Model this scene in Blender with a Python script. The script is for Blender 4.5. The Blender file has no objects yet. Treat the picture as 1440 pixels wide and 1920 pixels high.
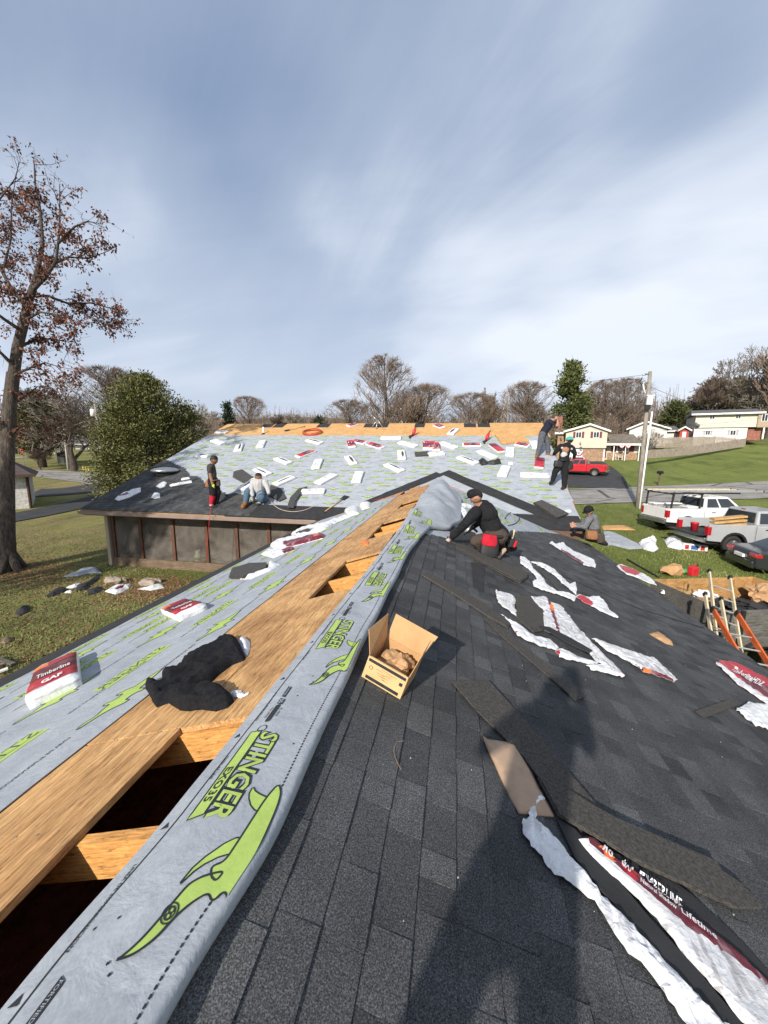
import bpy, bmesh, math, random
import numpy as np
from mathutils import Vector, Matrix, noise, geometry
R = math.radians
random.seed(7)
sc = bpy.context.scene
col = sc.collection

# ------------------------------------------------------------------ camera
H = 5.1                                   # lens height above the yard
YAW, PITCH, ROLL, FPX = R(10.3), R(9.3), R(0.5), 721.0
fw = Vector((-math.sin(YAW) * math.cos(PITCH), math.cos(YAW) * math.cos(PITCH), -math.sin(PITCH)))
rt = Vector((math.cos(YAW), math.sin(YAW), 0))
up = rt.cross(fw)
rt, up = rt * math.cos(ROLL) + up * math.sin(ROLL), up * math.cos(ROLL) - rt * math.sin(ROLL)
CAM = Vector((0, 0, H))
cd = bpy.data.cameras.new('camera'); cam = bpy.data.objects.new('camera', cd); col.objects.link(cam)
m3 = Matrix((rt, up, -fw)).transposed()
cam.matrix_world = Matrix.Translation(CAM) @ m3.to_4x4()
cd.sensor_fit = 'HORIZONTAL'; cd.sensor_width = 36; cd.lens = 36 * FPX / 1440
cd.clip_start = 0.05; cd.clip_end = 3000
sc.camera = cam

# ------------------------------------------------------------------ sky and sun
SUN_AZ, SUN_EL = 17.5, 28.5               # heading of the light measured from +Y to +X, and its height
w = bpy.data.worlds.new('World'); sc.world = w; w.use_nodes = True
nt = w.node_tree; nt.nodes.clear()
def N(t, typ, **kw):
    n = t.nodes.new(typ)
    for k, v in kw.items():
        if k.startswith('i_'): n.inputs[k[2:].replace('_', ' ')].default_value = v
        else: setattr(n, k, v)
    return n
def mathn(t, op, a, b=None, clamp=False):
    n = t.nodes.new('ShaderNodeMath'); n.operation = op; n.use_clamp = clamp
    for i, v in enumerate((a, b)):
        if v is None: continue
        if isinstance(v, (int, float)): n.inputs[i].default_value = v
        else: t.links.new(v, n.inputs[i])
    return n.outputs[0]
def ramp(t, fac, stops, interp='LINEAR'):
    n = t.nodes.new('ShaderNodeValToRGB'); n.color_ramp.interpolation = interp
    e = n.color_ramp.elements
    while len(e) < len(stops): e.new(0.5)
    for el, (p, c) in zip(e, stops):
        el.position = p; el.color = (*c, 1) if len(c) == 3 else c
    t.links.new(fac, n.inputs[0]); return n.outputs[0]
def mix(t, fac, a, b, mode='MIX'):
    n = t.nodes.new('ShaderNodeMix'); n.data_type = 'RGBA'; n.blend_type = mode
    for s, v in ((0, fac), (6, a), (7, b)):
        if isinstance(v, (int, float)): n.inputs[s].default_value = v
        elif isinstance(v, tuple): n.inputs[s].default_value = (*v, 1) if len(v) == 3 else v
        else: t.links.new(v, n.inputs[s])
    return n.outputs[2]
def noisen(t, vec, scale, detail=4, rough=0.55, dist=0.0):
    n = N(t, 'ShaderNodeTexNoise'); n.inputs['Scale'].default_value = scale
    n.inputs['Detail'].default_value = detail; n.inputs['Roughness'].default_value = rough
    n.inputs['Distortion'].default_value = dist
    if vec is not None: t.links.new(vec, n.inputs['Vector'])
    return n.outputs['Fac']
def mapn(t, vec, scale=(1, 1, 1), rot=(0, 0, 0), loc=(0, 0, 0)):
    n = N(t, 'ShaderNodeMapping'); n.inputs['Scale'].default_value = scale
    n.inputs['Rotation'].default_value = rot; n.inputs['Location'].default_value = loc
    t.links.new(vec, n.inputs[0]); return n.outputs[0]

sky = N(nt, 'ShaderNodeTexSky', sky_type='NISHITA', sun_disc=False)
sky.sun_elevation = R(SUN_EL); sky.sun_rotation = R(180 + SUN_AZ)
sky.air_density = 1.2; sky.dust_density = 1.0; sky.ozone_density = 1.5; sky.altitude = 200
gen = N(nt, 'ShaderNodeTexCoord').outputs['Generated']
sep = N(nt, 'ShaderNodeSeparateXYZ'); nt.links.new(gen, sep.inputs[0])
zz = mathn(nt, 'MAXIMUM', sep.outputs[2], 0.0)
den = mathn(nt, 'ADD', zz, 0.16)
cx = mathn(nt, 'DIVIDE', sep.outputs[0], den); cy = mathn(nt, 'DIVIDE', sep.outputs[1], den)
comb = N(nt, 'ShaderNodeCombineXYZ'); nt.links.new(cx, comb.inputs[0]); nt.links.new(cy, comb.inputs[1])
SKYOFF = (-9.0, 4.0, 0)
soft0 = noisen(nt, mapn(nt, comb.outputs[0], scale=(0.75, 0.75, 1), loc=SKYOFF), 0.55, 3, 0.5, 0.5)
dg_ = mapn(nt, mapn(nt, comb.outputs[0], rot=(0, 0, R(-52))), scale=(1.25, 0.45, 1), loc=(2.2, 0.7, 0))
n1 = noisen(nt, dg_, 1.1, 7, 0.6, 0.9)
n2 = noisen(nt, mapn(nt, comb.outputs[0], scale=(0.35, 1.5, 1), rot=(0, 0, R(6)), loc=(1.0, 4.0, 0)), 0.9, 5, 0.55, 0.4)
s1 = mathn(nt, 'ADD', mathn(nt, 'MULTIPLY', n1, 0.19), mathn(nt, 'MULTIPLY', n2, 0.18))
s1 = mathn(nt, 'ADD', s1, mathn(nt, 'MULTIPLY', soft0, 0.77))
cover = ramp(nt, s1, [(0.42, (0.80, 0.80, 0.80)), (0.56, (0.93,) * 3), (0.66, (0.98,) * 3)])
tone = ramp(nt, s1, [(0.42, (1.35, 1.75, 2.60)), (0.53, (2.20, 2.62, 3.40)), (0.60, (3.4, 3.78, 4.45)), (0.70, (4.7, 4.95, 5.35))])
hz = ramp(nt, zz, [(0.0, (1, 1, 1)), (0.16, (0.8,) * 3), (0.50, (0.0,) * 3)])
skyc = mix(nt, cover, sky.outputs[0], tone)
skyc = mix(nt, mathn(nt, 'MULTIPLY', hz, 0.55), skyc, (3.9, 4.3, 5.0))
bg = N(nt, 'ShaderNodeBackground'); bg.inputs['Strength'].default_value = 0.148
nt.links.new(skyc, bg.inputs[0])
out = N(nt, 'ShaderNodeOutputWorld'); nt.links.new(bg.outputs[0], out.inputs[0])

sl = bpy.data.lights.new('sun', 'SUN'); sl.energy = 4.6; sl.angle = R(0.9); sl.color = (1.0, 0.93, 0.83)
sun = bpy.data.objects.new('sun', sl); col.objects.link(sun)
sund = Vector((math.sin(R(SUN_AZ)) * math.cos(R(SUN_EL)), math.cos(R(SUN_AZ)) * math.cos(R(SUN_EL)), -math.sin(R(SUN_EL))))
sun.rotation_euler = sund.to_track_quat('-Z', 'Y').to_euler(); sun.location = (-20, -60, 40)
sc.view_settings.view_transform = 'Standard'; sc.view_settings.look = 'None'
sc.view_settings.exposure = 0.42; sc.view_settings.gamma = 1.0; sc.view_settings.use_curve_mapping = False
sc.render.engine = 'CYCLES'; sc.cycles.use_denoising = True
sc.cycles.max_bounces = 6; sc.cycles.transparent_max_bounces = 12

# ------------------------------------------------------------------ where a spot of the photograph lies in the place
def ray(x, y):
    return rt * ((x - 720) / FPX) - up * ((y - 960) / FPX) + fw
TN = 1 / 3.0; CS = math.cos(math.atan(TN)); SN = math.sin(math.atan(TN))
RX, RZ = -0.8, H - 1.2763                 # ridge line of the near wing
EL, ER = -5.25, 4.38                      # its eaves
MY, MZ, MS = 13.2, H - 2.57, 0.376        # front eave of the main roof and its slope
MC = 1 / math.hypot(1, MS); MN = MS * MC
MRY = 24.2; MRZ = MZ + MS * (MRY - MY)
MXL, MXR = -15.15, 4.75
def zR(x): return RZ - TN * (x - RX)
def zL(x): return RZ + TN * (x - RX)
def zM(y): return MZ + MS * (y - MY)
def RW(x, y, h=0.0):
    r = ray(x, y); k = (RZ + TN * RX - H + h) / (r.z + TN * r.x); return CAM + r * k
def LW(x, y, h=0.0):
    r = ray(x, y); k = (RZ - TN * RX - H + h) / (r.z - TN * r.x); return CAM + r * k
def MP(x, y, h=0.0):
    r = ray(x, y); k = (MZ - MS * MY - H + h) / (r.z - MS * r.y); return CAM + r * k
# plane frames: (origin, along, up the slope, normal)
FR = dict(R=(Vector((RX, 0, RZ)), Vector((0, 1, 0)), Vector((-CS, 0, SN)), Vector((SN, 0, CS)), RW),
          L=(Vector((RX, 0, RZ)), Vector((0, 1, 0)), Vector((CS, 0, SN)), Vector((-SN, 0, CS)), LW),
          M=(Vector((0, MY, MZ)), Vector((1, 0, 0)), Vector((0, MC, MN)), Vector((0, -MN, MC)), MP))
def uv(fr, px):
    o, a, b, n, f = FR[fr]; p = f(*px) - o; return Vector((p.dot(a), p.dot(b)))
def pt(fr, u, v, h=0.0):
    o, a, b, n, f = FR[fr]; return o + a * u + b * v + n * h
def fmat(fr, u, v, ang=0.0, h=0.0):
    o, a, b, n, f = FR[fr]
    c, s = math.cos(ang), math.sin(ang)
    x = a * c + b * s; y = n.cross(x)
    return Matrix((x, y, n)).transposed().to_4x4(), pt(fr, u, v, h)
def fmatw(fr, u, v, ang=0.0, h=0.0):
    m, p = fmat(fr, u, v, ang, h); return Matrix.Translation(p) @ m

# ------------------------------------------------------------------ terrain heights
_ctl = []
def _c(px, py, dep):
    p = CAM + ray(px, py) * dep; _ctl.append((p.x, p.y, p.z))
for x, y in [(-16, 4), (-17, 13), (-9, 14), (0, 0), (6, 4), (7.5, 9), (0, 22), (-14, 24), (-24, 6), (-8, -12), (8, -12), (30, -20), (-30, -20), (14, -2)]:
    _ctl.append((x, y, 0.0))
for a in [(1170, 1039, 17.8), (1270, 996, 21), (1195, 950, 28), (1195, 915, 36), (1120, 891, 45), (1060, 866, 55), (1395, 833, 62), (1440, 905, 35), (1270, 862, 52),
          (60, 950, 31), (130, 892, 52), (125, 866, 66), (150, 842, 110), (30, 855, 80)]: _c(*a)
_ctl += [(0, 60, 2.6), (-20, 60, 2.4), (0, 110, 4.5), (60, 130, 9), (-60, 130, 6), (0, 200, 6), (120, 120, 12), (-120, 120, 6), (140, 40, 7), (-140, 20, 3), (120, -60, 2), (-120, -80, 0), (0, -100, 0), (160, 230, 14), (-160, 230, 9)]
_P = np.array(_ctl)
def _tps(r2): return 0.5 * r2 * np.log(r2 + 1e-9)
_n = len(_P)
_K = _tps(((_P[:, None, :2] - _P[None, :, :2]) ** 2).sum(-1)) + np.eye(_n) * 40.0
_A = np.zeros((_n + 3, _n + 3)); _A[:_n, :_n] = _K; _A[:_n, _n] = 1; _A[:_n, _n + 1:] = _P[:, :2]; _A[_n, :_n] = 1; _A[_n + 1:, :_n] = _P[:, :2].T
_W = np.linalg.solve(_A, np.concatenate([_P[:, 2], [0, 0, 0]]))
def gz_arr(X, Y):
    Q = np.stack([X, Y], -1)
    k = _tps(((Q[:, None, :] - _P[None, :, :2]) ** 2).sum(-1))
    return k @ _W[:_n] + _W[_n] + Q @ _W[_n + 1:]
def gz(x, y): return float(gz_arr(np.array([float(x)]), np.array([float(y)]))[0])
_T = np.concatenate([np.arange(4, 60, 0.25), np.arange(60, 260, 1.0)])
def G(px, py, h=0.0):
    """first point of the terrain seen through a spot of the photograph"""
    r = ray(px, py)
    X = r.x * _T; Y = r.y * _T; Z = H + r.z * _T
    d = Z - gz_arr(X, Y) - h
    i = int(np.argmax(d < 0)) if (d < 0).any() else len(_T) - 1
    if i > 0:
        t = _T[i - 1] + (_T[i] - _T[i - 1]) * d[i - 1] / (d[i - 1] - d[i] + 1e-9)
    else: t = _T[i]
    return Vector((r.x * t, r.y * t, H + r.z * t))
def at_depth(px, dep, py=850):
    """ground point below a spot of the photograph at a known distance"""
    p = CAM + ray(px, py) * dep; p.z = gz(p.x, p.y); return p

# ------------------------------------------------------------------ mesh builder
class MB:
    def __init__(s): s.v = []; s.f = []; s.m = []; s.c = []
    def add(s, vs, fs, m=0, c=0.0):
        o = len(s.v); s.v += [tuple(v) for v in vs]
        s.f += [tuple(i + o for i in f) for f in fs]; s.m += [m] * len(fs); s.c += [c] * len(fs); return s
    def box(s, lo, hi, m=0, mat=None, c=0.0):
        x0, y0, z0 = lo; x1, y1, z1 = hi
        vs = [Vector(p) for p in ((x0, y0, z0), (x1, y0, z0), (x1, y1, z0), (x0, y1, z0), (x0, y0, z1), (x1, y0, z1), (x1, y1, z1), (x0, y1, z1))]
        if mat is not None: vs = [mat @ v for v in vs]
        return s.add(vs, [(3, 2, 1, 0), (4, 5, 6, 7), (0, 1, 5, 4), (1, 2, 6, 5), (2, 3, 7, 6), (3, 0, 4, 7)], m, c)
    def beam(s, a, b, w, h, upv=(0, 0, 1), m=0):
        a = Vector(a); b = Vector(b); d = (b - a); L = d.length; d.normalize()
        x = d.cross(Vector(upv)).normalized(); z = x.cross(d)
        M = Matrix((x, d, z)).transposed().to_4x4(); M.translation = a
        return s.box((-w / 2, 0, -h / 2), (w / 2, L, h / 2), m, M)
    def tube(s, pts, rad, n=8, m=0, cap=True):
        pts = [Vector(p) for p in pts]
        if isinstance(rad, (int, float)): rad = [rad] * len(pts)
        vs = []; px = None
        for i, p in enumerate(pts):
            d = (pts[min(i + 1, len(pts) - 1)] - pts[max(i - 1, 0)])
            if d.length < 1e-9: d = Vector((0, 0, 1))
            d.normalize()
            if px is None:
                px = d.orthogonal().normalized()
            else:
                px = px - d * px.dot(d)
                px = px.normalized() if px.length > 1e-6 else d.orthogonal().normalized()
            py = d.cross(px)
            for k in range(n):
                a = 2 * math.pi * k / n; vs.append(p + (px * math.cos(a) + py * math.sin(a)) * rad[i])
        fs = []
        for i in range(len(pts) - 1):
            for k in range(n):
                k2 = (k + 1) % n; fs.append((i * n + k, i * n + k2, (i + 1) * n + k2, (i + 1) * n + k))
        if cap: fs += [tuple(reversed(range(n))), tuple(range((len(pts) - 1) * n, len(pts) * n))]
        return s.add(vs, fs, m)
    def lathe(s, prof, n=20, m=0, mat=None, cap=True):
        vs = []
        for r, z in prof:
            for k in range(n):
                a = 2 * math.pi * k / n; v = Vector((r * math.cos(a), r * math.sin(a), z)); vs.append(mat @ v if mat is not None else v)
        fs = []
        for i in range(len(prof) - 1):
            for k in range(n):
                k2 = (k + 1) % n; fs.append((i * n + k, i * n + k2, (i + 1) * n + k2, (i + 1) * n + k))
        if cap: fs += [tuple(reversed(range(n))), tuple(range((len(prof) - 1) * n, len(prof) * n))]
        return s.add(vs, fs, m)
    def prism(s, poly, a, b, m=0, mat=None):
        """polygon in the local xz plane pushed along local y from a to b"""
        n = len(poly); vs = [Vector((p[0], a, p[1])) for p in poly] + [Vector((p[0], b, p[1])) for p in poly]
        if mat is not None: vs = [mat @ v for v in vs]
        fs = [tuple(range(n)), tuple(reversed(range(n, 2 * n)))] + [(i, i + n, (i + 1) % n + n, (i + 1) % n) for i in range(n)]
        return s.add(vs, fs, m)
    def mesh(s, name, mats, smooth=False):
        me = bpy.data.meshes.new(name); me.from_pydata(s.v, [], s.f)
        if not isinstance(mats, (list, tuple)): mats = [mats]
        for k in mats: me.materials.append(k)
        if len(mats) > 1: me.polygons.foreach_set('material_index', s.m)
        if any(s.c):
            at = me.attributes.new('tone', 'FLOAT', 'FACE'); at.data.foreach_set('value', s.c)
        if smooth: me.polygons.foreach_set('use_smooth', [True] * len(s.f))
        me.update(); return me
    def build(s, name, mats, parent=None, smooth=False, fixn=True, bevel=0.0):
        me = s.mesh(name, mats, smooth)
        if fixn or bevel:
            bm = bmesh.new(); bm.from_mesh(me)
            if fixn: bmesh.ops.recalc_face_normals(bm, faces=bm.faces)
            bm.to_mesh(me); bm.free()
        o = bpy.data.objects.new(name, me); col.objects.link(o)
        if parent: o.parent = parent
        if bevel:
            b = o.modifiers.new('bevel', 'BEVEL'); b.width = bevel; b.segments = 2; b.limit_method = 'ANGLE'; b.angle_limit = R(35)
        return o
def tag(o, label=None, cat=None, group=None, kind=None):
    if label: o['label'] = label
    if cat: o['category'] = cat
    if group: o['group'] = group
    if kind: o['kind'] = kind
    return o
def thing(name, label, cat, loc=(0, 0, 0), rz=0.0, group=None, mw=None):
    o = bpy.data.objects.new(name, None); col.objects.link(o); o.empty_display_size = 0.1
    if mw is not None: o.matrix_world = mw
    else: o.location = loc; o.rotation_euler = (0, 0, rz)
    return tag(o, label, cat, group)
def copy_tree(o, parent=None):
    c = o.copy(); col.objects.link(c); c.parent = parent
    for ch in o.children: copy_tree(ch, c)
    return c

# ------------------------------------------------------------------ materials
def newmat(name):
    m = bpy.data.materials.new(name); m.use_nodes = True
    t = m.node_tree; b = t.nodes['Principled BSDF']; return m, t, b
def objco(t, kind='Object'): return N(t, 'ShaderNodeTexCoord').outputs[kind]
def setbump(t, b, hgt, strength, dist=0.01):
    n = N(t, 'ShaderNodeBump'); n.inputs['Strength'].default_value = strength; n.inputs['Distance'].default_value = dist
    t.links.new(hgt, n.inputs['Height']); t.links.new(n.outputs[0], b.inputs['Normal'])
def M(name, c, rough=0.7, var=0.18, vs=6.0, bump=0.15, bs=60.0, metal=0.0, spec=0.4, c2=None, bd=0.01, stretch=(1, 1, 1)):
    m, t, b = newmat(name)
    co = objco(t)
    if stretch != (1, 1, 1): co = mapn(t, co, scale=stretch)
    f = noisen(t, co, vs, 5, 0.6)
    lo = tuple(max(0, x * (1 - var)) for x in c); hi = tuple(min(1, x * (1 + var)) for x in (c2 or c))
    if c2: lo = c
    t.links.new(ramp(t, f, [(0.3, lo), (0.7, hi)]), b.inputs['Base Color'])
    b.inputs['Roughness'].default_value = rough; b.inputs['Metallic'].default_value = metal
    b.inputs['Specular IOR Level'].default_value = spec
    if bump: setbump(t, b, noisen(t, co, bs, 4, 0.6), bump, bd)
    return m
# ------------------------------------------------------------------ material set
def mat_shingle():
    m, t, b = newmat('shingle_granules')
    a = N(t, 'ShaderNodeAttribute', attribute_name='tone')
    co = objco(t)
    base = ramp(t, a.outputs['Fac'], [(0.0, (0.030, 0.031, 0.033)), (0.5, (0.062, 0.064, 0.066)), (1.0, (0.105, 0.106, 0.106))])
    sp = noisen(t, co, 210, 2, 0.7)
    sp2 = noisen(t, co, 2.3, 3, 0.5)
    f = ramp(t, sp, [(0.30, (0.25,) * 3), (0.5, (0.85,) * 3), (0.72, (2.3,) * 3)])
    c = mix(t, 1.0, base, f, 'MULTIPLY')
    c = mix(t, 1.0, c, ramp(t, sp2, [(0.3, (0.72,) * 3), (0.7, (1.3,) * 3)]), 'MULTIPLY')
    t.links.new(c, b.inputs['Base Color']); b.inputs['Roughness'].default_value = 0.92; b.inputs['Specular IOR Level'].default_value = 0.25
    setbump(t, b, sp, 0.5, 0.003); return m
def mat_wood(name, dark, mid, light, along='Y', gs=1.0, blot=0.5, rough=0.75):
    """strand board or timber: grain drawn out along one axis with knots and weathering"""
    m, t, b = newmat(name); co = objco(t)
    sc_ = {'Y': (22 * gs, 1.6 * gs, 22 * gs), 'X': (1.6 * gs, 22 * gs, 22 * gs), 'Z': (22 * gs, 22 * gs, 1.6 * gs)}[along]
    g = noisen(t, mapn(t, co, scale=sc_), 1.0, 7, 0.68, 0.6)
    g2 = noisen(t, mapn(t, co, scale=tuple(3.2 * s for s in sc_)), 1.0, 3, 0.7, 0.3)
    bl = noisen(t, co, 2.2, 4, 0.6, 0.4)
    c = ramp(t, g, [(0.28, dark), (0.46, mid), (0.68, light)])
    c = mix(t, 0.45, c, ramp(t, g2, [(0.35, tuple(x * 0.55 for x in mid)), (0.62, tuple(min(1, x * 1.35) for x in mid))]))
    g3 = noisen(t, mapn(t, co, scale=tuple((2.6 if q_ > 5 else 5.0) * q_ for q_ in sc_)), 1.0, 5, 0.8, 0.5)
    c = mix(t, 0.8, c, ramp(t, g3, [(0.36, (0.26, 0.19, 0.14)), (0.43, (0.80, 0.76, 0.7)), (0.55, (1.0,) * 3), (0.66, (1.45, 1.42, 1.35))]), 'MULTIPLY')
    c = mix(t, blot, c, ramp(t, bl, [(0.33, (0.55, 0.45, 0.38)), (0.6, (1.12, 1.08, 1.0))]), 'MULTIPLY')
    t.links.new(c, b.inputs['Base Color']); b.inputs['Roughness'].default_value = rough; b.inputs['Specular IOR Level'].default_value = 0.3
    setbump(t, b, g2, 0.5, 0.004); return m
def mat_grass():
    m, t, b = newmat('lawn'); co = objco(t)
    big = noisen(t, co, 0.10, 4, 0.6); med = noisen(t, mapn(t, co, scale=(0.6, 1.3, 1)), 0.8, 5, 0.65); fine = noisen(t, co, 14, 5, 0.75)
    green = ramp(t, fine, [(0.3, (0.062, 0.085, 0.018)), (0.52, (0.155, 0.185, 0.046)), (0.75, (0.27, 0.28, 0.10))])
    dry = ramp(t, fine, [(0.3, (0.10, 0.080, 0.034)), (0.52, (0.24, 0.195, 0.09)), (0.75, (0.38, 0.31, 0.155))])
    sx = N(t, 'ShaderNodeSeparateXYZ'); t.links.new(co, sx.inputs[0])
    lf = mathn(t, 'MULTIPLY', sx.outputs[0], -0.006)
    f = mathn(t, 'ADD', mathn(t, 'ADD', mathn(t, 'MULTIPLY', big, 0.6), mathn(t, 'MULTIPLY', med, 0.75)), mathn(t, 'MINIMUM', mathn(t, 'MAXIMUM', lf, -0.18), 0.12))
    c = mix(t, ramp(t, f, [(0.64, (0, 0, 0)), (0.90, (0.95,) * 3)]), green, dry)
    c = mix(t, 1.0, c, ramp(t, noisen(t, mapn(t, co, scale=(1, 0.35, 1)), 0.45, 6, 0.7, 0.6), [(0.32, (0.62, 0.64, 0.6)), (0.5, (1.0,) * 3), (0.68, (1.28, 1.25, 1.2))]), 'MULTIPLY')
    t.links.new(c, b.inputs['Base Color']); b.inputs['Roughness'].default_value = 0.95; b.inputs['Specular IOR Level'].default_value = 0.15
    setbump(t, b, fine, 0.9, 0.08); return m
def mat_asphalt(name, c, crack=True):
    m, t, b = newmat(name); co = objco(t)
    f = noisen(t, co, 1.1, 5, 0.65); fine = noisen(t, co, 60, 3, 0.7)
    cc = ramp(t, f, [(0.3, tuple(x * 0.72 for x in c)), (0.7, tuple(x * 1.2 for x in c))])
    cc = mix(t, 0.3, cc, ramp(t, fine, [(0.3, (0.4,) * 3), (0.7, (1.5,) * 3)]), 'MULTIPLY')
    if crack:
        v = N(t, 'ShaderNodeTexVoronoi', feature='DISTANCE_TO_EDGE'); v.inputs['Scale'].default_value = 0.22
        t.links.new(mapn(t, co, scale=(0.6, 1.4, 1)), v.inputs['Vector'])
        k = ramp(t, v.outputs['Distance'], [(0.0, (0.25,) * 3), (0.012, (0.4,) * 3), (0.02, (1,) * 3)])
        cc = mix(t, 1.0, cc, k, 'MULTIPLY')
    t.links.new(cc, b.inputs['Base Color']); b.inputs['Roughness'].default_value = 0.9; b.inputs['Specular IOR Level'].default_value = 0.25
    setbump(t, b, fine, 0.3, 0.01); return m
def mat_print_plastic(name, base, ink, amount=0.35, scale=26, rough=0.33, spec=0.5):
    """thin wrapper film with rows of small illegible print"""
    m, t, b = newmat(name); co = objco(t)
    rows = noisen(t, mapn(t, co, scale=(scale, scale * 0.22, scale)), 1.0, 2, 0.6)
    blk = noisen(t, co, 4.0, 2, 0.5)
    k = mathn(t, 'MULTIPLY', ramp(t, rows, [(0.52, (0, 0, 0)), (0.58, (1, 1, 1))]), ramp(t, blk, [(0.46, (0, 0, 0)), (0.54, (1, 1, 1))]))
    dirt = ramp(t, noisen(t, co, 9, 5, 0.7), [(0.3, (0.80, 0.78, 0.76)), (0.6, (1, 1, 1))])
    c = mix(t, mathn(t, 'MULTIPLY', k, amount), mix(t, 1.0, base, dirt, 'MULTIPLY'), ink)
    t.links.new(c, b.inputs['Base Color']); b.inputs['Roughness'].default_value = rough; b.inputs['Specular IOR Level'].default_value = spec
    setbump(t, b, noisen(t, co, 32, 4, 0.6, 0.8), 0.55, 0.012); return m
def mat_under():
    m, t, b = newmat('synthetic_underlayment'); co = objco(t)
    f = noisen(t, co, 3.2, 5, 0.6, 0.5); fine = noisen(t, co, 90, 3, 0.7); sc2 = noisen(t, co, 14, 5, 0.7, 1.0)
    c = ramp(t, f, [(0.3, (0.29, 0.315, 0.345)), (0.5, (0.345, 0.370, 0.400)), (0.7, (0.40, 0.42, 0.445))])
    c = mix(t, 0.5, c, ramp(t, sc2, [(0.34, (0.82,) * 3), (0.6, (1.0,) * 3), (0.72, (1.2,) * 3)]), 'MULTIPLY')
    c = mix(t, 0.35, c, ramp(t, fine, [(0.3, (0.75,) * 3), (0.7, (1.2,) * 3)]), 'MULTIPLY')
    t.links.new(c, b.inputs['Base Color']); b.inputs['Roughness'].default_value = 0.62; b.inputs['Specular IOR Level'].default_value = 0.35
    setbump(t, b, noisen(t, co, 7, 5, 0.6, 0.6), 0.35, 0.03); return m
def mat_brick(name, c1, c2, mortar, sx=4.2):
    m, t, b = newmat(name); co = objco(t, 'Object')
    v = N(t, 'ShaderNodeTexBrick'); v.inputs['Scale'].default_value = sx; v.inputs['Color1'].default_value = (*c1, 1); v.inputs['Color2'].default_value = (*c2, 1); v.inputs['Mortar'].default_value = (*mortar, 1)
    v.inputs['Mortar Size'].default_value = 0.012
    s = N(t, 'ShaderNodeSeparateXYZ'); t.links.new(co, s.inputs[0]); k = N(t, 'ShaderNodeCombineXYZ')
    t.links.new(mathn(t, 'ADD', s.outputs[0], s.outputs[1]), k.inputs[0]); t.links.new(s.outputs[2], k.inputs[1]); t.links.new(k.outputs[0], v.inputs['Vector'])
    f = noisen(t, co, 5, 4, 0.7)
    t.links.new(mix(t, 1.0, v.outputs['Color'], ramp(t, f, [(0.3, (0.6,) * 3), (0.7, (1.35,) * 3)]), 'MULTIPLY'), b.inputs['Base Color'])
    b.inputs['Roughness'].default_value = 0.9; return m
def mat_siding(name, c, pitch=0.2):
    m, t, b = newmat(name); co = objco(t); s = N(t, 'ShaderNodeSeparateXYZ'); t.links.new(co, s.inputs[0])
    k = mathn(t, 'FRACT', mathn(t, 'DIVIDE', s.outputs[2], pitch))
    lines = ramp(t, k, [(0.0, (0.62,) * 3), (0.08, (0.95,) * 3), (1.0, (1.0,) * 3)])
    f = noisen(t, co, 0.8, 4, 0.6)
    c_ = mix(t, 1.0, ramp(t, f, [(0.3, tuple(x * 0.9 for x in c)), (0.7, c)]), lines, 'MULTIPLY')
    t.links.new(c_, b.inputs['Base Color']); b.inputs['Roughness'].default_value = 0.6
    setbump(t, b, k, 0.5, 0.02); return m
def mat_paint(name, c, rough=0.28, coat=0.5, dirt=0.12):
    m, t, b = newmat(name); co = objco(t); f = noisen(t, co, 2.5, 6, 0.65)
    t.links.new(ramp(t, f, [(0.3, tuple(x * (1 - dirt) for x in c)), (0.65, c)]), b.inputs['Base Color'])
    b.inputs['Roughness'].default_value = rough; b.inputs['Coat Weight'].default_value = coat; b.inputs['Coat Roughness'].default_value = 0.12
    return m
def mat_glass(name, c=(0.02, 0.025, 0.03)):
    m, t, b = newmat(name); co = objco(t)
    t.links.new(ramp(t, noisen(t, co, 1.5, 3), [(0.3, c), (0.7, tuple(x * 1.8 for x in c))]), b.inputs['Base Color'])
    b.inputs['Roughness'].default_value = 0.06; b.inputs['Specular IOR Level'].default_value = 0.6; return m
def mat_screen():
    m, t, b = newmat('insect_screen'); co = objco(t)
    b.inputs['Roughness'].default_value = 0.8
    f = noisen(t, co, 1.3, 4, 0.6, 0.4)
    t.links.new(ramp(t, f, [(0.3, (0.10, 0.085, 0.07)), (0.7, (0.24, 0.21, 0.18))]), b.inputs['Base Color'])
    tr = N(t, 'ShaderNodeBsdfTransparent'); ms = N(t, 'ShaderNodeMixShader')
    t.links.new(ramp(t, f, [(0.25, (0.28,) * 3), (0.75, (0.52,) * 3)]), ms.inputs[0]); t.links.new(tr.outputs[0], ms.inputs[1]); t.links.new(b.outputs[0], ms.inputs[2])
    t.links.new(ms.outputs[0], t.nodes['Material Output'].inputs[0]); return m
def mat_leaf(name, c1, c2, rough=0.6, sub=0.0):
    m, t, b = newmat(name); a = N(t, 'ShaderNodeAttribute', attribute_name='tone')
    t.links.new(ramp(t, a.outputs['Fac'], [(0.0, c1), (1.0, c2)]), b.inputs['Base Color']); b.inputs['Roughness'].default_value = rough
    b.inputs['Specular IOR Level'].default_value = 0.25; return m

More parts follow.
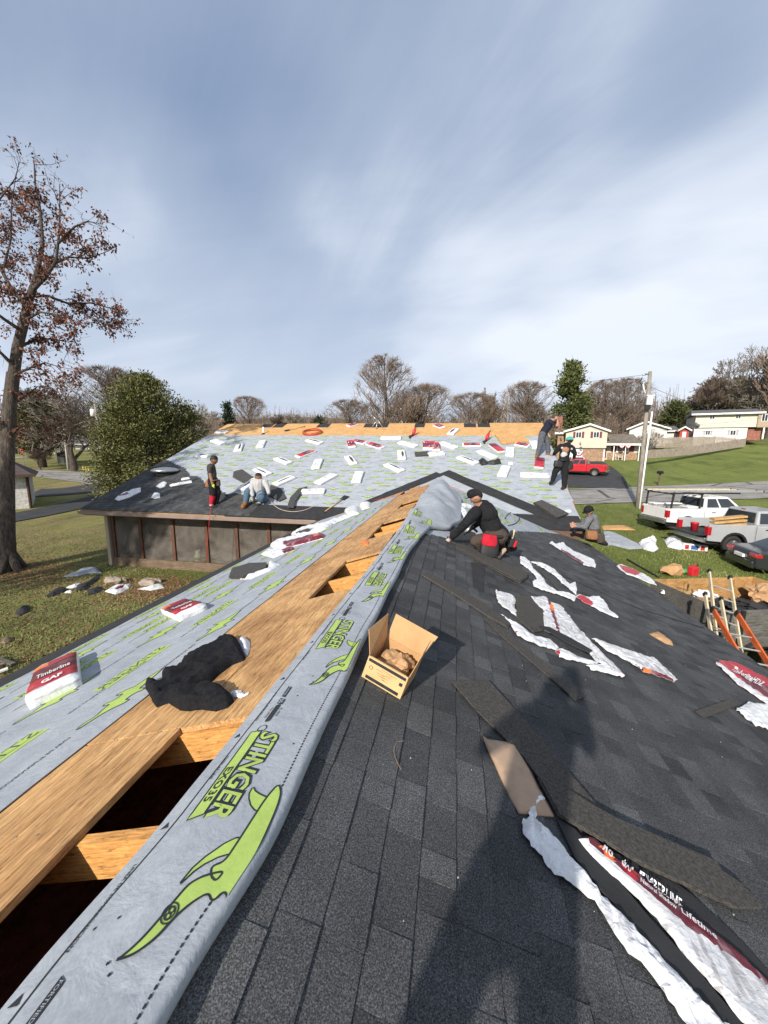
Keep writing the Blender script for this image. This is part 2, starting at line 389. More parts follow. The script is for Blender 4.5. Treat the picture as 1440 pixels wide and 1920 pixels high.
SHINGLE = mat_shingle()
GRASS = mat_grass()
UNDER = mat_under()
OSB = mat_wood('weathered_decking', (0.21, 0.112, 0.046), (0.49, 0.290, 0.128), (0.68, 0.46, 0.235), 'Y', blot=0.75)
OSBX = mat_wood('fresh_decking', (0.30, 0.16, 0.06), (0.55, 0.32, 0.13), (0.70, 0.47, 0.23), 'X', blot=0.25)
RAFT = mat_wood('rafter_timber', (0.36, 0.15, 0.040), (0.60, 0.30, 0.09), (0.74, 0.44, 0.17), 'X', gs=1.4, blot=0.25)
OLDW = mat_wood('weathered_timber', (0.055, 0.038, 0.025), (0.15, 0.11, 0.075), (0.28, 0.22, 0.16), 'X', blot=0.4)
POSTW = mat_wood('stained_post', (0.050, 0.024, 0.016), (0.105, 0.052, 0.034), (0.18, 0.10, 0.07), 'Z', blot=0.4)
PINE = mat_wood('yellow_pine_board', (0.30, 0.17, 0.06), (0.50, 0.32, 0.13), (0.66, 0.47, 0.24), 'X', blot=0.3)
PLYB = mat_wood('trailer_board', (0.20, 0.11, 0.04), (0.40, 0.23, 0.09), (0.56, 0.36, 0.16), 'X', blot=0.4)
GREYB = mat_wood('grey_board', (0.045, 0.045, 0.043), (0.11, 0.11, 0.105), (0.20, 0.20, 0.19), 'X', blot=0.4)
FENCEW = mat_wood('fence_wood', (0.16, 0.14, 0.12), (0.32, 0.28, 0.24), (0.46, 0.42, 0.37), 'Z', blot=0.4)
FELT = M('dark_felt', (0.024, 0.024, 0.025), 0.85, 0.3, 5, 0.3, 40)
FELTG = M('shingle_back', (0.055, 0.052, 0.048), 0.85, 0.35, 12, 0.3, 60)
ASPH = mat_asphalt('driveway_asphalt', (0.050, 0.051, 0.054), False)
ROADM = mat_asphalt('worn_road', (0.27, 0.255, 0.235))
CONC = mat_asphalt('concrete', (0.36, 0.34, 0.31))
LIME = M('lime_ink', (0.37, 0.50, 0.115), 0.55, 0.12, 12, 0.1, 60)
INK = M('black_ink', (0.022, 0.024, 0.028), 0.6, 0.3, 20, 0.0)
INKG = M('grey_ink', (0.075, 0.08, 0.088), 0.6, 0.3, 20, 0.0)
FILM = mat_print_plastic('white_wrapper_film', (0.78, 0.79, 0.80), (0.22, 0.22, 0.27), 0.45)
FILMC = mat_print_plastic('clear_printed_film', (0.66, 0.66, 0.67), (0.26, 0.24, 0.25), 0.6, 34)
REDF = mat_print_plastic('red_wrapper_film', (0.46, 0.016, 0.034), (0.62, 0.50, 0.50), 0.12, 14)
MAROON = mat_print_plastic('maroon_wrapper_film', (0.135, 0.012, 0.026), (0.50, 0.36, 0.38), 0.3, 16)
ORNGF = M('orange_print', (0.75, 0.17, 0.03), 0.4, 0.1)
WHINK = M('white_print', (0.80, 0.78, 0.78), 0.45, 0.06)
KRAFT = M('kraft_paper', (0.42, 0.25, 0.125), 0.8, 0.22, 9, 0.5, 26, bd=0.02)
CARD = M('corrugated_card', (0.46, 0.27, 0.125), 0.8, 0.14, 7, 0.25, 90)
CARDL = M('printed_card', (0.60, 0.40, 0.19), 0.6, 0.1, 8, 0.15, 90)
WHITE = M('white_paint', (0.76, 0.76, 0.74), 0.5, 0.08, 3)
TRIM = M('white_trim', (0.70, 0.69, 0.66), 0.55, 0.1, 3)
BROWNM = M('brown_metal', (0.15, 0.090, 0.066), 0.45, 0.3, 3, 0.1, metal=0.2)
GUTT = M('weathered_gutter', (0.30, 0.235, 0.20), 0.5, 0.3, 2.2, 0.15, 30, c2=(0.17, 0.12, 0.10))
STEEL = M('galvanised_steel', (0.42, 0.43, 0.44), 0.38, 0.2, 6, 0.1, metal=0.8)
ALU = M('aluminium', (0.60, 0.59, 0.57), 0.35, 0.15, 6, 0.1, metal=0.7)
BLACKM = M('black_metal', (0.018, 0.018, 0.019), 0.45, 0.3)
BLACKP = M('black_plastic', (0.020, 0.020, 0.021), 0.6, 0.3, 8, 0.2)
RUBBER = M('tyre_rubber', (0.026, 0.025, 0.024), 0.85, 0.35, 8, 0.3, 40)
BARK = M('grey_brown_bark', (0.038, 0.029, 0.023), 0.95, 0.4, 4, 1.0, 9, bd=0.08, c2=(0.095, 0.076, 0.062), stretch=(3, 3, 0.8))
TWIG = M('bare_twigs', (0.185, 0.138, 0.106), 0.95, 0.3, 2, 0.0)
TWIGG = M('grey_twigs', (0.22, 0.185, 0.155), 0.95, 0.3, 2, 0.0)
POLEW = M('grey_utility_pole_wood', (0.15, 0.125, 0.10), 0.9, 0.3, 3, 0.6, 20, c2=(0.26, 0.235, 0.20), stretch=(4, 4, 0.4))
TEAL = M('teal_knit', (0.06, 0.33, 0.27), 0.9, 0.2)
REDP = M('red_plastic', (0.50, 0.020, 0.030), 0.4, 0.15)
GREENP = M('green_plastic', (0.02, 0.30, 0.10), 0.4, 0.15)
ORANGEP = M('orange_fibreglass', (0.56, 0.115, 0.030), 0.5, 0.25, 5)
YELP = M('yellow_paint', (0.65, 0.48, 0.05), 0.5, 0.15)
CREAMF = M('cream_fibreglass', (0.56, 0.47, 0.31), 0.5, 0.2, 5)
ROCK = M('pale_rock', (0.30, 0.25, 0.19), 0.9, 0.3, 5, 0.7, 12, bd=0.03)
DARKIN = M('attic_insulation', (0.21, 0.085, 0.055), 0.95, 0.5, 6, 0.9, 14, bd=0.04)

# ------------------------------------------------------------------ ground, roads, drives
def sheet(name, X, Y, z_off, matl, struct=True):
    """a sheet following the terrain; X and Y are 2-D arrays"""
    n, m = X.shape
    Z = gz_arr(X.ravel(), Y.ravel()).reshape(X.shape) + z_off
    vs = [(float(X[i, j]), float(Y[i, j]), float(Z[i, j])) for i in range(n) for j in range(m)]
    fs = [(i * m + j, i * m + j + 1, (i + 1) * m + j + 1, (i + 1) * m + j) for i in range(n - 1) for j in range(m - 1)]
    mb = MB(); mb.add(vs, fs)
    o = mb.build(name, matl, smooth=True)
    if struct: o['kind'] = 'structure'
    return o
ax = np.concatenate([np.linspace(-420, -60, 26)[:-1], np.linspace(-60, 70, 150)[:-1], np.linspace(70, 420, 26)])
ay = np.concatenate([np.linspace(-120, -8, 14)[:-1], np.linspace(-8, 70, 100)[:-1], np.linspace(70, 520, 50)])
sheet('ground', *np.meshgrid(ax, ay, indexing='ij'), 0.0, GRASS)
def ribbon(name, line, width, matl, z_off, nw=6, step=1.0):
    """road or drive along a line of ground points"""
    pts = [Vector((p[0], p[1], 0)) for p in line]; dense = []
    for a, b in zip(pts[:-1], pts[1:]):
        k = max(1, int((b - a).length / step))
        dense += [a.lerp(b, i / k) for i in range(k)]
    dense.append(pts[-1])
    for _ in range(int(6 / step)):
        dense = [dense[0]] + [(dense[i - 1] + dense[i] * 2 + dense[i + 1]) / 4 for i in range(1, len(dense) - 1)] + [dense[-1]]
    X = []; Y = []
    for i, p in enumerate(dense):
        d = (dense[min(i + 1, len(dense) - 1)] - dense[max(i - 1, 0)]).normalized(); nrm = Vector((-d.y, d.x, 0))
        wd = width[0] + (width[1] - width[0]) * i / (len(dense) - 1) if isinstance(width, tuple) else width
        r_ = [p + nrm * wd * (j / nw - 0.5) for j in range(nw + 1)]
        X.append([q.x for q in r_]); Y.append([q.y for q in r_])
    return sheet(name, np.array(X), np.array(Y), z_off, matl)
def Gm(*pxs): return [G(*p) for p in pxs]
a1, a2 = G(1100, 930), G(1440, 918)
d = (a2 - a1).normalized()
ribbon('road', [a1 - d * 45, a1, a2, a2 + d * 60], 7.5, ROADM, 0.05)
ribbon('driveway', Gm((1100, 915), (1108, 893), (1098, 878), (1085, 866)), (7.0, 6.0), ASPH, 0.056)
ribbon('left_road', [G(-260, 905), G(0, 885), G(100, 888), G(200, 900), G(330, 930)], 5.5, ROADM, 0.05)
ribbon('left_driveway', [G(-60, 985), G(60, 966), G(150, 946), G(260, 915)], 3.2, ASPH, 0.058)
ribbon('garage_apron', [G(60, 925), G(140, 922), G(240, 905)], 6.0, ASPH, 0.054)
ribbon('far_path', [G(-40, 862), G(30, 858), G(75, 856)], 3.0, CONC, 0.05)
# ------------------------------------------------------------------ 2-D helpers
def inpoly(p, poly):
    x, y = p; c = False; n = len(poly)
    for i in range(n):
        x1, y1 = poly[i]; x2, y2 = poly[i - 1]
        if (y1 > y) != (y2 > y) and x < (x2 - x1) * (y - y1) / (y2 - y1) + x1: c = not c
    return c
def densify(poly, step, jit=0.0, seed=0):
    rnd = random.Random(seed); o = []
    for i in range(len(poly)):
        a = Vector(poly[i][:2]); b = Vector(poly[(i + 1) % len(poly)][:2]); k = max(1, int((b - a).length / step))
        for j in range(k):
            q = a.lerp(b, j / k)
            if j and jit: q += Vector((rnd.uniform(-jit, jit), rnd.uniform(-jit, jit)))
            o.append(q)
    return o
def fill2d(poly, step=0.05, jit=0.0, seed=0):
    b = densify(poly, step, jit, seed); bl = [tuple(q) for q in b]
    xs = [q.x for q in b]; ys = [q.y for q in b]; inner = []
    rnd = random.Random(seed + 1); y = min(ys) + step / 2; r = 0
    while y < max(ys):
        x = min(xs) + (step / 2 if r % 2 else step)
        while x < max(xs):
            q = (x + rnd.uniform(-.2, .2) * step, y + rnd.uniform(-.2, .2) * step)
            if inpoly(q, bl) and min((Vector(q) - c).length_squared for c in b) > (0.4 * step) ** 2: inner.append(Vector(q))
            x += step
        y += step * 0.87; r += 1
    n = len(b)
    vs, es, fs, *_ = geometry.delaunay_2d_cdt(b + inner, [(i, (i + 1) % n) for i in range(n)], [], 1, 1e-5)
    return [Vector(v) for v in vs], [tuple(f) for f in fs]
_txt = {}
def text2d(s, bold=0.0):
    """flat outlines of a word, 1 unit high, starting at the origin"""
    k = (s, bold)
    if k not in _txt:
        c = bpy.data.curves.new('t', 'FONT'); c.body = s; c.size = 1.4; c.resolution_u = 2; c.offset = bold; c.fill_mode = 'FRONT'
        o = bpy.data.objects.new('t', c); col.objects.link(o); dg = bpy.context.evaluated_depsgraph_get()
        me = o.evaluated_get(dg).to_mesh()
        vs = [(v.co.x, v.co.y) for v in me.vertices]; fs = [tuple(p.vertices) for p in me.polygons]
        o.evaluated_get(dg).to_mesh_clear(); bpy.data.objects.remove(o); bpy.data.curves.remove(c)
        wd = max(v[0] for v in vs); _txt[k] = (vs, fs, wd)
    return _txt[k]
def put_text(mb, s, fn, w, h, m=0, bold=0.0, inset=0.0):
    """fit a word into w x h, fn maps (x, y) to space"""
    vs, fs, wd = text2d(s, bold)
    mb.add([fn(x / wd * w, y * h) for x, y in vs], fs, m)
def ribbon2d(poly, wd, closed=True):
    n = len(poly); vs = []; fs = []
    for i in range(n):
        p = Vector(poly[i]); a = Vector(poly[i - 1]) if (closed or i > 0) else p; b = Vector(poly[(i + 1) % n]) if (closed or i < n - 1) else p
        t_ = (b - a)
        t_ = t_.normalized() if t_.length > 1e-9 else Vector((1, 0)); nn = Vector((-t_.y, t_.x)) * wd / 2
        vs += [p + nn, p - nn]
    for i in range(n if closed else n - 1):
        j = (i + 1) % n; fs.append((2 * i, 2 * i + 1, 2 * j + 1, 2 * j))
    return vs, fs

# ------------------------------------------------------------------ the house that is being re-roofed
house = thing('house', 'low house with a screened porch being re-roofed, its near wing half shingled', 'house', (0, 0, 0))
YA = MY + (RZ - MZ) / MS                   # where the wing ridge runs into the main roof
def yv(x):                                  # valley between wing and main roof
    return MY + ((zR(x) if x > RX else zL(x)) - MZ) / MS
Y0 = -5.0
xv = RX + (RZ - MZ) / TN                    # valley meets the main eave, right
xvl = RX - (RZ - MZ) / TN
def slab(fr, poly, t0, t1, name, matl, parent, kind=None):
    """polygon in plane coordinates between heights t0 and t1"""
    mb = MB(); n = len(poly)
    vs = [pt(fr, u, v, t1) for u, v in poly] + [pt(fr, u, v, t0) for u, v in poly]
    mb.add(vs, [tuple(range(n)), tuple(reversed(range(n, 2 * n)))] + [(i, (i + 1) % n, (i + 1) % n + n, i + n) for i in range(n)])
    o = mb.build(name, matl, parent)
    if kind: o['kind'] = kind
    return o
def v_of(x, side): return (RX - x) / CS if side == 'R' else (x - RX) / CS
vR = lambda x: (RX - x) / CS
vL = lambda x: (x - RX) / CS
# right deck of the wing (under shingles)
slab('R', [(Y0, 0), (YA, 0), (yv(xv), vR(xv)), (13.45, vR(xv + .05)), (13.45, vR(ER)), (Y0, vR(ER))], -0.03, -0.008, 'roof_deck', OSB, house)
# left deck below the open strip
slab('L', [(Y0, vL(-1.98)), (Y0, vL(EL)), (13.1, vL(EL)), (13.1, vL(xvl)), (yv(-1.98), vL(-1.98))], -0.03, -0.008, 'roof_deck', OSB, house)
# fascia and drip edges
mb = MB()
mb.box((EL - 0.02, Y0, zL(EL) - 0.20), (EL + 0.02, 13.1, zL(EL) - 0.035)); mb.build('fascia_board', OLDW, house)
mb = MB(); mb.box((ER - 0.02, Y0, zR(ER) - 0.20), (ER + 0.02, 13.4, zR(ER) - 0.035)); mb.build('fascia_board', BROWNM, house)
# walls of the wing
mb = MB(); mb.box((EL + 0.5, Y0 + .3, -0.2), (EL + 0.65, 13.9, zL(EL + .5) - 0.1)); mb.build('wall', mat_siding('tan_siding', (0.42, 0.36, 0.28)), house)
mb = MB(); mb.box((ER - 0.65, Y0 + .3, -0.2), (ER - 0.5, 13.9, zR(ER - .5) - 0.1)); mb.build('wall', bpy.data.materials['tan_siding'], house)
mb = MB(); mb.prism([(EL + .66, -0.2), (ER - .66, -0.2), (ER - .66, zR(ER - .66) - .05), (RX, RZ - .06), (EL + .66, zL(EL + .66) - .05)], Y0 + .4, Y0 + .55); mb.build('gable_wall', bpy.data.materials['tan_siding'], house)
# attic floor seen through the open ridge
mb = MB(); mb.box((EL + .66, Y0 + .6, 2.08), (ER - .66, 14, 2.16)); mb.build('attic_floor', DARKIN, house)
# rafters on both slopes, ridge board
mb = MB(); mb.box((RX - .02, Y0, RZ - .30), (RX + .02, YA - .3, RZ - .06)); mb.build('ridge_board', RAFT, house)
def raft_mesh(side, L):
    mb = MB(); mb.box((0.03, -0.022, -0.185), (L, 0.022, -0.032)); return mb.mesh('rafter', RAFT)
rl = raft_mesh('L', 1.75); rr_ = raft_mesh('R', 1.3)
RY = [0.44, 1.03, 1.60, 2.2, 2.8, 3.38, 4.02, 4.70, 5.25, 5.85, 6.55, 7.15, 7.75, 8.4, 9.0, 9.75, 10.4, 11.0, 11.7, 12.4, 13.1]
for i, y in enumerate([-.16] + RY):
    o = bpy.data.objects.new('rafter', rl); col.objects.link(o); o.parent = house
    o.matrix_world = Matrix.Translation((RX, y, RZ)) @ Matrix((Vector((-CS, 0, -SN)), Vector((0, -1, 0)), Vector((-SN, 0, CS)))).transposed().to_4x4()
    if i % 2 == 0:
        o = bpy.data.objects.new('rafter', rr_); col.objects.link(o); o.parent = house
        o.matrix_world = Matrix.Translation((RX, y, RZ)) @ Matrix((Vector((CS, 0, -SN)), Vector((0, 1, 0)), Vector((SN, 0, CS)))).transposed().to_4x4()
# the open strip: long decking panels, then short patches up to the ridge
def panel(u0, u1, x0, x1, h=0.0, jit=0.0):
    rnd = random.Random(int(u0 * 100)); k = 10
    e = [(u0 + (u1 - u0) * i / k, vL(x1) + rnd.uniform(-jit, jit)) for i in range(k + 1)]
    return slab('L', [(u0, vL(x0))] + [(u1, vL(x0))] + e[::-1], -0.028, 0.0 + h, 'decking_panel', OSB, house)
ys = [-4.0, -1.6, 1.61, 4.05, 6.5, 8.9, 11.3]
for a, b in zip(ys[:-1], ys[1:]): panel(a, b - .009, -2.06, -1.375, random.uniform(0, .004), .006)
panel(11.3, 13.6, -2.06, -1.375, .002)
for a, b in [(1.60, 3.40), (4.76, 5.98), (7.45, 9.3), (10.3, 11.6), (11.62, 14.9)]: panel(a, b, -1.372, -0.90, .001, .01)
panel(13.62, 15.6, -1.75, -1.375, .002)
nl = MB(); rnd = random.Random(2)
for y in RY:
    for x in np.arange(-2.0, -1.38, .1):
        if rnd.random() < .75:
            c = Vector((x + rnd.uniform(-.01, .01), y + rnd.uniform(-.012, .012), 0)); c.z = zL(c.x) + .0062; r_ = rnd.uniform(.0035, .006)
            nl.add([c + Vector((r_ * math.cos(a), r_ * math.sin(a), r_ * TN * math.cos(a))) for a in np.linspace(0, 6.28, 7)[:-1]], [tuple(range(6))])
nl.build('nail_heads', STEEL, house, fixn=False)['kind'] = 'stuff'
# dark starter felt along the left eave, then underlayment
def wavy(u0, u1, v0, v1, amp, seed, step=0.35):
    rnd = random.Random(seed); n = int((u1 - u0) / step)
    a = [(u0 + (u1 - u0) * i / n, v0 + rnd.uniform(-amp, amp)) for i in range(n + 1)]
    b = [(u0 + (u1 - u0) * i / n, v1 + rnd.uniform(-amp, amp)) for i in range(n + 1)]
    return a + b[::-1]
slab('L', wavy(Y0, 13.1, vL(EL) - .03, vL(EL + .75), .008, 3), -0.006, 0.003, 'starter_felt', FELT, house)
lu = []
lu.append(slab('L', wavy(Y0, 13.2, vL(EL + .50), vL(-3.55), .018, 5), 0.003, 0.007, 'underlayment', UNDER, house))
lu.append(slab('L', wavy(Y0, 14.0, vL(-3.66), vL(-2.00), .012, 8), 0.007, 0.011, 'underlayment', UNDER, house))
slab('R', [(5.4, -.02), (YA - .1, -.02), (13.35, vR(xv)), (13.35, vR(ER - .1)), (5.4, vR(ER - .1))], -0.006, 0.0, 'underlayment', UNDER, house)

# shingles ---------------------------------------------------------------
EXPO = 0.143
def tab_verts(fr, u0, u1, vb, vt, hb, ht):
    return [pt(fr, u0, vb, hb), pt(fr, u1, vb, hb), pt(fr, u1, vt, ht), pt(fr, u0, vt, ht),
            pt(fr, u0, vb, 0), pt(fr, u1, vb, 0), pt(fr, u1, vt, 0), pt(fr, u0, vt, 0)]
TABF = [(0, 1, 2, 3), (0, 4, 5, 1), (1, 5, 6, 2), (3, 7, 4, 0), (2, 6, 7, 3)]
def shingle_field(fr, v_eave, v_top, u_lo, u_hi, seed, part_n):
    rnd = random.Random(seed); tabs = []; k = 0; v = v_eave
    while v < v_top:
        a, b = u_lo(v + EXPO / 2), u_hi(v + EXPO / 2)
        u = a - rnd.uniform(0, .2); lam = rnd.random() < .5
        while u < b:
            wd = rnd.choice([.10, .13, .16, .19, .22, .26, .30]) * rnd.uniform(.9, 1.1)
            lam = not lam
            tone = rnd.choice([.44, .50, .54, .60, .68]) if lam else rnd.choice([.22, .32, .38, .46, .52])
            tone = max(.04, min(1, tone + rnd.uniform(-.06, .06)))
            u2 = min(u + wd, b + rnd.uniform(-.03, .03))
            if u2 > a and u2 - u > .03: tabs.append((max(u, a - .02), u2 - .0012, v + rnd.uniform(-.002, .002), v + EXPO + .01, .0135 if lam else .0095, .003, tone))
            u += wd
        v += EXPO; k += 1
    big = []
    for i, t_ in enumerate(tabs):
        c = pt(fr, (t_[0] + t_[1]) / 2, (t_[2] + t_[3]) / 2) - CAM
        z = c.dot(fw)
        if z < .4: continue
        sx = 720 + FPX * c.dot(rt) / z; sy = 960 - FPX * c.dot(up) / z
        if -30 < sx < 1470 and sy < 1960: big.append((-(t_[1] - t_[0]) / z ** 2, i))
    big = set(i for _, i in sorted(big)[:part_n])
    rest = MB()
    for i, t_ in enumerate(tabs):
        vs = tab_verts(fr, *t_[:6])
        if i in big:
            mb = MB(); mb.add(vs, TABF, 0, t_[6]); mb.build('shingle', SHINGLE, house, fixn=False)
        else: rest.add(vs, TABF, 0, t_[6])
    o = rest.build('shingles', SHINGLE, house, fixn=False); o['kind'] = 'stuff'
sk = [(-.6, 6.2), (-.07, 6.6), (1.78, 10.5), (2.75, 12.1), (3.6, 13.3), (9, 13.3)]
def shtop(v):
    x = RX - v * CS
    for (x0, y0), (x1, y1) in zip(sk[:-1], sk[1:]):
        if x0 <= x <= x1: return y0 + (y1 - y0) * (x - x0) / (x1 - x0)
    return 6.2
shingle_field('R', vR(ER + .02), vR(RX + .22), lambda v: -1.2, shtop, 11, 290)
# loose starter edge along the right eave
slab('R', wavy(-1.2, 13.3, vR(ER + .03), vR(ER - .15), .002, 14), 0.0, 0.004, 'starter_felt', FELT, house)

# ------------------------------------------------------------------ main roof
VRG = (MRY - MY) / MC
rakeR = lambda v: 4.22 + .7 * v / VRG
slab('M', [(MXL, 0), (rakeR(0), 0), (rakeR(VRG), VRG), (MXL, VRG)], -0.03, -0.012, 'roof_deck', OSBX, house).data.materials[0] = OSBX
mb = MB()                                    # rear slope
mb.add([(MXL, MRY + .03, MRZ - .02), (rakeR(VRG), MRY + .03, MRZ - .02), (rakeR(VRG), MRY + 10, MRZ - 3.8), (MXL, MRY + 10, MRZ - 3.8)], [(0, 1, 2, 3)])
mb.add([(MXL, MRY + .03, MRZ - .06), (rakeR(VRG), MRY + .03, MRZ - .06), (rakeR(VRG), MRY + 10, MRZ - 3.84), (MXL, MRY + 10, MRZ - 3.84)], [(3, 2, 1, 0)])
mb.build('rear_roof', FELT, house, fixn=False)
for X in (MXL + .45, 3.9):
    mb = MB(); mb.prism([(MY + .6, -.5), (MRY + 9, -.5), (MRY + 9, MRZ - 3.5), (MRY, MRZ - .1), (MY + .6, zM(MY + .6) - .08)], 0, .15, 0, Matrix(((0, 1, 0, X), (1, 0, 0, 0), (0, 0, 1, 0), (0, 0, 0, 1)))); mb.build('gable_wall', bpy.data.materials['tan_siding'], house)
mb = MB(); mb.box((MXL + .62, MRY + 8.8, -.5), (3.9, MRY + 8.99, MRZ - 3.5)); mb.build('rear_wall', bpy.data.materials['tan_siding'], house)
mb = MB(); mb.box((xv - .2, MY + .6, -.5), (3.9, MY + .75, MZ - .0)); mb.build('wall', bpy.data.materials['tan_siding'], house)
# underlayment courses
rows = [(.78, 2.15), (2.05, 3.42), (3.32, 4.7), (4.6, 5.95), (5.85, 7.2), (7.1, 8.5), (8.4, 9.42)]
mu = []
for i, (a, b) in enumerate(rows):
    pl = wavy(MXL + .02, rakeR(a) + .03, a, b, .014, 20 + i, 0.6)
    mu.append(slab('M', pl, -0.01, 0.002 + .0 * i, 'underlayment', UNDER, house)); mu[-1].location = FR['M'][3] * (.0022 * (len(rows) - i) * -1 + .02)
# dark felt at the eave, ridge decking with cut-outs
slab('M', wavy(-8.6, rakeR(0) + .04, -.03, .92, .008, 31), -0.008, 0.026, 'starter_felt', FELT, house)
def xm(px, py=800): return uv('M', (px, py)).x
cuts = [(xm(489), xm(509)), (xm(511), xm(532)), (xm(594), xm(617)), (xm(682), xm(727)), (xm(777), xm(796)), (xm(870), xm(893)), (xm(896), xm(919))]
u = MXL
while u < rakeR(VRG) - .05:
    e = min(u + 2.44, rakeR(VRG)); slab('M', [(u + .003, 9.30), (e - .003, 9.30), (e - .003, VRG - .80), (u + .003, VRG - .80)], -.004, .012 + random.uniform(0, .006), 'decking_panel', OSBX, house); u = e
e0 = MXL
for a, b in cuts + [(rakeR(VRG), 99)]:
    if a - e0 > .2: slab('M', [(e0 + .003, VRG - .80), (a, VRG - .80), (a, VRG + .01), (e0 + .003, VRG + .01)], -.004, .012 + random.uniform(0, .006), 'decking_panel', OSBX, house)
    e0 = b
for a, b in cuts:                            # dark sheet laid on the deck stands in for shade in each cut-out
    slab('M', [(a, VRG - .80), (b, VRG - .80), (b, VRG), (a, VRG)], -.013, -.009, 'ridge_shade_sheet', FELT, house)
# shingled lower left part
MPOLY = [uv('M', p) for p in [(150, 957), (309, 862), (322, 868), (345, 879), (356, 893), (372, 895), (384, 907), (396, 916), (420, 925), (440, 935), (475, 944), (560, 948), (560, 985)]]
def mlo(v):
    return MXL - .02
def mhi(v):
    best = None
    for i in range(len(MPOLY) - 1):
        a, b = MPOLY[i], MPOLY[i + 1]
        if i and (a.y - v) * (b.y - v) <= 0 and abs(a.y - b.y) > 1e-6:
            x = a.x + (b.x - a.x) * (v - a.y) / (b.y - a.y); best = x if best is None else max(best, x)
    return min(best if best is not None else MXL, -7.6)
def lift(o, h): o.location = o.location + FR['M'][3] * h; return o
n0 = set(o.name for o in bpy.data.objects)
shingle_field('M', -.02, max(p.y for p in MPOLY) - .1, mlo, mhi, 12, 0)
for o in bpy.data.objects:
    if o.name not in n0: lift(o, .028)
# dark valley strips
def band(fr, a, b, wd, name, h, seed=0, side=0):
    a = Vector(a); b = Vector(b); d_ = (b - a).normalized(); n_ = Vector((-d_.y, d_.x)); rnd = random.Random(seed); k = 14
    l1 = [a.lerp(b, i / k) + n_ * (wd * (side + .5) + rnd.uniform(-.02, .02)) for i in range(k + 1)]
    l2 = [a.lerp(b, i / k) + n_ * (wd * (side - .5) + rnd.uniform(-.02, .02)) for i in range(k + 1)]
    return slab(fr, l1 + l2[::-1], h - .006, h, name, FELT, house)
band('M', uv('M', (838, 884)), uv('M', (1092, 990)), .55, 'valley_membrane', .034, 2, -.3)
band('M', uv('M', (822, 888)), uv('M', (685, 944)), .45, 'valley_membrane', .036, 3, .2)
slab('M', [uv('M', p) for p in [(815, 888), (828, 876), (846, 886), (835, 893)]], .028, .032, 'underlayment_flap', UNDER, house)
# gutter and fascia of the front eave
mb = MB()
prof = [(0.0, -.03), (0.0, -.15), (-.11, -.16), (-.13, -.05), (-.145, -.05), (-.125, -.175), (.015, -.175), (.015, -.03)]
mb.prism([(MY + p[0], MZ + p[1]) for p in prof], MXL - .02, -4.95, 0, Matrix(((0, 1, 0, 0), (1, 0, 0, 0), (0, 0, 1, 0), (0, 0, 0, 1)))); mb.build('gutter', GUTT, house)
mb = MB(); mb.box((MXL, MY + .02, MZ - .22), (-4.8, MY + .06, MZ - .02)); mb.build('fascia_board', BROWNM, house)
mb = MB(); mb.box((xv - .1, MY - .02, MZ - .28), (rakeR(0), MY + .03, MZ - .02)); mb.build('fascia_board', BROWNM, house)
mb = MB(); mb.beam(pt('M', MXL - .01, 0, -.1), pt('M', MXL - .01, VRG, -.1), .04, .16, FR['M'][3]); mb.build('rake_board', OLDW, house)
mb = MB(); mb.beam(pt('M', rakeR(0) + .02, 0, -.1), pt('M', rakeR(VRG) + .02, VRG, -.1), .04, .16, FR['M'][3]); mb.build('rake_board', OLDW, house)
mb = MB(); mb.box((MXL + .1, MY + .06, MZ - .24), (-4.6, MY + .75, MZ - .2)); mb.build('soffit', OLDW, house)

# screened porch under the main eave
PY = MY + .75
def xat(px, py, Y): r = ray(px, py); return r.x * Y / r.y
PX = [xat(218, 1030, PY), xat(268, 1030, PY), xat(328, 1030, PY), xat(390, 1030, PY), xat(445, 1010, PY), xat(505, 1000, PY), xat(560, 990, PY)]
pz0, pz1 = 0.35, MZ - .2
for x in PX:
    mb = MB(); mb.box((x - .07, PY - .07, pz0), (x + .07, PY + .07, pz1)); mb.build('porch_post', POSTW, house, bevel=.006)
mb = MB(); mb.box((PX[0] - .1, PY - .08, -.1), (PX[-1] + .1, PY + .08, pz0)); mb.build('sill_beam', OLDW, house)
mb = MB(); mb.box((PX[0] - .07, PY - .06, pz1 - .14), (PX[-1] + .07, PY + .06, pz1 + .02)); mb.build('header_beam', POSTW, house)
SCR = mat_screen()
for a, b in zip(PX[:-1], PX[1:]):
    mb = MB(); mb.box((a + .07, PY - .004, pz0), (b - .07, PY + .004, pz1 - .14)); mb.build('insect_screen', SCR, house)
mb = MB(); mb.box((PX[0] - .07, PY + .07, pz0), (PX[0] - .062, PY + 4, pz1)); mb.build('insect_screen', SCR, house)
mb = MB(); mb.box((PX[0] - .1, PY + .08, 0.0), (PX[-1] + .3, PY + 4.2, .12)); mb.build('porch_floor', CONC, house)
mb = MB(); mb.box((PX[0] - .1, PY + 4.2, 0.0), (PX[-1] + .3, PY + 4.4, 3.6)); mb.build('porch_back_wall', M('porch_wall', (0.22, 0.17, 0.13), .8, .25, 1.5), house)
for x in (PX[0], PX[-1]):
    mb = MB(); mb.box((x - .07, PY + 3.9, .12), (x + .07, PY + 4.04, 3.4)); mb.build('porch_post', POSTW, house)
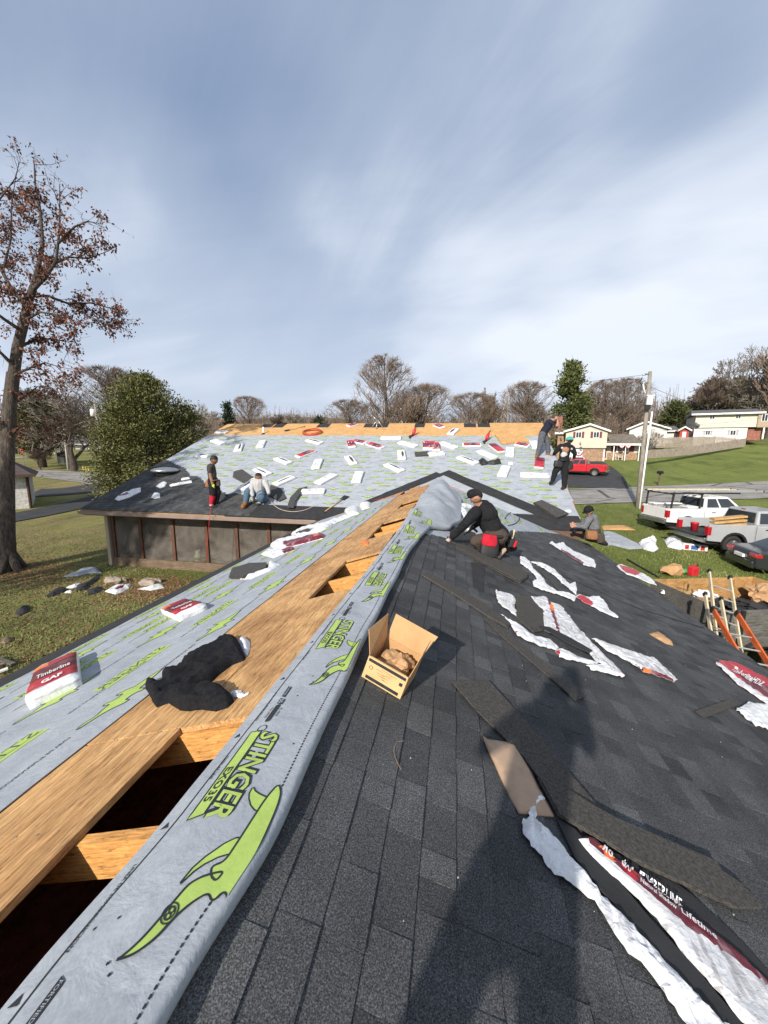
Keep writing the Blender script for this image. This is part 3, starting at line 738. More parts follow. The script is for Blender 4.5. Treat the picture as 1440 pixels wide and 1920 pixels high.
# ------------------------------------------------------------------ loose ridge strip of underlayment with its print
def lerpt(tab, y):
    if y <= tab[0][0]: return tab[0][1]
    for (a, p), (b, q) in zip(tab[:-1], tab[1:]):
        if y <= b:
            f = (y - a) / (b - a); f = f * f * (3 - 2 * f); return p + (q - p) * f
    return tab[-1][1]
XL_T = [(-1, -1.06), (.55, -1.01), (1.06, -.965), (2.14, -.935), (4.0, -.88), (6.5, -.83), (9, -.80), (16, -.78)]
XR_T = [(-1, -.66), (.56, -.62), (1.1, -.575), (3.1, -.575), (4.6, -.56), (5.6, -.50), (6.6, -.42), (7.3, -.05), (8.6, .16), (12.5, .22), (15.0, -.15), (16.2, -.5)]
def sxl(y): return lerpt(XL_T, y)
def sxr(y): return lerpt(XR_T, y) + .005 * math.sin(y * 2.1) + .003 * math.sin(y * 6.7 + 1)
HEAP_T = [(5.2, 0), (6.6, .10), (7.6, .26), (9.5, .34), (12.5, .38), (15.0, .30), (16.2, .12)]
def S(x, y):
    xl, xr = sxl(y), sxr(y); s = max(0, min(1.05, (x - xl) / (xr - xl)))
    base = RZ - TN * (math.sqrt((x - RX) ** 2 + .03 ** 2) - .015)
    l = .024 + .055 * s * s
    wr = noise.noise(Vector((x * 3.0, y * 1.3, 0))) * .010 + noise.noise(Vector((x * 7, y * 4.0, 3))) * .005
    hp = lerpt(HEAP_T, y)
    if hp > 0:
        bump_ = math.sin(math.pi * min(1, max(0, s * .85 + .12)))
        fold = noise.noise(Vector((x * 2.2 + y * .5, y * .9, 7))) * .55 + .22 * math.sin(y * 1.9 + x * 6)
        l += hp * bump_ * (.75 + .5 * fold); wr *= 1 + 2.0 * hp / .3
    return base + l + wr
strip = thing('underlayment_strip', 'loose grey underlayment strip with lime lettering folded along the near ridge', 'underlayment', (RX, 1.0, RZ))
def loc_(p): return Vector(p) - Vector((RX, 1.0, RZ))
mb = MB(); NA = 18; yy = np.concatenate([np.arange(-1.3, 3.2, .045), np.arange(3.2, 16.3, .09)]); nc = NA + 1 + 9
vs = []
for y in yy:
    xl, xr = sxl(y), sxr(y)
    vs += [(xl + (xr - xl) * k / NA, y, S(xl + (xr - xl) * k / NA, y)) for k in range(NA + 1)]
    e = vs[-1]; r_ = max(.018, (e[2] - zR(e[0]) - .018) / 2) if e[2] > zR(e[0]) else .02
    r_ = min(r_, .16)
    for k in range(1, 7):
        th = math.pi / 2 - math.pi * k / 6
        vs.append((e[0] + r_ * .62 * math.cos(th), y, e[2] - r_ + r_ * math.sin(th)))
    vs += [(e[0] - .03 * k, y, e[2] - 2 * r_ + .004 - .0 * k + TN * .03 * k) for k in (1, 3, 4)]
fs = [(i * nc + k, i * nc + k + 1, (i + 1) * nc + k + 1, (i + 1) * nc + k) for i in range(len(yy) - 1) for k in range(nc - 1)]
mb.add([loc_(v) for v in vs], fs); o = mb.build('sheet', UNDER, strip, smooth=True, fixn=False)
def on(x, y, h=.0022): return loc_((x, y, S(x, y) + h))
ml = MB(); mk = MB(); mg = MB(); mk2 = MB()
STG = 'STINGER'
def logo(x0, y0, L=.43):
    f = lambda h: (lambda a, b: on(x0 + b, y0 - a, h))
    q = [(0, 0), (L, 0), (L - .02, .052), (0, .052)]
    v2, t2 = fill2d(q, .03); ml.add([f(.0022)(*v) for v in v2], t2)
    rv, rf = ribbon2d(densify(q, .03), .006); mk.add([f(.0034)(*v) for v in rv], rf)
    put_text(mk, 'EXO35', lambda a, b: f(.004)(a + .20, b + .010), .16, .031, bold=.02)
    put_text(mk, STG, lambda a, b: f(.0022)(a + .004, b + .066), L - .01, .074, bold=.11)
    put_text(ml, STG, lambda a, b: f(.0034)(a + .004, b + .066), L - .01, .074, bold=.025)
def badges(x0, y0):
    f = lambda h: (lambda a, b: on(x0 + b, y0 - a, h))
    def para(a, b, w_, h_, sk=.012):
        v2, t2 = fill2d([(a, b), (a + w_, b), (a + w_ + sk, b + h_), (a + sk, b + h_)], .03); mk.add([f(.0024)(*v) for v in v2], t2)
    para(0, 0, .085, .024); put_text(mg, 'FORTIFIED', lambda a, b: f(.0036)(a + .008, b + .007), .075, .011, bold=.02)
    para(.10, 0, .042, .034); put_text(mg, '35', lambda a, b: f(.0036)(a + .110, b + .006), .032, .022, bold=.04)
    pill = [(.165 + .013 * math.cos(t_), .017 + .013 * math.sin(t_)) for t_ in np.linspace(math.pi / 2, 1.5 * math.pi, 6)] + [(.27 + .013 * math.cos(t_), .017 + .013 * math.sin(t_)) for t_ in np.linspace(-math.pi / 2, math.pi / 2, 6)]
    v2, t2 = fill2d(pill, .03); mk.add([f(.0024)(*v) for v in v2], t2)
    put_text(mk, 'TDI LISTED', lambda a, b: f(.0024)(a + .17, b - .014), .08, .010, bold=.02)
    put_text(mk, 'FL 19523', lambda a, b: f(.0024)(a + .18, b + .038), .06, .010, bold=.02)
    ring = [(.325 + .020 * math.cos(t_), .017 + .020 * math.sin(t_)) for t_ in np.linspace(0, 2 * math.pi, 16)[:-1]]
    rv, rf = ribbon2d(ring, .004); mk.add([f(.0024)(*v) for v in rv], rf)
def creature(x0, y0, sc_=1.0):
    """a generic winged-insect mark: curved tail, bent legs, slim body"""
    f = lambda h: (lambda a, b: on(min(x0 + b * sc_, sxr(y0 - a * sc_) + .004), y0 - a * sc_, h))
    tail = [(.0, .00), (-.012, .012), (-.05, .030), (-.10, .042), (-.15, .050), (-.19, .058), (-.215, .078), (-.235, .110), (-.245, .135), (-.215, .128), (-.225, .105), (-.25, .090), (-.27, .120),
            (-.33, .126), (-.41, .132), (-.50, .140), (-.57, .158), (-.52, .19), (-.36, .20), (-.24, .20), (-.18, .195), (-.20, .165), (-.165, .150), (-.185, .125), (-.15, .095), (-.11, .075), (-.06, .062), (-.02, .035)]
    def chai(p_, it=2):
        for _ in range(it): p_ = [q for i in range(len(p_)) for q in (tuple(Vector(p_[i]).lerp(Vector(p_[(i + 1) % len(p_)]), .22)), tuple(Vector(p_[i]).lerp(Vector(p_[(i + 1) % len(p_)]), .78)))]
        return p_
    for leg in ([(-.30, .155), (-.29, .105), (-.24, .055), (-.17, .030), (-.25, .042), (-.34, .10), (-.36, .155)], [(-.44, .165), (-.45, .11), (-.49, .075), (-.53, .072), (-.51, .095), (-.50, .165)]):
        leg = chai(leg, 1); v2, t2 = fill2d(leg, .03); ml.add([f(.0014)(*v) for v in v2], t2)
        rv, rf = ribbon2d(leg, .005); mk.add([f(.0021)(*v) for v in rv], rf)
    tail = chai(tail); v2, t2 = fill2d(tail, .03); ml.add([f(.0028)(*v) for v in v2], t2)
    rv, rf = ribbon2d(tail, .0062); mk.add([f(.0038)(*v) for v in rv], rf)
    for rr in (.020, .013, .0065):
        for dx in ((0,) if rr > .01 else (-.007, .007)):
            ring = [(-.115 + dx + rr * 1.25 * math.cos(t_), .058 + rr * .9 * math.sin(t_)) for t_ in np.linspace(0, 2 * math.pi, 16)[:-1]]
            rv, rf = ribbon2d(ring, .0038); mk.add([f(.0042)(*v) for v in rv], rf)
for k in range(-1, 6):
    yk = 1.42 + 1.17 * k
    logo(sxl(yk - .2) + .105, yk)
    badges(sxl(yk + .3) + .115, yk + .62 - .28)
    creature(sxr(yk - .8) - .155, yk - .80, 1.0)
for k in range(-4, 40):                       # overlap line, arrows, dashes
    ya = .1 + k * .145
    if ya > 6.4: break
    vsl, fsl = ribbon2d([(sxl(y) + .062, y) for y in np.linspace(ya, ya + .147, 4)], .005, False)
    mk.add([on(*v) for v in vsl], fsl)
    if k % 3 == 0:
        mk.add([on(sxl(ya) + .020, ya), on(sxl(ya) + .048, ya + .004), on(sxl(ya) + .034, ya + .026)], [(0, 1, 2)])
        s_ = 'OVERLAP LINE' if k % 6 == 0 else 'LINEA DE SUPERPOSICION'
        put_text(mk, s_, lambda a, b: on(sxl(ya) + .070 + b, ya + .32 - a), .12 if k % 6 == 0 else .22, .011, bold=.02)
    for j in range(9):
        y1 = ya + j * .0161; x1 = sxr(y1) - .030
        mk.add([on(x1, y1), on(x1 + .006, y1), on(x1 + .006, y1 + .0095), on(x1, y1 + .0095)], [(0, 1, 2, 3)])
rnd = random.Random(4)
for k in range(40):
    y1 = rnd.uniform(.4, 5); x1 = sxl(y1) + rnd.uniform(.03, .34)
    mk.add([on(x1 + .0045 * math.cos(a), y1 + .0045 * math.sin(a)) for a in (0, 1.2, 2.5, 3.8, 5)], [(0, 1, 2, 3, 4)])
for mm, nm, mt in ((ml, 'lime_lettering', LIME), (mk, 'black_lettering', INK), (mg, 'small_lettering', UNDER)): mm.build(nm, mt, strip, fixn=False)['kind'] = 'stuff'

# print on the nailed underlayment ----------------------------------------
INSECT = [(0, .0), (.10, .03), (.22, .05), (.34, .07), (.38, .14), (.44, .20), (.47, .17), (.45, .10), (.55, .10), (.60, .18), (.64, .16), (.62, .09), (.72, .08), (.80, .05), (.92, .09), (1.0, .06), (.90, .03),
          (.80, .0), (.72, -.05), (.66, -.13), (.61, -.14), (.60, -.07), (.50, -.08), (.46, -.16), (.42, -.13), (.42, -.06), (.30, -.05), (.16, -.03)]
for _ in range(1): INSECT = [q for i in range(len(INSECT)) for q in (tuple(Vector(INSECT[i]).lerp(Vector(INSECT[(i + 1) % len(INSECT)]), .2)), tuple(Vector(INSECT[i]).lerp(Vector(INSECT[(i + 1) % len(INSECT)]), .8)))]
def print_field(fr, u0, u1, v0, v1, mask, parent, flip=1, du=1.15, rowh=.46, seed=0, fine=True, big=1.0):
    rnd = random.Random(seed); g = MB(); b = MB(); h0 = .0016
    off = FR[fr][3]; i = 0; v = v0
    while v < v1:
        u = u0 + (.0 if i % 2 else .55) + rnd.uniform(0, .3)
        while u < u1:
            if i % 2 == 0:
                L, hh = .62 * big, .10 * big
                if mask(u, v) and mask(u + L * flip, v + hh):
                    q = [(0, 0), (L, 0), (L - .03, hh * .42), (0, hh * .42)]
                    P = lambda a, c, h=h0: pt(fr, u + a * flip, v + c * flip, h)
                    g.add([P(*k) for k in q], [(0, 1, 2, 3)])
                    put_text(b, 'EXO35', lambda a, c: P(a + .3, c + .008, h0 + .001), .2, .026, bold=.02)
                    g.add([P(0, hh * .5), P(L, hh * .5), P(L, hh * 1.35), P(0, hh * 1.35)], [(0, 1, 2, 3)])
                    put_text(b, STG, lambda a, c: P(a + .01, c + hh * .52, h0 + .001), L - .02, hh * .8, bold=-.005)
                    put_text(b, 'OVERLAP LINE', lambda a, c: P(a + .7, c + .02, h0), .30, .022, bold=.03)
            else:
                L = .62 * big
                if mask(u, v) and mask(u + L * flip, v):
                    P = lambda a, c, h=h0: pt(fr, u + a * L * flip, v + c * L * flip, h)
                    v2, t2 = fill2d(INSECT, .35); g.add([P(*k) for k in v2], t2)
                    rv, rf = ribbon2d(INSECT, .016); b.add([P(*k, h0 + .001) for k in rv], rf)
                    put_text(b, 'LINEA DE SUPERPOSICION', lambda a, c: P(a * 1.0 + 1.08, c + .0, h0), .55, .035, bold=.03)
            u += du
        v += rowh * (.42 if i % 2 == 0 else .58) * 1.0; i += 1
    og = g.build('lime_lettering', LIME, parent, fixn=False); ob = b.build('black_lettering', INKG, parent, fixn=False)
    for o in (og, ob):
        o['kind'] = 'stuff'; o.matrix_parent_inverse = parent.matrix_world.inverted()
    return og, ob
def topmost(fr, h): return lambda o: [setattr(k, 'location', FR[fr][3] * h) for k in o]
topmost('L', .008)(print_field('L', -1.0, 12.8, vL(-4.55), vL(-3.66), lambda u, v: -1.2 < u < 12.6, lu[0], -1, rowh=.8, seed=1, big=1.1))
topmost('L', .0115)(print_field('L', -1.0, 13.2, vL(-3.5), vL(-2.1), lambda u, v: -1.2 < u < 13.2, lu[1], -1, rowh=.95, seed=2, big=1.15))
def mmask(u, v):
    if u > rakeR(v) - .1 or u < MXL + .1: return False
    if u < mhi(v) + .2 and v < max(p.y for p in MPOLY): return False
    if RX - 4.4 < u < xv + .8:
        Y = MY + v * MC
        if Y < yv(max(min(u, xv), xvl)) + .35: return False
    return v > .95
bpy.context.view_layer.update()
for i, (a, b) in enumerate(rows):
    og, ob = print_field('M', MXL + .2, 4.6, a + .16, b - .12, mmask, mu[i], 1, rowh=.66, du=1.6, seed=40 + i, big=.85)
    for k in (og, ob): k.location = FR['M'][3] * .0225
vright = lambda u, v: 6.0 < u < YA - .4 and RX - v * CS < 4.1 and u < yv(min(RX - v * CS, xv)) - .2 and u > shtop(v) + .1
ru = [o for o in house.children if o.name.startswith('underlayment') and o not in lu and o not in mu and 'flap' not in o.name][0]
og, ob = print_field('R', 6.0, 16, vR(4.0), vR(-.5), vright, ru, 1, rowh=.62, seed=77)

# ------------------------------------------------------------------ soft shapes traced on a roof plane
def cr(ox, oy, s, pts): return [(ox + x * s, oy + y * s) for x, y in pts]
HF = {}
def edge_dist(p, poly):
    best = 1e9; P = Vector(p)
    for i in range(len(poly)):
        a = Vector(poly[i]); b = Vector(poly[i - 1]); d_ = b - a; L = d_.length_squared
        t_ = max(0, min(1, (P - a).dot(d_) / L)) if L > 0 else 0; best = min(best, (P - a - d_ * t_).length)
    return best
def soft(name, fr, px, matl, label=None, cat=None, hgt=.02, rim=.02, wr=.006, wf=14.0, step=.03, base=.014, jit=.006, regions=(), parent=None, seed=0, group=None, gnd=False, thick=.002, uvpoly=None, crease=False, flat=True):
    """crumpled sheet or soft thing whose outline lies on a roof plane; regions = [(outline, material)]"""
    if gnd:
        w3 = [G(*p) for p in px]; o_ = sum(w3, Vector()) / len(w3); poly = [Vector((p.x - o_.x, p.y - o_.y)) for p in w3]
        F = lambda u, v, h: Vector((u, v, gz(o_.x + u, o_.y + v) - o_.z + h)); cen = Vector((0, 0)); origin = o_
        tr = lambda p: (lambda q: Vector((q.x - o_.x, q.y - o_.y)))(G(*p))
    else:
        poly = uvpoly or [uv(fr, p) for p in px]; cen = sum(poly, Vector((0, 0))) / len(poly); origin = pt(fr, cen.x, cen.y, 0)
        F = lambda u, v, h: pt(fr, u, v, h) - origin
        tr = lambda p: uv(fr, p)
    v2, t2 = fill2d(poly, step, jit, seed); dense = densify(poly, step)
    regs = [([tr(p) for p in q], k + 1) for k, (q, _) in enumerate(regions)]
    def hfun(q, e=None):
        e = edge_dist(q, poly) if e is None else e
        a = 1 - math.exp(-e / rim); nz = lambda k, o_: noise.noise(Vector((q.x * wf * k, q.y * wf * k, seed + o_)))
        if crease: z = hgt * a + (.25 + .75 * a) * wr * (1.3 * (1 - 2.2 * abs(nz(.55, 0))) * .5 + .8 * (.45 - abs(nz(1.2, 5))) + .5 * (.35 - abs(nz(2.6, 9))))
        else: z = hgt * a + a * wr * (nz(1, 0) + .6 * nz(2.3, 5) + .5 * abs(nz(.5, 9))) + .5 * wr * nz(.7, 3) * (1 - a)
        return base + max(z, -.004)
    hs = []
    for q in v2:
        e = edge_dist(q, poly)
        hs.append(hfun(q, e))
    mb = MB(); n = len(v2)
    mi = []
    for f_ in t2:
        c = sum((v2[i] for i in f_), Vector((0, 0))) / len(f_); k = 0
        for rp, kk in regs:
            if inpoly(c, rp): k = kk
        mi.append(k)
    mb.add([F(q.x, q.y, h) for q, h in zip(v2, hs)], t2); mb.m = mi
    mb.add([F(q.x, q.y, max(h - thick - hgt * .0, base - .008 if not gnd else -.02) if hgt < .03 else base - .01) for q, h in zip(v2, hs)], [tuple(reversed(f_)) for f_ in t2], 0)
    # close the rim
    cnt = {}
    for f_ in t2:
        for i in range(len(f_)):
            a, b = f_[i], f_[(i + 1) % len(f_)]; cnt.setdefault((min(a, b), max(a, b)), []).append((a, b))
    rimf = [(e[0][1], e[0][0], e[0][0] + n, e[0][1] + n) for e in cnt.values() if len(e) == 1]
    mb.f += rimf; mb.m += [0] * len(rimf); mb.c += [0] * len(rimf)
    o = mb.build(name, [matl] + [m_ for _, m_ in regions], None, smooth=not (crease and flat), fixn=False)
    o.location = origin; HF[o.name] = hfun
    if parent:
        o.parent = parent; o.location = origin - parent.location
    if label: tag(o, label, cat, group)
    o['_seed'] = seed; del o['_seed']
    return o

# black sweatshirt left on the decking
C2 = lambda p: cr(200, 1150, .2778, p)
BLK = M('black_cotton', (0.010, 0.010, 0.012), .95, .5, 40, .35, 90, spec=.2)
sw = soft('sweatshirt', 'L', C2([(265, 520), (290, 480), (340, 475), (380, 500), (380, 440), (430, 425), (500, 390), (560, 320), (640, 280), (720, 240), (780, 215), (840, 180), (880, 175), (910, 240), (940, 300), (930, 322), (850, 352), (760, 420), (720, 460), (650, 510), (740, 505), (800, 530), (850, 570), (862, 600), (820, 640), (740, 665), (640, 652), (560, 665), (500, 660), (450, 630), (420, 610), (340, 640), (310, 600), (300, 560)]), BLK, 'black sweatshirt lying crumpled on the bare decking', 'sweatshirt', hgt=.040, rim=.014, wr=.050, wf=6.5, step=.015, base=.004, jit=0, seed=3, crease=True, flat=False)
for nm, pl, sd_ in (('sleeve', [(600, 560), (660, 512), (740, 507), (800, 530), (850, 570), (860, 600), (820, 638), (740, 660), (650, 648), (590, 620)], 4), ('waistband', [(800, 215), (842, 184), (878, 180), (908, 242), (936, 300), (925, 320), (880, 335), (855, 280)], 7), ('sleeve', [(270, 520), (292, 484), (340, 480), (385, 530), (415, 590), (340, 634), (314, 600)], 9)):
    soft(nm, 'L', C2(pl), BLK, hgt=.050, rim=.016, wr=.026, wf=10, step=.014, base=.014, jit=0, seed=sd_, crease=True, flat=False, parent=sw)
soft('white_cap', 'L', C2([(888, 205), (905, 178), (940, 168), (968, 195), (970, 240), (950, 290), (925, 280)]), M('white_cloth', (.72, .72, .73), .8, .1, 20, .3, 60), 'white cloth tip poking out of the black sweatshirt', 'cloth', hgt=.055, rim=.03, wr=.004, step=.016, base=.004, jit=0, seed=8)
soft('tissue', 'L', C2([(838, 535), (865, 522), (905, 525), (935, 545), (970, 535), (950, 555), (905, 575), (850, 570)]), FILM, 'small crumpled white tissue beside the black sweatshirt', 'tissue', hgt=.012, rim=.012, wr=.012, wf=30, step=.012, base=.004, seed=9)

# cardboard box of packing paper
B0 = RW(678, 1268, .015); B1 = RW(750, 1311, .015)
ex = (B1 - B0); BWd = ex.length; ex.normalize(); nR = FR['R'][3]; ex = (ex - nR * ex.dot(nR)).normalized(); ey = nR.cross(ex)
box = thing('cardboard_box', 'open tan cardboard box holding crumpled brown paper beside the ridge strip', 'box', mw=Matrix.Translation(B0) @ Matrix((ex, ey, nR)).transposed().to_4x4())
bw, bd, bh, tk = BWd, .29, .15, .004
def bpanel(name, q, matl=CARD, th=tk):
    """thin board from four corners"""
    a, b, c, d_ = [Vector(p) for p in q]; n_ = (b - a).cross(d_ - a).normalized() * th
    mb = MB(); vs = [a, b, c, d_]; mb.add([v + n_ / 2 for v in vs] + [v - n_ / 2 for v in vs], [(0, 1, 2, 3), (7, 6, 5, 4), (0, 4, 5, 1), (1, 5, 6, 2), (2, 6, 7, 3), (3, 7, 4, 0)])
    return mb.build(name, matl, box)
bpanel('bottom', [(0, 0, .002), (bw, 0, .002), (bw, bd, .002), (0, bd, .002)])
ff = bpanel('front_panel', [(0, 0, 0), (bw, 0, 0), (bw, 0, bh), (0, 0, bh)], CARDL)
bpanel('side_panel', [(0, .004, 0), (0, bd - .004, 0), (0, bd - .004, bh), (0, .004, bh)]); bpanel('side_panel', [(bw, .004, 0), (bw, bd - .004, 0), (bw, bd - .004, bh), (bw, .004, bh)])
bpanel('back_panel', [(0, bd, 0), (bw, bd, 0), (bw, bd, bh), (0, bd, bh)])
bpanel('flap', [(-.002, .01, bh), (-.002, bd, bh), (-.05, bd + .01, bh + .15), (-.07, .05, bh + .12)])
bpanel('flap', [(bw + .002, .01, bh), (bw + .002, bd, bh), (bw + .012, bd - .02, bh + .135), (bw + .015, .10, bh + .12)])
bpanel('flap', [(0.0, bd + .002, bh), (bw, bd + .002, bh), (bw + .04, bd + .05, bh + .145), (-.01, bd + .06, bh + .15)])
bpanel('flap', [(.012, .006, bh - .002), (bw - .012, .006, bh - .002), (bw - .03, .10, bh - .06), (.03, .10, bh - .06)])
mk = MB()
for (x0, x1, z0, z1) in [(.03, .97, .80, .93), (.08, .92, .06, .20)]:
    mk.add([(x0 * bw, -.0032, z0 * bh), (x1 * bw, -.0032, z0 * bh), (x1 * bw, -.0032, z1 * bh), (x0 * bw, -.0032, z1 * bh)], [(0, 1, 2, 3)])
rnd = random.Random(3)
for k in range(16):
    x0 = rnd.uniform(.25, .6) * bw; z0 = (.30 + .03 * k) * bh
    if k % 3: mk.add([(x0, -.0032, z0), (x0 + rnd.uniform(.05, .25) * bw, -.0032, z0), (x0 + rnd.uniform(.05, .25) * bw, -.0032, z0 + .0016), (x0, -.0032, z0 + .0016)], [(0, 1, 2, 3)])
mk.add([(.86 * bw, -.0032, .5 * bh), (.94 * bw, -.0032, .5 * bh), (.94 * bw, -.0032, .64 * bh), (.86 * bw, -.0032, .64 * bh)], [(0, 1, 2, 3)])
ring = [(.14 * bw + .011 * math.cos(a), .58 * bh + .011 * math.sin(a)) for a in np.linspace(0, 2 * math.pi, 14)[:-1]]
rv, rf = ribbon2d(ring, .003); mk.add([(v.x, -.0032, v.y) for v in rv], rf)
mk.build('printed_marks', INK, ff, fixn=False)
def crumple(name, c, r, matl, seed, label=None, cat=None, parent=None, sq=(1, 1, .6), n=3, amp=.55):
    bm = bmesh.new(); bmesh.ops.create_icosphere(bm, subdivisions=n, radius=1)
    for v in bm.verts:
        k = 1 + amp * (noise.noise(v.co * 1.7 + Vector((seed, 0, 0))) + .6 * (abs(noise.noise(v.co * 3.5 + Vector((0, seed, 0)))) - .2))
        v.co = Vector((v.co.x * r * sq[0] * k, v.co.y * r * sq[1] * k, v.co.z * r * sq[2] * k))
    me = bpy.data.meshes.new(name); bm.to_mesh(me); bm.free(); me.materials.append(matl)
    o = bpy.data.objects.new(name, me); col.objects.link(o); o.location = c
    if parent: o.parent = parent
    if label: tag(o, label, cat)
    return o
pp = box.matrix_world @ Vector((bw * .5, bd * .55, .085))
crumple('packing_paper', pp, .10, KRAFT, 5, 'crumpled brown packing paper inside the open cardboard box', 'paper', n=4)
# ------------------------------------------------------------------ shingle bundles
def bundle_mesh(style, L, W, T, seed, plane_axis=None):
    rnd = random.Random(seed); nx, ny = 14, 6; mb = MB()
    def P(i, j):
        x = -L / 2 + L * i / nx; y = -W / 2 + W * j / ny
        ex_ = min(i, nx - i) / nx * L; ey_ = min(j, ny - j) / ny * W
        z = T - .012 * math.exp(-ex_ / .02) - .012 * math.exp(-ey_ / .02) + .006 * noise.noise(Vector((x * 7, y * 9, seed))) + .004 * noise.noise(Vector((x * 22, y * 22, seed)))
        y += .006 * noise.noise(Vector((x * 9, j, seed + 3))); x += .006 * noise.noise(Vector((i, y * 9, seed + 7)))
        return Vector((x, y, z))
    top = [P(i, j) for i in range(nx + 1) for j in range(ny + 1)]
    fs = [(i * (ny + 1) + j, (i + 1) * (ny + 1) + j, (i + 1) * (ny + 1) + j + 1, i * (ny + 1) + j + 1) for i in range(nx) for j in range(ny)]
    mi = []
    for i in range(nx):
        for j in range(ny):
            f = (i + .5) / nx; g = (j + .5) / ny
            if style == 'm': mi.append(0 if (f < .06 or f > .95) else (1 if f < .36 else (2 if f < .80 else (1 if g < .7 else 3))))
            elif style == 'r': mi.append(1 if f < .45 else 2)
            else: mi.append(0)
    mb.add(top, fs); mb.m = mi
    b_ = [(i, 0) for i in range(nx)] + [(nx, j) for j in range(ny)] + [(i, ny) for i in range(nx, 0, -1)] + [(0, j) for j in range(ny, 0, -1)]
    idx = [i * (ny + 1) + j for i, j in b_]; n = len(idx); o = len(mb.v)
    mb.v += [(mb.v[k][0] * 1.01, mb.v[k][1] * 1.01, T * .5) for k in idx] + [(mb.v[k][0] * .99, mb.v[k][1] * .99, 0) for k in idx]
    side = 0 if style != 'd' else 0
    for k in range(n):
        k2 = (k + 1) % n
        mb.f += [(idx[k2], idx[k], o + k, o + k2), (o + k2, o + k, o + n + k, o + n + k2)]; mb.m += [side, side]; mb.c += [0, 0]
    mb.c = [0] * len(mb.f)
    return mb
def bundle(fr, a, b, style, label, cat='bundle', L=None, W=.37, T=.085, seed=None, base=.02, group=None, clampL=(.7, 1.15), name=None, tilt=0.0, pa=None):
    A, B = uv(fr, a), uv(fr, b); c = (A + B) / 2; d_ = B - A; L = L or max(clampL[0], min(clampL[1], d_.length)); seed = seed if seed is not None else int(abs(a[0] * 13 + a[1] * 7)) % 997
    mw = fmatw(fr, c.x, c.y, math.atan2(d_.y, d_.x), base)
    if tilt: mw = mw @ Matrix.Rotation(tilt, 4, 'X')
    t_ = thing(name or 'shingle_bundle', label, cat, group=group, mw=mw)
    mats = {'w': [FILM], 's': [FILM], 'm': [FILM, REDF, MAROON, ORNGF], 'r': [FILM, MAROON, REDF], 'd': [FELTG], 'c': [FILMC]}[style]
    mb = bundle_mesh(style, L, W, T, seed); mb.build('wrapped_stack', mats, t_, smooth=True, fixn=False)
    rnd = random.Random(seed)
    if style == 's':
        k = 12; w0 = rnd.uniform(.22, .36) * W; l0 = rnd.uniform(.34, .44) * L; sh = rnd.uniform(-.05, .05)
        q = [(-l0 + 2 * l0 * i / k, sh + w0 * math.sin(math.pi * i / k) ** .8 * rnd.uniform(.5, .7)) for i in range(k + 1)] + [(l0 - 2 * l0 * i / k, sh - w0 * math.sin(math.pi * i / k) ** .8 * rnd.uniform(.25, .5)) for i in range(1, k)]
        m2 = MB(); m2.add([(x, y, T + .006) for x, y in q] + [(x, y, T - .02) for x, y in q], [tuple(range(len(q)))] + [(i, (i + 1) % len(q), (i + 1) % len(q) + len(q), i + len(q)) for i in range(len(q))]); m2.build('exposed_shingles', FELTG, t_)
    if style in 'ms w':
        m2 = MB()
        for i in range(4):
            x0 = rnd.uniform(-.4, .3) * L; y0 = rnd.uniform(-.4, .3) * W; l = rnd.uniform(.06, .2) * L
            m2.add([(x0, y0, T + .0075), (x0 + l, y0, T + .0075), (x0 + l, y0 + .018, T + .0075), (x0, y0 + .018, T + .0075)], [(0, 1, 2, 3)])
        if style != 's': m2.build('printed_marks', WHINK if style == 'm' else INKG, t_, fixn=False)['kind'] = 'stuff'
    return t_
c2 = lambda x, y: (360 + x * .2778, 760 + y * .2778)
c3 = lambda x, y: (720 + x * .2778, 760 + y * .2778)
GB = 'shingle bundles laid out on the main roof'
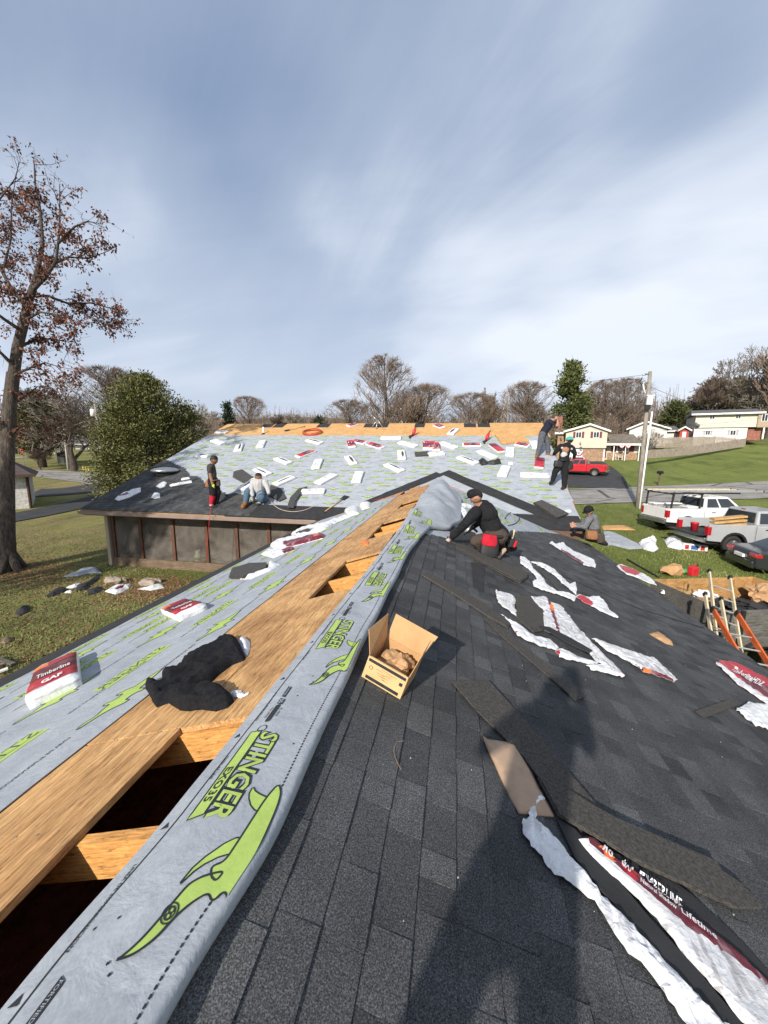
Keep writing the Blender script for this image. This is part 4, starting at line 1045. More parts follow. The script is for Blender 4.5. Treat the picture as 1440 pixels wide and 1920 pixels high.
BL = [
 (c2(165, 188), c2(238, 190), 's', 'torn white bundle at the left end of the bare ridge decking'),
 (c2(140, 240), c2(215, 268), 'w', 'white bundle below the left end of the ridge decking'),
 (c2(328, 266), c2(308, 322), 's', 'slit white bundle second from the left below the vent pipe'),
 (c2(482, 242), c2(455, 298), 'w', 'white bundle pointing upslope below the white vent pipe'),
 (c2(770, 238), c2(885, 266), 's', 'slit white bundle just below the red hose coil'),
 (c2(40, 345), c2(118, 350), 's', 'torn open white bundle behind the standing man in grey'),
 (c2(708, 358), c2(828, 312), 'm', 'maroon bundle lying alone left of the middle of the main roof'),
 (c2(565, 362), c2(665, 402), 's', 'slit white bundle up the slope from the seated man'),
 (c2(862, 368), c2(832, 440), 'w', 'white bundle pointing upslope right of the lone maroon bundle'),
 (c2(1050, 348), c2(1095, 410), 's', 'slit white bundle below the heap of maroon bundles'),
 (c2(1268, 228), c2(1420, 226), 'w', 'long white bundle lying level right under the ridge decking'),
 (c2(1062, 238), c2(1086, 300), 'm', 'maroon bundle at the left end of the maroon heap'),
 (c2(1085, 246), c2(1175, 262), 'm', 'maroon bundle in the middle of the maroon heap'),
 (c2(1185, 264), c2(1290, 296), 'm', 'maroon bundle sloping down at the right of the maroon heap'),
 (c2(425, 432), c2(530, 480), 's', 'slit white bundle close above the seated man'),
 (c2(838, 542), c2(972, 470), 'w', 'white bundle lying aslant in the middle of the lower main roof'),
 (c2(1135, 452), c2(1105, 536), 'w', 'white bundle pointing upslope above the dark valley strip'),
 (c2(1410, 312), c2(1418, 376), 's', 'slit white bundle pointing upslope in the middle of the main roof'),
 (c2(1305, 402), c2(1425, 458), 's', 'slit white bundle aslant just above the wing ridge end'),
 (c2(330, 580), c2(440, 505), 's', 'white bundle half hidden left of the seated man'),
 (c2(560, 545), c2(685, 490), 's', 'opened white bundle right of the seated man'),
 (c2(735, 592), c2(898, 588), 'w', 'white bundle lying level at the dark eave felt'),
 (c3(95, 254), c3(230, 288), 'w', 'white bundle aslant left of the red tool on the ridge'),
 (c3(285, 246), c3(290, 306), 'm', 'left maroon bundle of three standing side by side'),
 (c3(318, 244), c3(322, 312), 'm', 'middle maroon bundle of three side by side'),
 (c3(350, 258), c3(354, 316), 'm', 'right maroon bundle of three side by side'),
 (c3(375, 258), c3(492, 298), 'w', 'white bundle touching the three maroon bundles'),
 (c3(300, 342), c3(405, 330), 'w', 'white bundle beside the loose dark shingles under the three maroon bundles'),
 (c3(528, 276), c3(655, 274), 'm', 'maroon bundle lying level near the middle of the ridge'),
 (c3(720, 268), c3(798, 326), 'r', 'red bundle pointing downslope beside the plywood stack'),
 (c3(852, 288), c3(846, 356), 'w', 'white bundle pointing upslope below the plywood stack'),
 (c3(632, 312), c3(756, 368), 'w', 'white bundle above the crumpled black harness'),
 (c3(488, 350), c3(640, 408), 's', 'slit white bundle left of the crumpled black harness'),
 (c3(828, 412), c3(790, 496), 'w', 'white bundle pointing upslope right below the black harness'),
 (c3(910, 478), c3(1120, 484), 'w', 'long white bundle at the feet of the man in the teal cap'),
 (c3(1052, 362), c3(1044, 436), 'r', 'red bundle at the heels of the bending man'),
 (c3(893, 268), c3(972, 282), 'm', 'red and white bundle under the plywood stack edge'),
 (c3(1005, 250), c3(1030, 300), 'w', 'white bundle behind the legs of the bending man'),
 (c3(345, 138), c3(398, 158), 'm', 'maroon and white bundle on the ridge right of the red tool'),
 (c2(1055, 148), c2(1112, 132), 'm', 'maroon bundle lying up on the ridge decking'),
 (c3(445, 204), c3(488, 166), 's', 'torn bundle on the ridge decking beside the plywood stack'),
]
for a, b, st, lb in BL: bundle('M', a, b, st, lb, group=GB, base=.024, W=.40, T=.10)
# loose dark shingles near the seated man
def stack(fr, px, name, label, matl=FELTG, t0=.022, t1=.045, cat='shingles', group=None, parts=1):
    poly = [uv(fr, p) for p in px]; c = sum(poly, Vector((0, 0))) / len(poly); org = pt(fr, c.x, c.y)
    t_ = thing(name, label, cat, org, group=group)
    for k in range(parts):
        rnd = random.Random(k + int(px[0][0])); d_ = Vector((rnd.uniform(-.02, .02), rnd.uniform(-.02, .02))) if k else Vector((0, 0))
        h0 = t0 + (t1 - t0) * k / parts; h1 = t0 + (t1 - t0) * (k + 1) / parts - .001; n = len(poly); mb = MB()
        mb.add([pt(fr, p.x + d_.x, p.y + d_.y, h1) - org for p in poly] + [pt(fr, p.x + d_.x, p.y + d_.y, h0) - org for p in poly], [tuple(range(n)), tuple(reversed(range(n, 2 * n)))] + [(i, (i + 1) % n, (i + 1) % n + n, i + n) for i in range(n)], 0, .5)
        mb.build('shingle', matl, t_)
    return t_
stack('M', [c2(285, 455), c2(340, 440), (c2(412, 490)), c2(400, 530), c2(345, 525), c2(280, 490)], 'loose_shingles', 'dark loose shingles fanned out left of the seated man', parts=3, t1=.07)
stack('M', [c2(530, 545), c2(600, 570), c2(635, 635), c2(590, 655), c2(520, 615)], 'loose_shingles', 'dark loose shingles below the opened bundle right of the seated man', parts=3, t1=.07)
stack('M', [c2(645, 705), c2(665, 640), c2(720, 580), c2(780, 562), c2(785, 580), c2(735, 612), c2(700, 660), c2(690, 710)], 'loose_shingle', 'dark shingle strip curving over a white bundle at the eave', t1=.12, t0=.11)
stack('M', [c2(245, 610), c2(290, 595), c2(350, 610), c2(345, 640), c2(255, 650)], 'loose_shingles', 'grey loose shingles between the standing and the seated man', parts=2, t1=.05)
stack('M', [c3(208, 325), c3(300, 318), c3(305, 345), c3(215, 350)], 'loose_shingles', 'dark loose shingles below the three maroon bundles', parts=3, t1=.08)
stack('M', [c3(1005, 672), c3(1060, 655), c3(1240, 745), c3(1165, 775)], 'loose_shingles', 'grey shingle strips lying over the right valley', matl=FELTG, parts=3, t0=.05, t1=.12)
# small torn bits of wrapper
for k, (x, y, s_) in enumerate([(855, 395, 18), (225, 690 - 470, 1), (1240, 718, 26)]):
    if s_ > 5: soft('wrapper_scrap', 'M', [c3(x - s_, y - 8), c3(x, y - 12), c3(x + s_, y - 6), c3(x + s_, y + 10), c3(x - s_, y + 12)], FILM, ['small white wrapper scrap above the upslope white bundle', '', 'white scrap on the dark felt of the right eave'][k], 'wrapper', hgt=.02, base=.03, step=.08, seed=k)
# plywood stack near the ridge
pw = [uv('M', p) for p in (c3(748, 206), c3(905, 200), c3(990, 252), c3(795, 270))]
pc = sum(pw, Vector((0, 0))) / 4; ps = thing('plywood_stack', 'stack of new plywood strips lying near the right end of the ridge', 'plywood', pt('M', pc.x, pc.y))
for k in range(5):
    f0, f1 = k / 5, (k + .96) / 5
    q = [pw[0].lerp(pw[1], f0), pw[0].lerp(pw[1], f1), pw[3].lerp(pw[2], f1), pw[3].lerp(pw[2], f0)]; mb = MB()
    mb.add([pt('M', p.x, p.y, .10 + .008 * (k % 2)) - ps.location for p in q] + [pt('M', p.x, p.y, .03) - ps.location for p in q], [(0, 1, 2, 3), (7, 6, 5, 4), (0, 4, 5, 1), (1, 5, 6, 2), (2, 6, 7, 3), (3, 7, 4, 0)]); mb.build('board', OSBX, ps)

# near left slope: two red bundles, torn bundles by the valley
C1 = lambda x, y: (x / 3, 1100 + y / 3)
def bundle4(bl, br, tl, label, T=.10, style='m', seed=1):
    A, B, D = uv('L', bl), uv('L', br), uv('L', tl); L = (D - A).length; W = (B - A).length
    c = (B + D) / 2; d_ = D - A
    mw = fmatw('L', c.x, c.y, math.atan2(d_.y, d_.x), .012)
    t_ = thing('shingle_bundle', label, 'bundle', mw=mw, group='red bundles on the near left slope')
    mb = bundle_mesh(style, L, W, T, seed); mb.build('wrapped_stack', {'m': [FILM, REDF, MAROON, ORNGF]}[style], t_, smooth=True, fixn=False)
    m2 = MB(); sgn = 1
    put_text(m2, 'GAF', lambda a, b: Vector((-L * .37 + b, W * .22 - a, T + .009)), W * .42, L * .10, bold=.06)
    put_text(m2, 'Timberline', lambda a, b: Vector((-L * .12 + b, W * .36 - a, T + .009)), W * .72, L * .13, bold=.02)
    m2.build('white_lettering', WHINK, t_, fixn=False)['kind'] = 'stuff'
    return t_
bundle4(C1(182, 688), C1(462, 572), C1(232, 505), 'large red and white shingle bundle on the near left slope', T=.12, seed=3)
bundle4(C1(1012, 204), C1(1172, 135), C1(912, 158), 'smaller looking red bundle farther up the left slope by the starter felt', T=.10, seed=4)
c7 = lambda p: cr(440, 840, 1 / 3, p)
soft('wrapper', 'L', c7([(610, 350), (690, 328), (702, 372), (640, 388)]), FILM, 'boxy white wrapped bundle end by the left valley', 'bundle', hgt=.10, rim=.05, step=.06, seed=1)
soft('wrapper', 'L', c7([(700, 322), (745, 298), (768, 312), (760, 338), (715, 350)]), FILM, 'torn white wrapper at the top of the left valley pile', 'wrapper', hgt=.08, rim=.06, wr=.05, wf=4, step=.06, seed=2)
soft('wrapper', 'L', c7([(470, 440), (560, 405), (640, 378), (655, 388), (600, 410), (560, 428), (500, 452)]), FILM, 'long torn white wrapper along the left starter felt', 'wrapper', hgt=.05, rim=.05, wr=.04, wf=5, step=.06, seed=3)
soft('wrapper', 'L', c7([(318, 488), (380, 455), (480, 432), (562, 424), (520, 458), (440, 490), (345, 505)]), FILM, 'torn white wrapper with dark shingles showing on the left slope', 'wrapper', hgt=.07, rim=.05, wr=.04, wf=5, step=.05, seed=4,
     regions=[(c7([(345, 490), (400, 470), (445, 468), (430, 485), (370, 495)]), FELTG)])
soft('wrapper', 'L', c7([(200, 552), (260, 522), (380, 500), (500, 486), (516, 498), (500, 512), (300, 565), (230, 580)]), FILM, 'white wrapper with a maroon printed edge on the left slope', 'wrapper', hgt=.08, rim=.04, wr=.03, wf=5, step=.045, seed=5,
     regions=[(c7([(280, 545), (440, 508), (512, 488), (520, 502), (500, 515), (300, 568), (280, 562)]), MAROON), (c7([(450, 508), (475, 500), (480, 512), (455, 520)]), ORNGF)])
soft('wrapper', 'L', c7([(150, 602), (200, 578), (330, 558), (338, 575), (280, 598), (215, 622)]), FILM, 'nearest crumpled white wrapper of the left slope pile', 'wrapper', hgt=.05, rim=.04, wr=.03, wf=6, step=.045, seed=6,
     regions=[(c7([(270, 585), (335, 562), (338, 575), (280, 598)]), MAROON)])
stack('L', c7([(-5, 692), (90, 665), (185, 664), (182, 690), (60, 742), (-20, 740)]), 'loose_shingles', 'opened pile of dark shingles on the left slope', t0=.012, t1=.075, parts=4)
soft('wrapper', 'L', c7([(30, 742), (120, 712), (185, 690), (190, 655), (215, 640), (240, 655), (262, 660), (200, 695), (90, 742)]), FILM, 'white wrapper torn off the opened pile of dark shingles', 'wrapper', hgt=.045, rim=.03, wr=.03, wf=7, step=.04, seed=7)
soft('orange_scrap', 'L', c7([(712, 535), (735, 522), (758, 530), (750, 545), (720, 550)]), ORNGF, 'orange cap or scrap lying on the ridge decking', 'scrap', hgt=.05, rim=.05, step=.04, base=.006, seed=2)

# ------------------------------------------------------------------ right slope: torn wrappers, starter strips, paper
c4 = lambda p: cr(880, 1000, .30556, p)
c5 = lambda p: cr(840, 1240, .41667, p)
c8 = lambda p: cr(780, 900, .27778, p)
def wrap(px, label, matl=FILM, **k):
    kw = dict(hgt=.035, rim=.03, wr=.028, wf=9, step=.028, base=.018, jit=.009); kw.update(k)
    kw['crease'] = True; kw['hgt'] *= .3; kw['rim'] *= .4; kw['wr'] = kw['wr'] * (1 if kw['wr'] < .01 else .62); kw['wf'] *= 1.25
    return soft('wrapper', 'R', px, matl, label, 'wrapper', group='torn wrappers on the near right slope', **kw)
wrap(c4([(490, 65), (505, 50), (525, 70), (575, 58), (590, 80), (640, 115), (760, 165), (775, 205), (770, 218), (700, 200), (620, 150), (560, 110)]), 'long white wrapper with maroon spots nearest the man in the grey hoodie', seed=1, step=.05,
     regions=[(c4([(560, 103), (600, 125), (660, 165), (700, 185), (690, 198), (610, 158), (555, 112)]), MAROON)])
wrap(c4([(308, 150), (340, 155), (370, 185), (390, 225), (440, 270), (470, 320), (530, 360), (600, 372), (650, 395), (640, 425), (560, 390), (510, 375), (440, 355), (390, 330), (385, 300), (410, 290), (400, 265), (350, 220), (310, 190)]), 'ragged white wrapper trailing from behind the kneeling man', seed=2)
wrap(c4([(370, 180), (440, 185), (520, 230), (560, 270), (610, 320), (645, 305), (655, 350), (650, 385), (610, 350), (560, 310), (520, 265), (440, 215)]), 'narrow white wrapper crossing the ragged one behind the kneeling man', seed=3)
wrap(c4([(645, 395), (670, 380), (720, 400), (790, 390), (840, 440), (850, 480), (905, 515), (905, 527), (880, 520), (800, 485), (745, 455), (690, 425)]), 'white wrapper with a bright red printed patch in mid slope', seed=4,
     regions=[(c4([(650, 395), (690, 392), (735, 418), (758, 445), (740, 462), (680, 428)]), REDF)])
wrap(c4([(155, 350), (175, 370), (235, 375), (270, 395), (278, 430), (275, 460), (285, 520), (255, 500), (200, 460), (170, 430)]), 'small squarish white wrapper piece below the stacked starter strips', FILMC, seed=5)
wrap(c4([(370, 400), (465, 395), (490, 430), (560, 455), (600, 510), (680, 610), (740, 700), (790, 790), (780, 810), (740, 760), (650, 690), (545, 640), (450, 610), (445, 540), (450, 480), (400, 440)]), 'large pale printed wrapper with a thin maroon line in mid slope', FILMC, seed=6, hgt=.05, rim=.05,
     regions=[(c4([(470, 410), (490, 430), (515, 510), (550, 640), (540, 640), (505, 540), (478, 450)]), MAROON), (c4([(482, 455), (505, 450), (512, 490), (495, 495)]), ORNGF)])
wrap(c4([(680, 610), (760, 700), (850, 790), (945, 880), (930, 893), (850, 850), (785, 800), (760, 745)]), 'pale printed wrapper strip folded over the large wrapper end', FILMC, seed=7, hgt=.05,
     regions=[(c4([(735, 660), (940, 872), (945, 882), (930, 878), (740, 680)]), REDF)])
wrap(c4([(190, 505), (235, 540), (300, 570), (390, 640), (480, 660), (545, 715), (530, 730), (430, 705), (350, 670), (290, 640), (265, 600), (240, 560)]), 'white wrapper tail left of the black starter strip', seed=8, hgt=.04,
     regions=[(c4([(265, 610), (290, 620), (285, 640), (268, 628)]), REDF)])
wrap(c4([(520, 735), (545, 716), (640, 760), (775, 806), (780, 816), (720, 812), (590, 785), (545, 770)]), 'white wrapper fold below the black starter strip with a red corner', seed=9, hgt=.05,
     regions=[(c4([(515, 730), (545, 735), (545, 770), (525, 755)]), REDF)])
wrap(c4([(710, 820), (790, 815), (945, 880), (930, 895), (740, 850)]), 'white wrapper edge at the foot of the large printed wrapper', seed=10, hgt=.06)
wi = wrap(c4([(745, 655), (800, 665), (900, 710), (1010, 740), (1100, 775), (1115, 765), (1150, 800), (1265, 905), (1250, 925), (1150, 890), (1060, 860), (1000, 815), (945, 785), (840, 730)]), 'long pale wrapper with maroon lettering reaching out to the right', FILMC, seed=11, hgt=.05,
     regions=[(c4([(950, 797), (1040, 838), (1150, 878), (1245, 915), (1250, 930), (1130, 895), (1030, 858), (935, 818)]), MAROON), (c4([(1060, 848), (1110, 865), (1105, 882), (1055, 865)]), ORNGF)])
wrap(c4([(900, 205), (920, 193), (1000, 220), (1060, 250), (1120, 285), (1148, 325), (1100, 310), (1020, 275), (960, 255), (925, 230)]), 'white and red wrapper hanging at the right eave above the trailer', seed=12, step=.06,
     regions=[(c4([(915, 198), (1000, 222), (1055, 246), (1020, 266), (960, 248), (930, 228)]), REDF)])
soft('paper_scrap', 'R', c4([(1100, 620), (1150, 610), (1190, 640), (1245, 680), (1248, 695), (1200, 680), (1140, 645)]), KRAFT, 'small tan paper scrap alone on the dark shingles', 'paper', hgt=.04, rim=.03, wr=.015, base=.016, seed=3)
# wrapper with lettering at the right edge
wk = wrap(c5([(1200, 15), (1215, 0), (1280, 8), (1440, 88), (1520, 140), (1520, 260), (1440, 205), (1300, 112)]), 'red wrapper with white lettering at the right eave', REDF, seed=13, hgt=.04, step=.04,
     regions=[(c5([(1195, 10), (1212, 12), (1300, 88), (1440, 180), (1520, 235), (1520, 260), (1440, 210), (1300, 116), (1195, 20)]), FILM), (c5([(1290, 60), (1440, 130), (1520, 170), (1520, 220), (1440, 175), (1330, 110)]), MAROON)])
wrap(c5([(1290, 228), (1340, 195), (1440, 200), (1520, 215), (1520, 340), (1440, 320), (1380, 300), (1340, 270)]), 'white crumpled wrapper below the red one at the right edge', seed=14, hgt=.06)
# long white wrapper and printed wrapper in the foreground
wrap(c5([(385, 620), (410, 615), (425, 655), (395, 680), (385, 720), (420, 760), (470, 810), (540, 890), (600, 960), (680, 1070), (760, 1150), (860, 1260), (960, 1370), (1060, 1480), (1210, 1632), (1300, 1740), (1130, 1740), (1045, 1632), (980, 1540), (940, 1480), (880, 1400), (800, 1330), (740, 1240), (690, 1150), (620, 1080), (540, 1010), (470, 975), (440, 940), (400, 880), (365, 845), (330, 790), (325, 740), (350, 720), (360, 690)]),
     'long twisted white plastic wrapper in the foreground', seed=15, hgt=.045, rim=.03, wr=.034, wf=15, step=.015, jit=.006)
wf_ = wrap(c5([(570, 815), (600, 803), (640, 815), (740, 905), (850, 985), (960, 1080), (1100, 1180), (1240, 1290), (1390, 1430), (1500, 1540), (1560, 1760), (1420, 1760), (1300, 1632), (1180, 1480), (1050, 1340), (950, 1200), (800, 1040), (700, 960), (620, 880)]),
     'foreground printed wrapper with maroon band and white lettering', FILMC, seed=16, hgt=.09, rim=.02, wr=.005, wf=10, step=.02, jit=.003,
     regions=[(c5([(575, 800), (640, 810), (740, 900), (850, 980), (960, 1075), (1100, 1175), (1240, 1285), (1390, 1425), (1510, 1535), (1510, 1590), (1370, 1462), (1220, 1345), (1080, 1250), (940, 1130), (830, 1030), (700, 925), (610, 838)]), MAROON),
              (c5([(655, 855), (690, 850), (735, 905), (725, 945), (690, 915)]), ORNGF), (c5([(738, 920), (775, 905), (840, 975), (820, 1020), (790, 1000)]), REDF)])
def lettering(parent, fr, p0, p1, hpx, word, h, matl=WHINK, bold=.02):
    """a word between two spots of a roof plane, its height given by a third spot"""
    A, B, C = uv(fr, p0), uv(fr, p1), uv(fr, hpx); e = (B - A); w_ = e.length; e.normalize(); upv = (C - A); upv = upv - e * upv.dot(e); hh = upv.length; upv.normalize()
    mb = MB(); put_text(mb, word, lambda a, b: pt(fr, A.x + e.x * a + upv.x * b, A.y + e.y * a + upv.y * b, HF[parent.name](Vector((A.x + e.x * a + upv.x * b, A.y + e.y * a + upv.y * b))) + .009) - parent.location, w_, hh, bold=bold)
    o = mb.build('white_lettering', matl, parent, fixn=False); o['kind'] = 'stuff'; return o
q5 = lambda x, y: c5([(x, y)])[0]
lettering(wf_, 'R', q5(752, 950), q5(800, 996), q5(775, 925), 'GAF', .088, bold=.05)
lettering(wf_, 'R', q5(668, 885), q5(712, 925), q5(690, 862), 'MG', .088, bold=.03)
lettering(wf_, 'R', q5(838, 1032), q5(1000, 1162), q5(846, 1018), 'Natural Shadow', .088)
lettering(wf_, 'R', q5(1020, 1172), q5(1180, 1298), q5(1030, 1155), 'Lifetime', .088)
lettering(wf_, 'R', q5(846, 1000), q5(1030, 1140), q5(858, 985), 'TIMBERLINE', .090, bold=.03)
lettering(wk, 'R', q5(1262, 52), q5(1400, 128), q5(1275, 32), 'TimberlineHDZ', .066, bold=.03)
lettering(wi, 'R', c4([(958, 812)])[0], c4([(1050, 850)])[0], c4([(962, 800)])[0], 'Timberline', .078, bold=.03)
# paper sheet and starter strips
soft('paper_sheet', 'R', c5([(150, 345), (170, 365), (300, 380), (345, 465), (385, 545), (430, 630), (470, 712), (400, 705), (315, 695), (270, 620), (235, 540), (200, 460), (170, 400)]), KRAFT, 'sheet of brown kraft paper lying on the foreground shingles', 'paper', hgt=.03, rim=.06, wr=.01, wf=7, step=.03, base=.02, jit=.001, seed=4).data.materials[0] = M('flat_kraft_paper', (0.40, 0.275, 0.185), .8, .12, 14, .15, 60)
STR = M('starter_strip_back', (0.024, 0.022, 0.020), .92, .5, 70, .5, 200, c2=(.064, .058, .051))
def strip_(px, label, t0=.016, t1=.026, parts=1, matl=STR): return stack('R', px, 'starter_strip', label, matl, t0, t1, 'shingle strip', 'loose shingle strips on the near right slope', parts)
strip_(c5([(15, 105), (185, 105), (420, 370), (665, 665), (640, 690), (420, 560), (340, 450), (130, 240)]), 'wide brownish shingle strip above the kraft paper sheet', parts=2, t1=.034)
strip_(c5([(390, 550), (440, 560), (650, 690), (740, 740), (1180, 930), (1200, 970), (1300, 1040), (1385, 1140), (1270, 1140), (860, 950), (700, 850), (480, 720)]), 'long brownish shingle strip below the kraft paper sheet', parts=2, t0=.034, t1=.052)
strip_(c5([(480, 725), (560, 770), (720, 960), (900, 1180), (1100, 1400), (1290, 1632), (1380, 1740), (1300, 1740), (1210, 1632), (1000, 1420), (820, 1215), (640, 1000), (560, 900)]), 'black shingle strip between the two foreground wrappers', matl=FELT)
strip_(c5([(690, 868), (820, 905), (950, 965), (1080, 1065), (1220, 1195), (1340, 1315), (1440, 1430), (1520, 1500), (1520, 1545), (1390, 1440), (1240, 1300), (1100, 1190), (960, 1090), (850, 1000), (740, 910)]), 'flat black strip along the maroon edge of the foreground wrapper', matl=FELT)  # thin black slab following the wrapper edge
strip_(c8([(35, 655), (80, 640), (300, 760), (470, 860), (635, 985), (615, 1012), (480, 935), (270, 795)]), 'long narrow shingle strip right of the cardboard box', parts=2, t1=.036)
strip_(c4([(90, 537), (110, 530), (400, 760), (700, 1015), (650, 1042), (380, 805), (200, 650)]), 'long narrow shingle strip reaching into the big shadow', parts=1)
strip_(c8([(265, 470), (290, 455), (335, 460), (755, 650), (740, 682), (700, 706), (480, 590)]), 'stack of shingle strips in front of the kneeling man', parts=3, t1=.06)
strip_(c4([(278, 400), (370, 395), (445, 490), (455, 610), (390, 620), (285, 530)]), 'brownish shingle lying face down between two wrappers', t1=.03)
strip_(c4([(400, 613), (470, 623), (600, 690), (732, 768), (710, 783), (600, 732), (500, 672)]), 'black starter strip laid over the printed wrapper', t0=.085, t1=.095, matl=FELT)
strip_(c4([(430, 215), (460, 240), (560, 360), (548, 362), (440, 250)]), 'thin dark shingle strip inside the ragged wrappers', t0=.016, t1=.022)
strip_(c5([(1105, 232), (1255, 180), (1322, 195), (1145, 264)]), 'flat shingle scrap by the right edge', t1=.022)
strip_(c8([(370, 560), (460, 580), (455, 700), (450, 765), (385, 730)]), 'dark square shingle patch behind the starter strips', t0=.015, t1=.019, matl=FELT)
strip_(c8([(230, 310), (300, 330), (400, 360), (395, 440), (300, 440), (225, 400)]), 'black shingle being set by the kneeling man', t0=.004, t1=.014, matl=FELT)
# stones and nails scattered over the shingles
scat = MB(); rnd = random.Random(6)
for k in range(120):
    x = rnd.uniform(-.4, 3.5); y = rnd.uniform(.6, 6); r_ = rnd.uniform(.0015, .004)
    p = Vector((x, y, zR(x) + .018))
    scat.add([p + Vector((r_, 0, 0)), p + Vector((-r_ * .6, r_, 0)), p + Vector((-r_ * .6, -r_, 0)), p + Vector((0, 0, r_ * 1.3))], [(0, 1, 3), (1, 2, 3), (2, 0, 3)])
tag(scat.build('grit', M('pale_grit', (.45, .43, .38), .8, .3), fixn=False), 'pale grit specks scattered over the near dark shingles', 'grit', kind='stuff')
# ------------------------------------------------------------------ people
SKIN = M('skin', (0.36, 0.19, 0.125), .55, .15, 20, .1, 80)
SKIND = M('brown_skin', (0.23, 0.115, 0.07), .55, .15, 20, .1, 80)
HAIR = M('black_hair', (0.012, 0.010, 0.009), .7, .4, 60, .4, 120)
HAIRB = M('brown_hair', (0.055, 0.032, 0.02), .7, .4, 60, .4, 120)
EYE = M('dark_eye', (0.02, 0.015, 0.012), .3, .1)
def cloth(name, c, v=.25): return M(name, c, .92, v, 14, .35, 40, spec=.2, bd=.02)
BLKC = cloth('black_knit', (0.014, 0.014, 0.016)); CHAR = cloth('charcoal_tee', (0.050, 0.047, 0.045)); HEATH = cloth('light_grey_sweat', (0.40, 0.39, 0.39), .12)
JEAN = cloth('blue_denim', (0.075, 0.125, 0.18)); NAVY = cloth('navy_tee', (0.018, 0.020, 0.035)); SLATE = cloth('slate_trousers', (0.085, 0.090, 0.105)); GREYH = cloth('grey_hoodie', (0.135, 0.138, 0.145))
BRNC = cloth('brown_work_trousers', (0.065, 0.050, 0.040)); BOOT = cloth('tan_boot_leather', (0.20, 0.095, 0.040)); BOOTD = cloth('dark_boot', (0.030, 0.024, 0.02)); REDC = cloth('red_cloth', (0.42, 0.016, 0.032)); HIVIZ = cloth('lime_glove', (0.46, 0.55, 0.07)); PALEG = cloth('pale_glove', (0.52, 0.42, 0.36), .1)
LEATH = cloth('tan_leather', (0.24, 0.115, 0.055)); SOLE = cloth('boot_sole', (0.40, 0.30, 0.22)); ORNC = cloth('orange_print_cloth', (0.30, 0.16, 0.10)); WHTC = cloth('white_print_cloth', (0.45, 0.45, 0.46))
def cone_prim(mb, a, ra, b, rb, n=12):
    a, b = Vector(a), Vector(b); d_ = b - a; L = d_.length
    z = d_.normalized() if L > 1e-6 else Vector((0, 0, 1)); x = z.orthogonal().normalized(); y = z.cross(x)
    rings = []
    for k in range(1, 6):
        t_ = -math.pi / 2 + math.pi / 2 * k / 5; rings.append((a + z * ra * math.sin(t_), ra * math.cos(t_)))
    for k in range(0, 5):
        t_ = math.pi / 2 * k / 5; rings.append((b + z * rb * math.sin(t_), rb * math.cos(t_)))
    vs = [a - z * ra]
    for c, r_ in rings: vs += [c + (x * math.cos(2 * math.pi * i / n) + y * math.sin(2 * math.pi * i / n)) * r_ for i in range(n)]
    vs.append(b + z * rb); fs = [(0, 1 + (i + 1) % n, 1 + i) for i in range(n)]
    for k in range(len(rings) - 1):
        for i in range(n):
            i2 = (i + 1) % n; fs.append((1 + k * n + i, 1 + k * n + i2, 1 + (k + 1) * n + i2, 1 + (k + 1) * n + i))
    l = len(vs) - 1; o_ = 1 + (len(rings) - 1) * n; fs += [(l, o_ + i, o_ + (i + 1) % n) for i in range(n)]
    mb.add(vs, fs)
def body(name, label, root, prims, voxel=.012, smooth=3, fold=.006, seed=0):
    """prims: (a, ra, b, rb, material) tapered limbs, grown together into one continuous skin"""
    mats = []
    for p in prims:
        if p[4] not in mats: mats.append(p[4])
    mb = MB()
    for a, ra, b, rb, m_ in prims: cone_prim(mb, Vector(a) - root, ra, Vector(b) - root, rb)
    me = mb.mesh(name, mats[0]); o = bpy.data.objects.new(name, me); col.objects.link(o)
    md = o.modifiers.new('r', 'REMESH'); md.mode = 'VOXEL'; md.voxel_size = voxel
    dg = bpy.context.evaluated_depsgraph_get(); me2 = bpy.data.meshes.new_from_object(o.evaluated_get(dg)); o.modifiers.clear(); o.data = me2; bpy.data.meshes.remove(me)
    bm = bmesh.new(); bm.from_mesh(me2)
    for _ in range(smooth): bmesh.ops.smooth_vert(bm, verts=bm.verts, factor=.5, use_axis_x=True, use_axis_y=True, use_axis_z=True)
    bm.normal_update()
    bm.verts.ensure_lookup_table(); bm.faces.ensure_lookup_table()
    C = np.array([f.calc_center_median() for f in bm.faces]); best = np.full(len(C), 1e9); idx = np.zeros(len(C), int)
    for a, ra, b, rb, m_ in prims:
        A = np.array(Vector(a) - root); B = np.array(Vector(b) - root); D = B - A; L2 = max(float(D @ D), 1e-9)
        t_ = np.clip(((C - A) @ D) / L2, 0, 1); d_ = np.linalg.norm(C - A - t_[:, None] * D, axis=1) - (ra + (rb - ra) * t_)
        k = d_ < best; best[k] = d_[k]; idx[k] = mats.index(m_)
    soft_ = set(i for i, m_ in enumerate(mats) if m_ in (SKIN, SKIND, EYE, HAIR, HAIRB))
    vm = {}
    for f, i in zip(bm.faces, idx):
        for v in f.verts: vm[v.index] = vm.get(v.index, False) or (i in soft_)
    for v in bm.verts:
        if not vm.get(v.index, True):
            p = v.co * 9; v.co += v.normal * fold * (noise.noise(p + Vector((seed, 0, 0))) + .7 * noise.noise(Vector((p.x * 2, p.y * 2, p.z * 3.2)) + Vector((0, seed, 0))))
    bm.to_mesh(me2); bm.free(); me2.materials.clear()
    for m_ in mats: me2.materials.append(m_)
    me2.polygons.foreach_set('material_index', idx.astype(np.int32)); me2.polygons.foreach_set('use_smooth', [True] * len(idx)); me2.update()
    o.location = root; tag(o, label, 'person', 'roofers at work'); return o
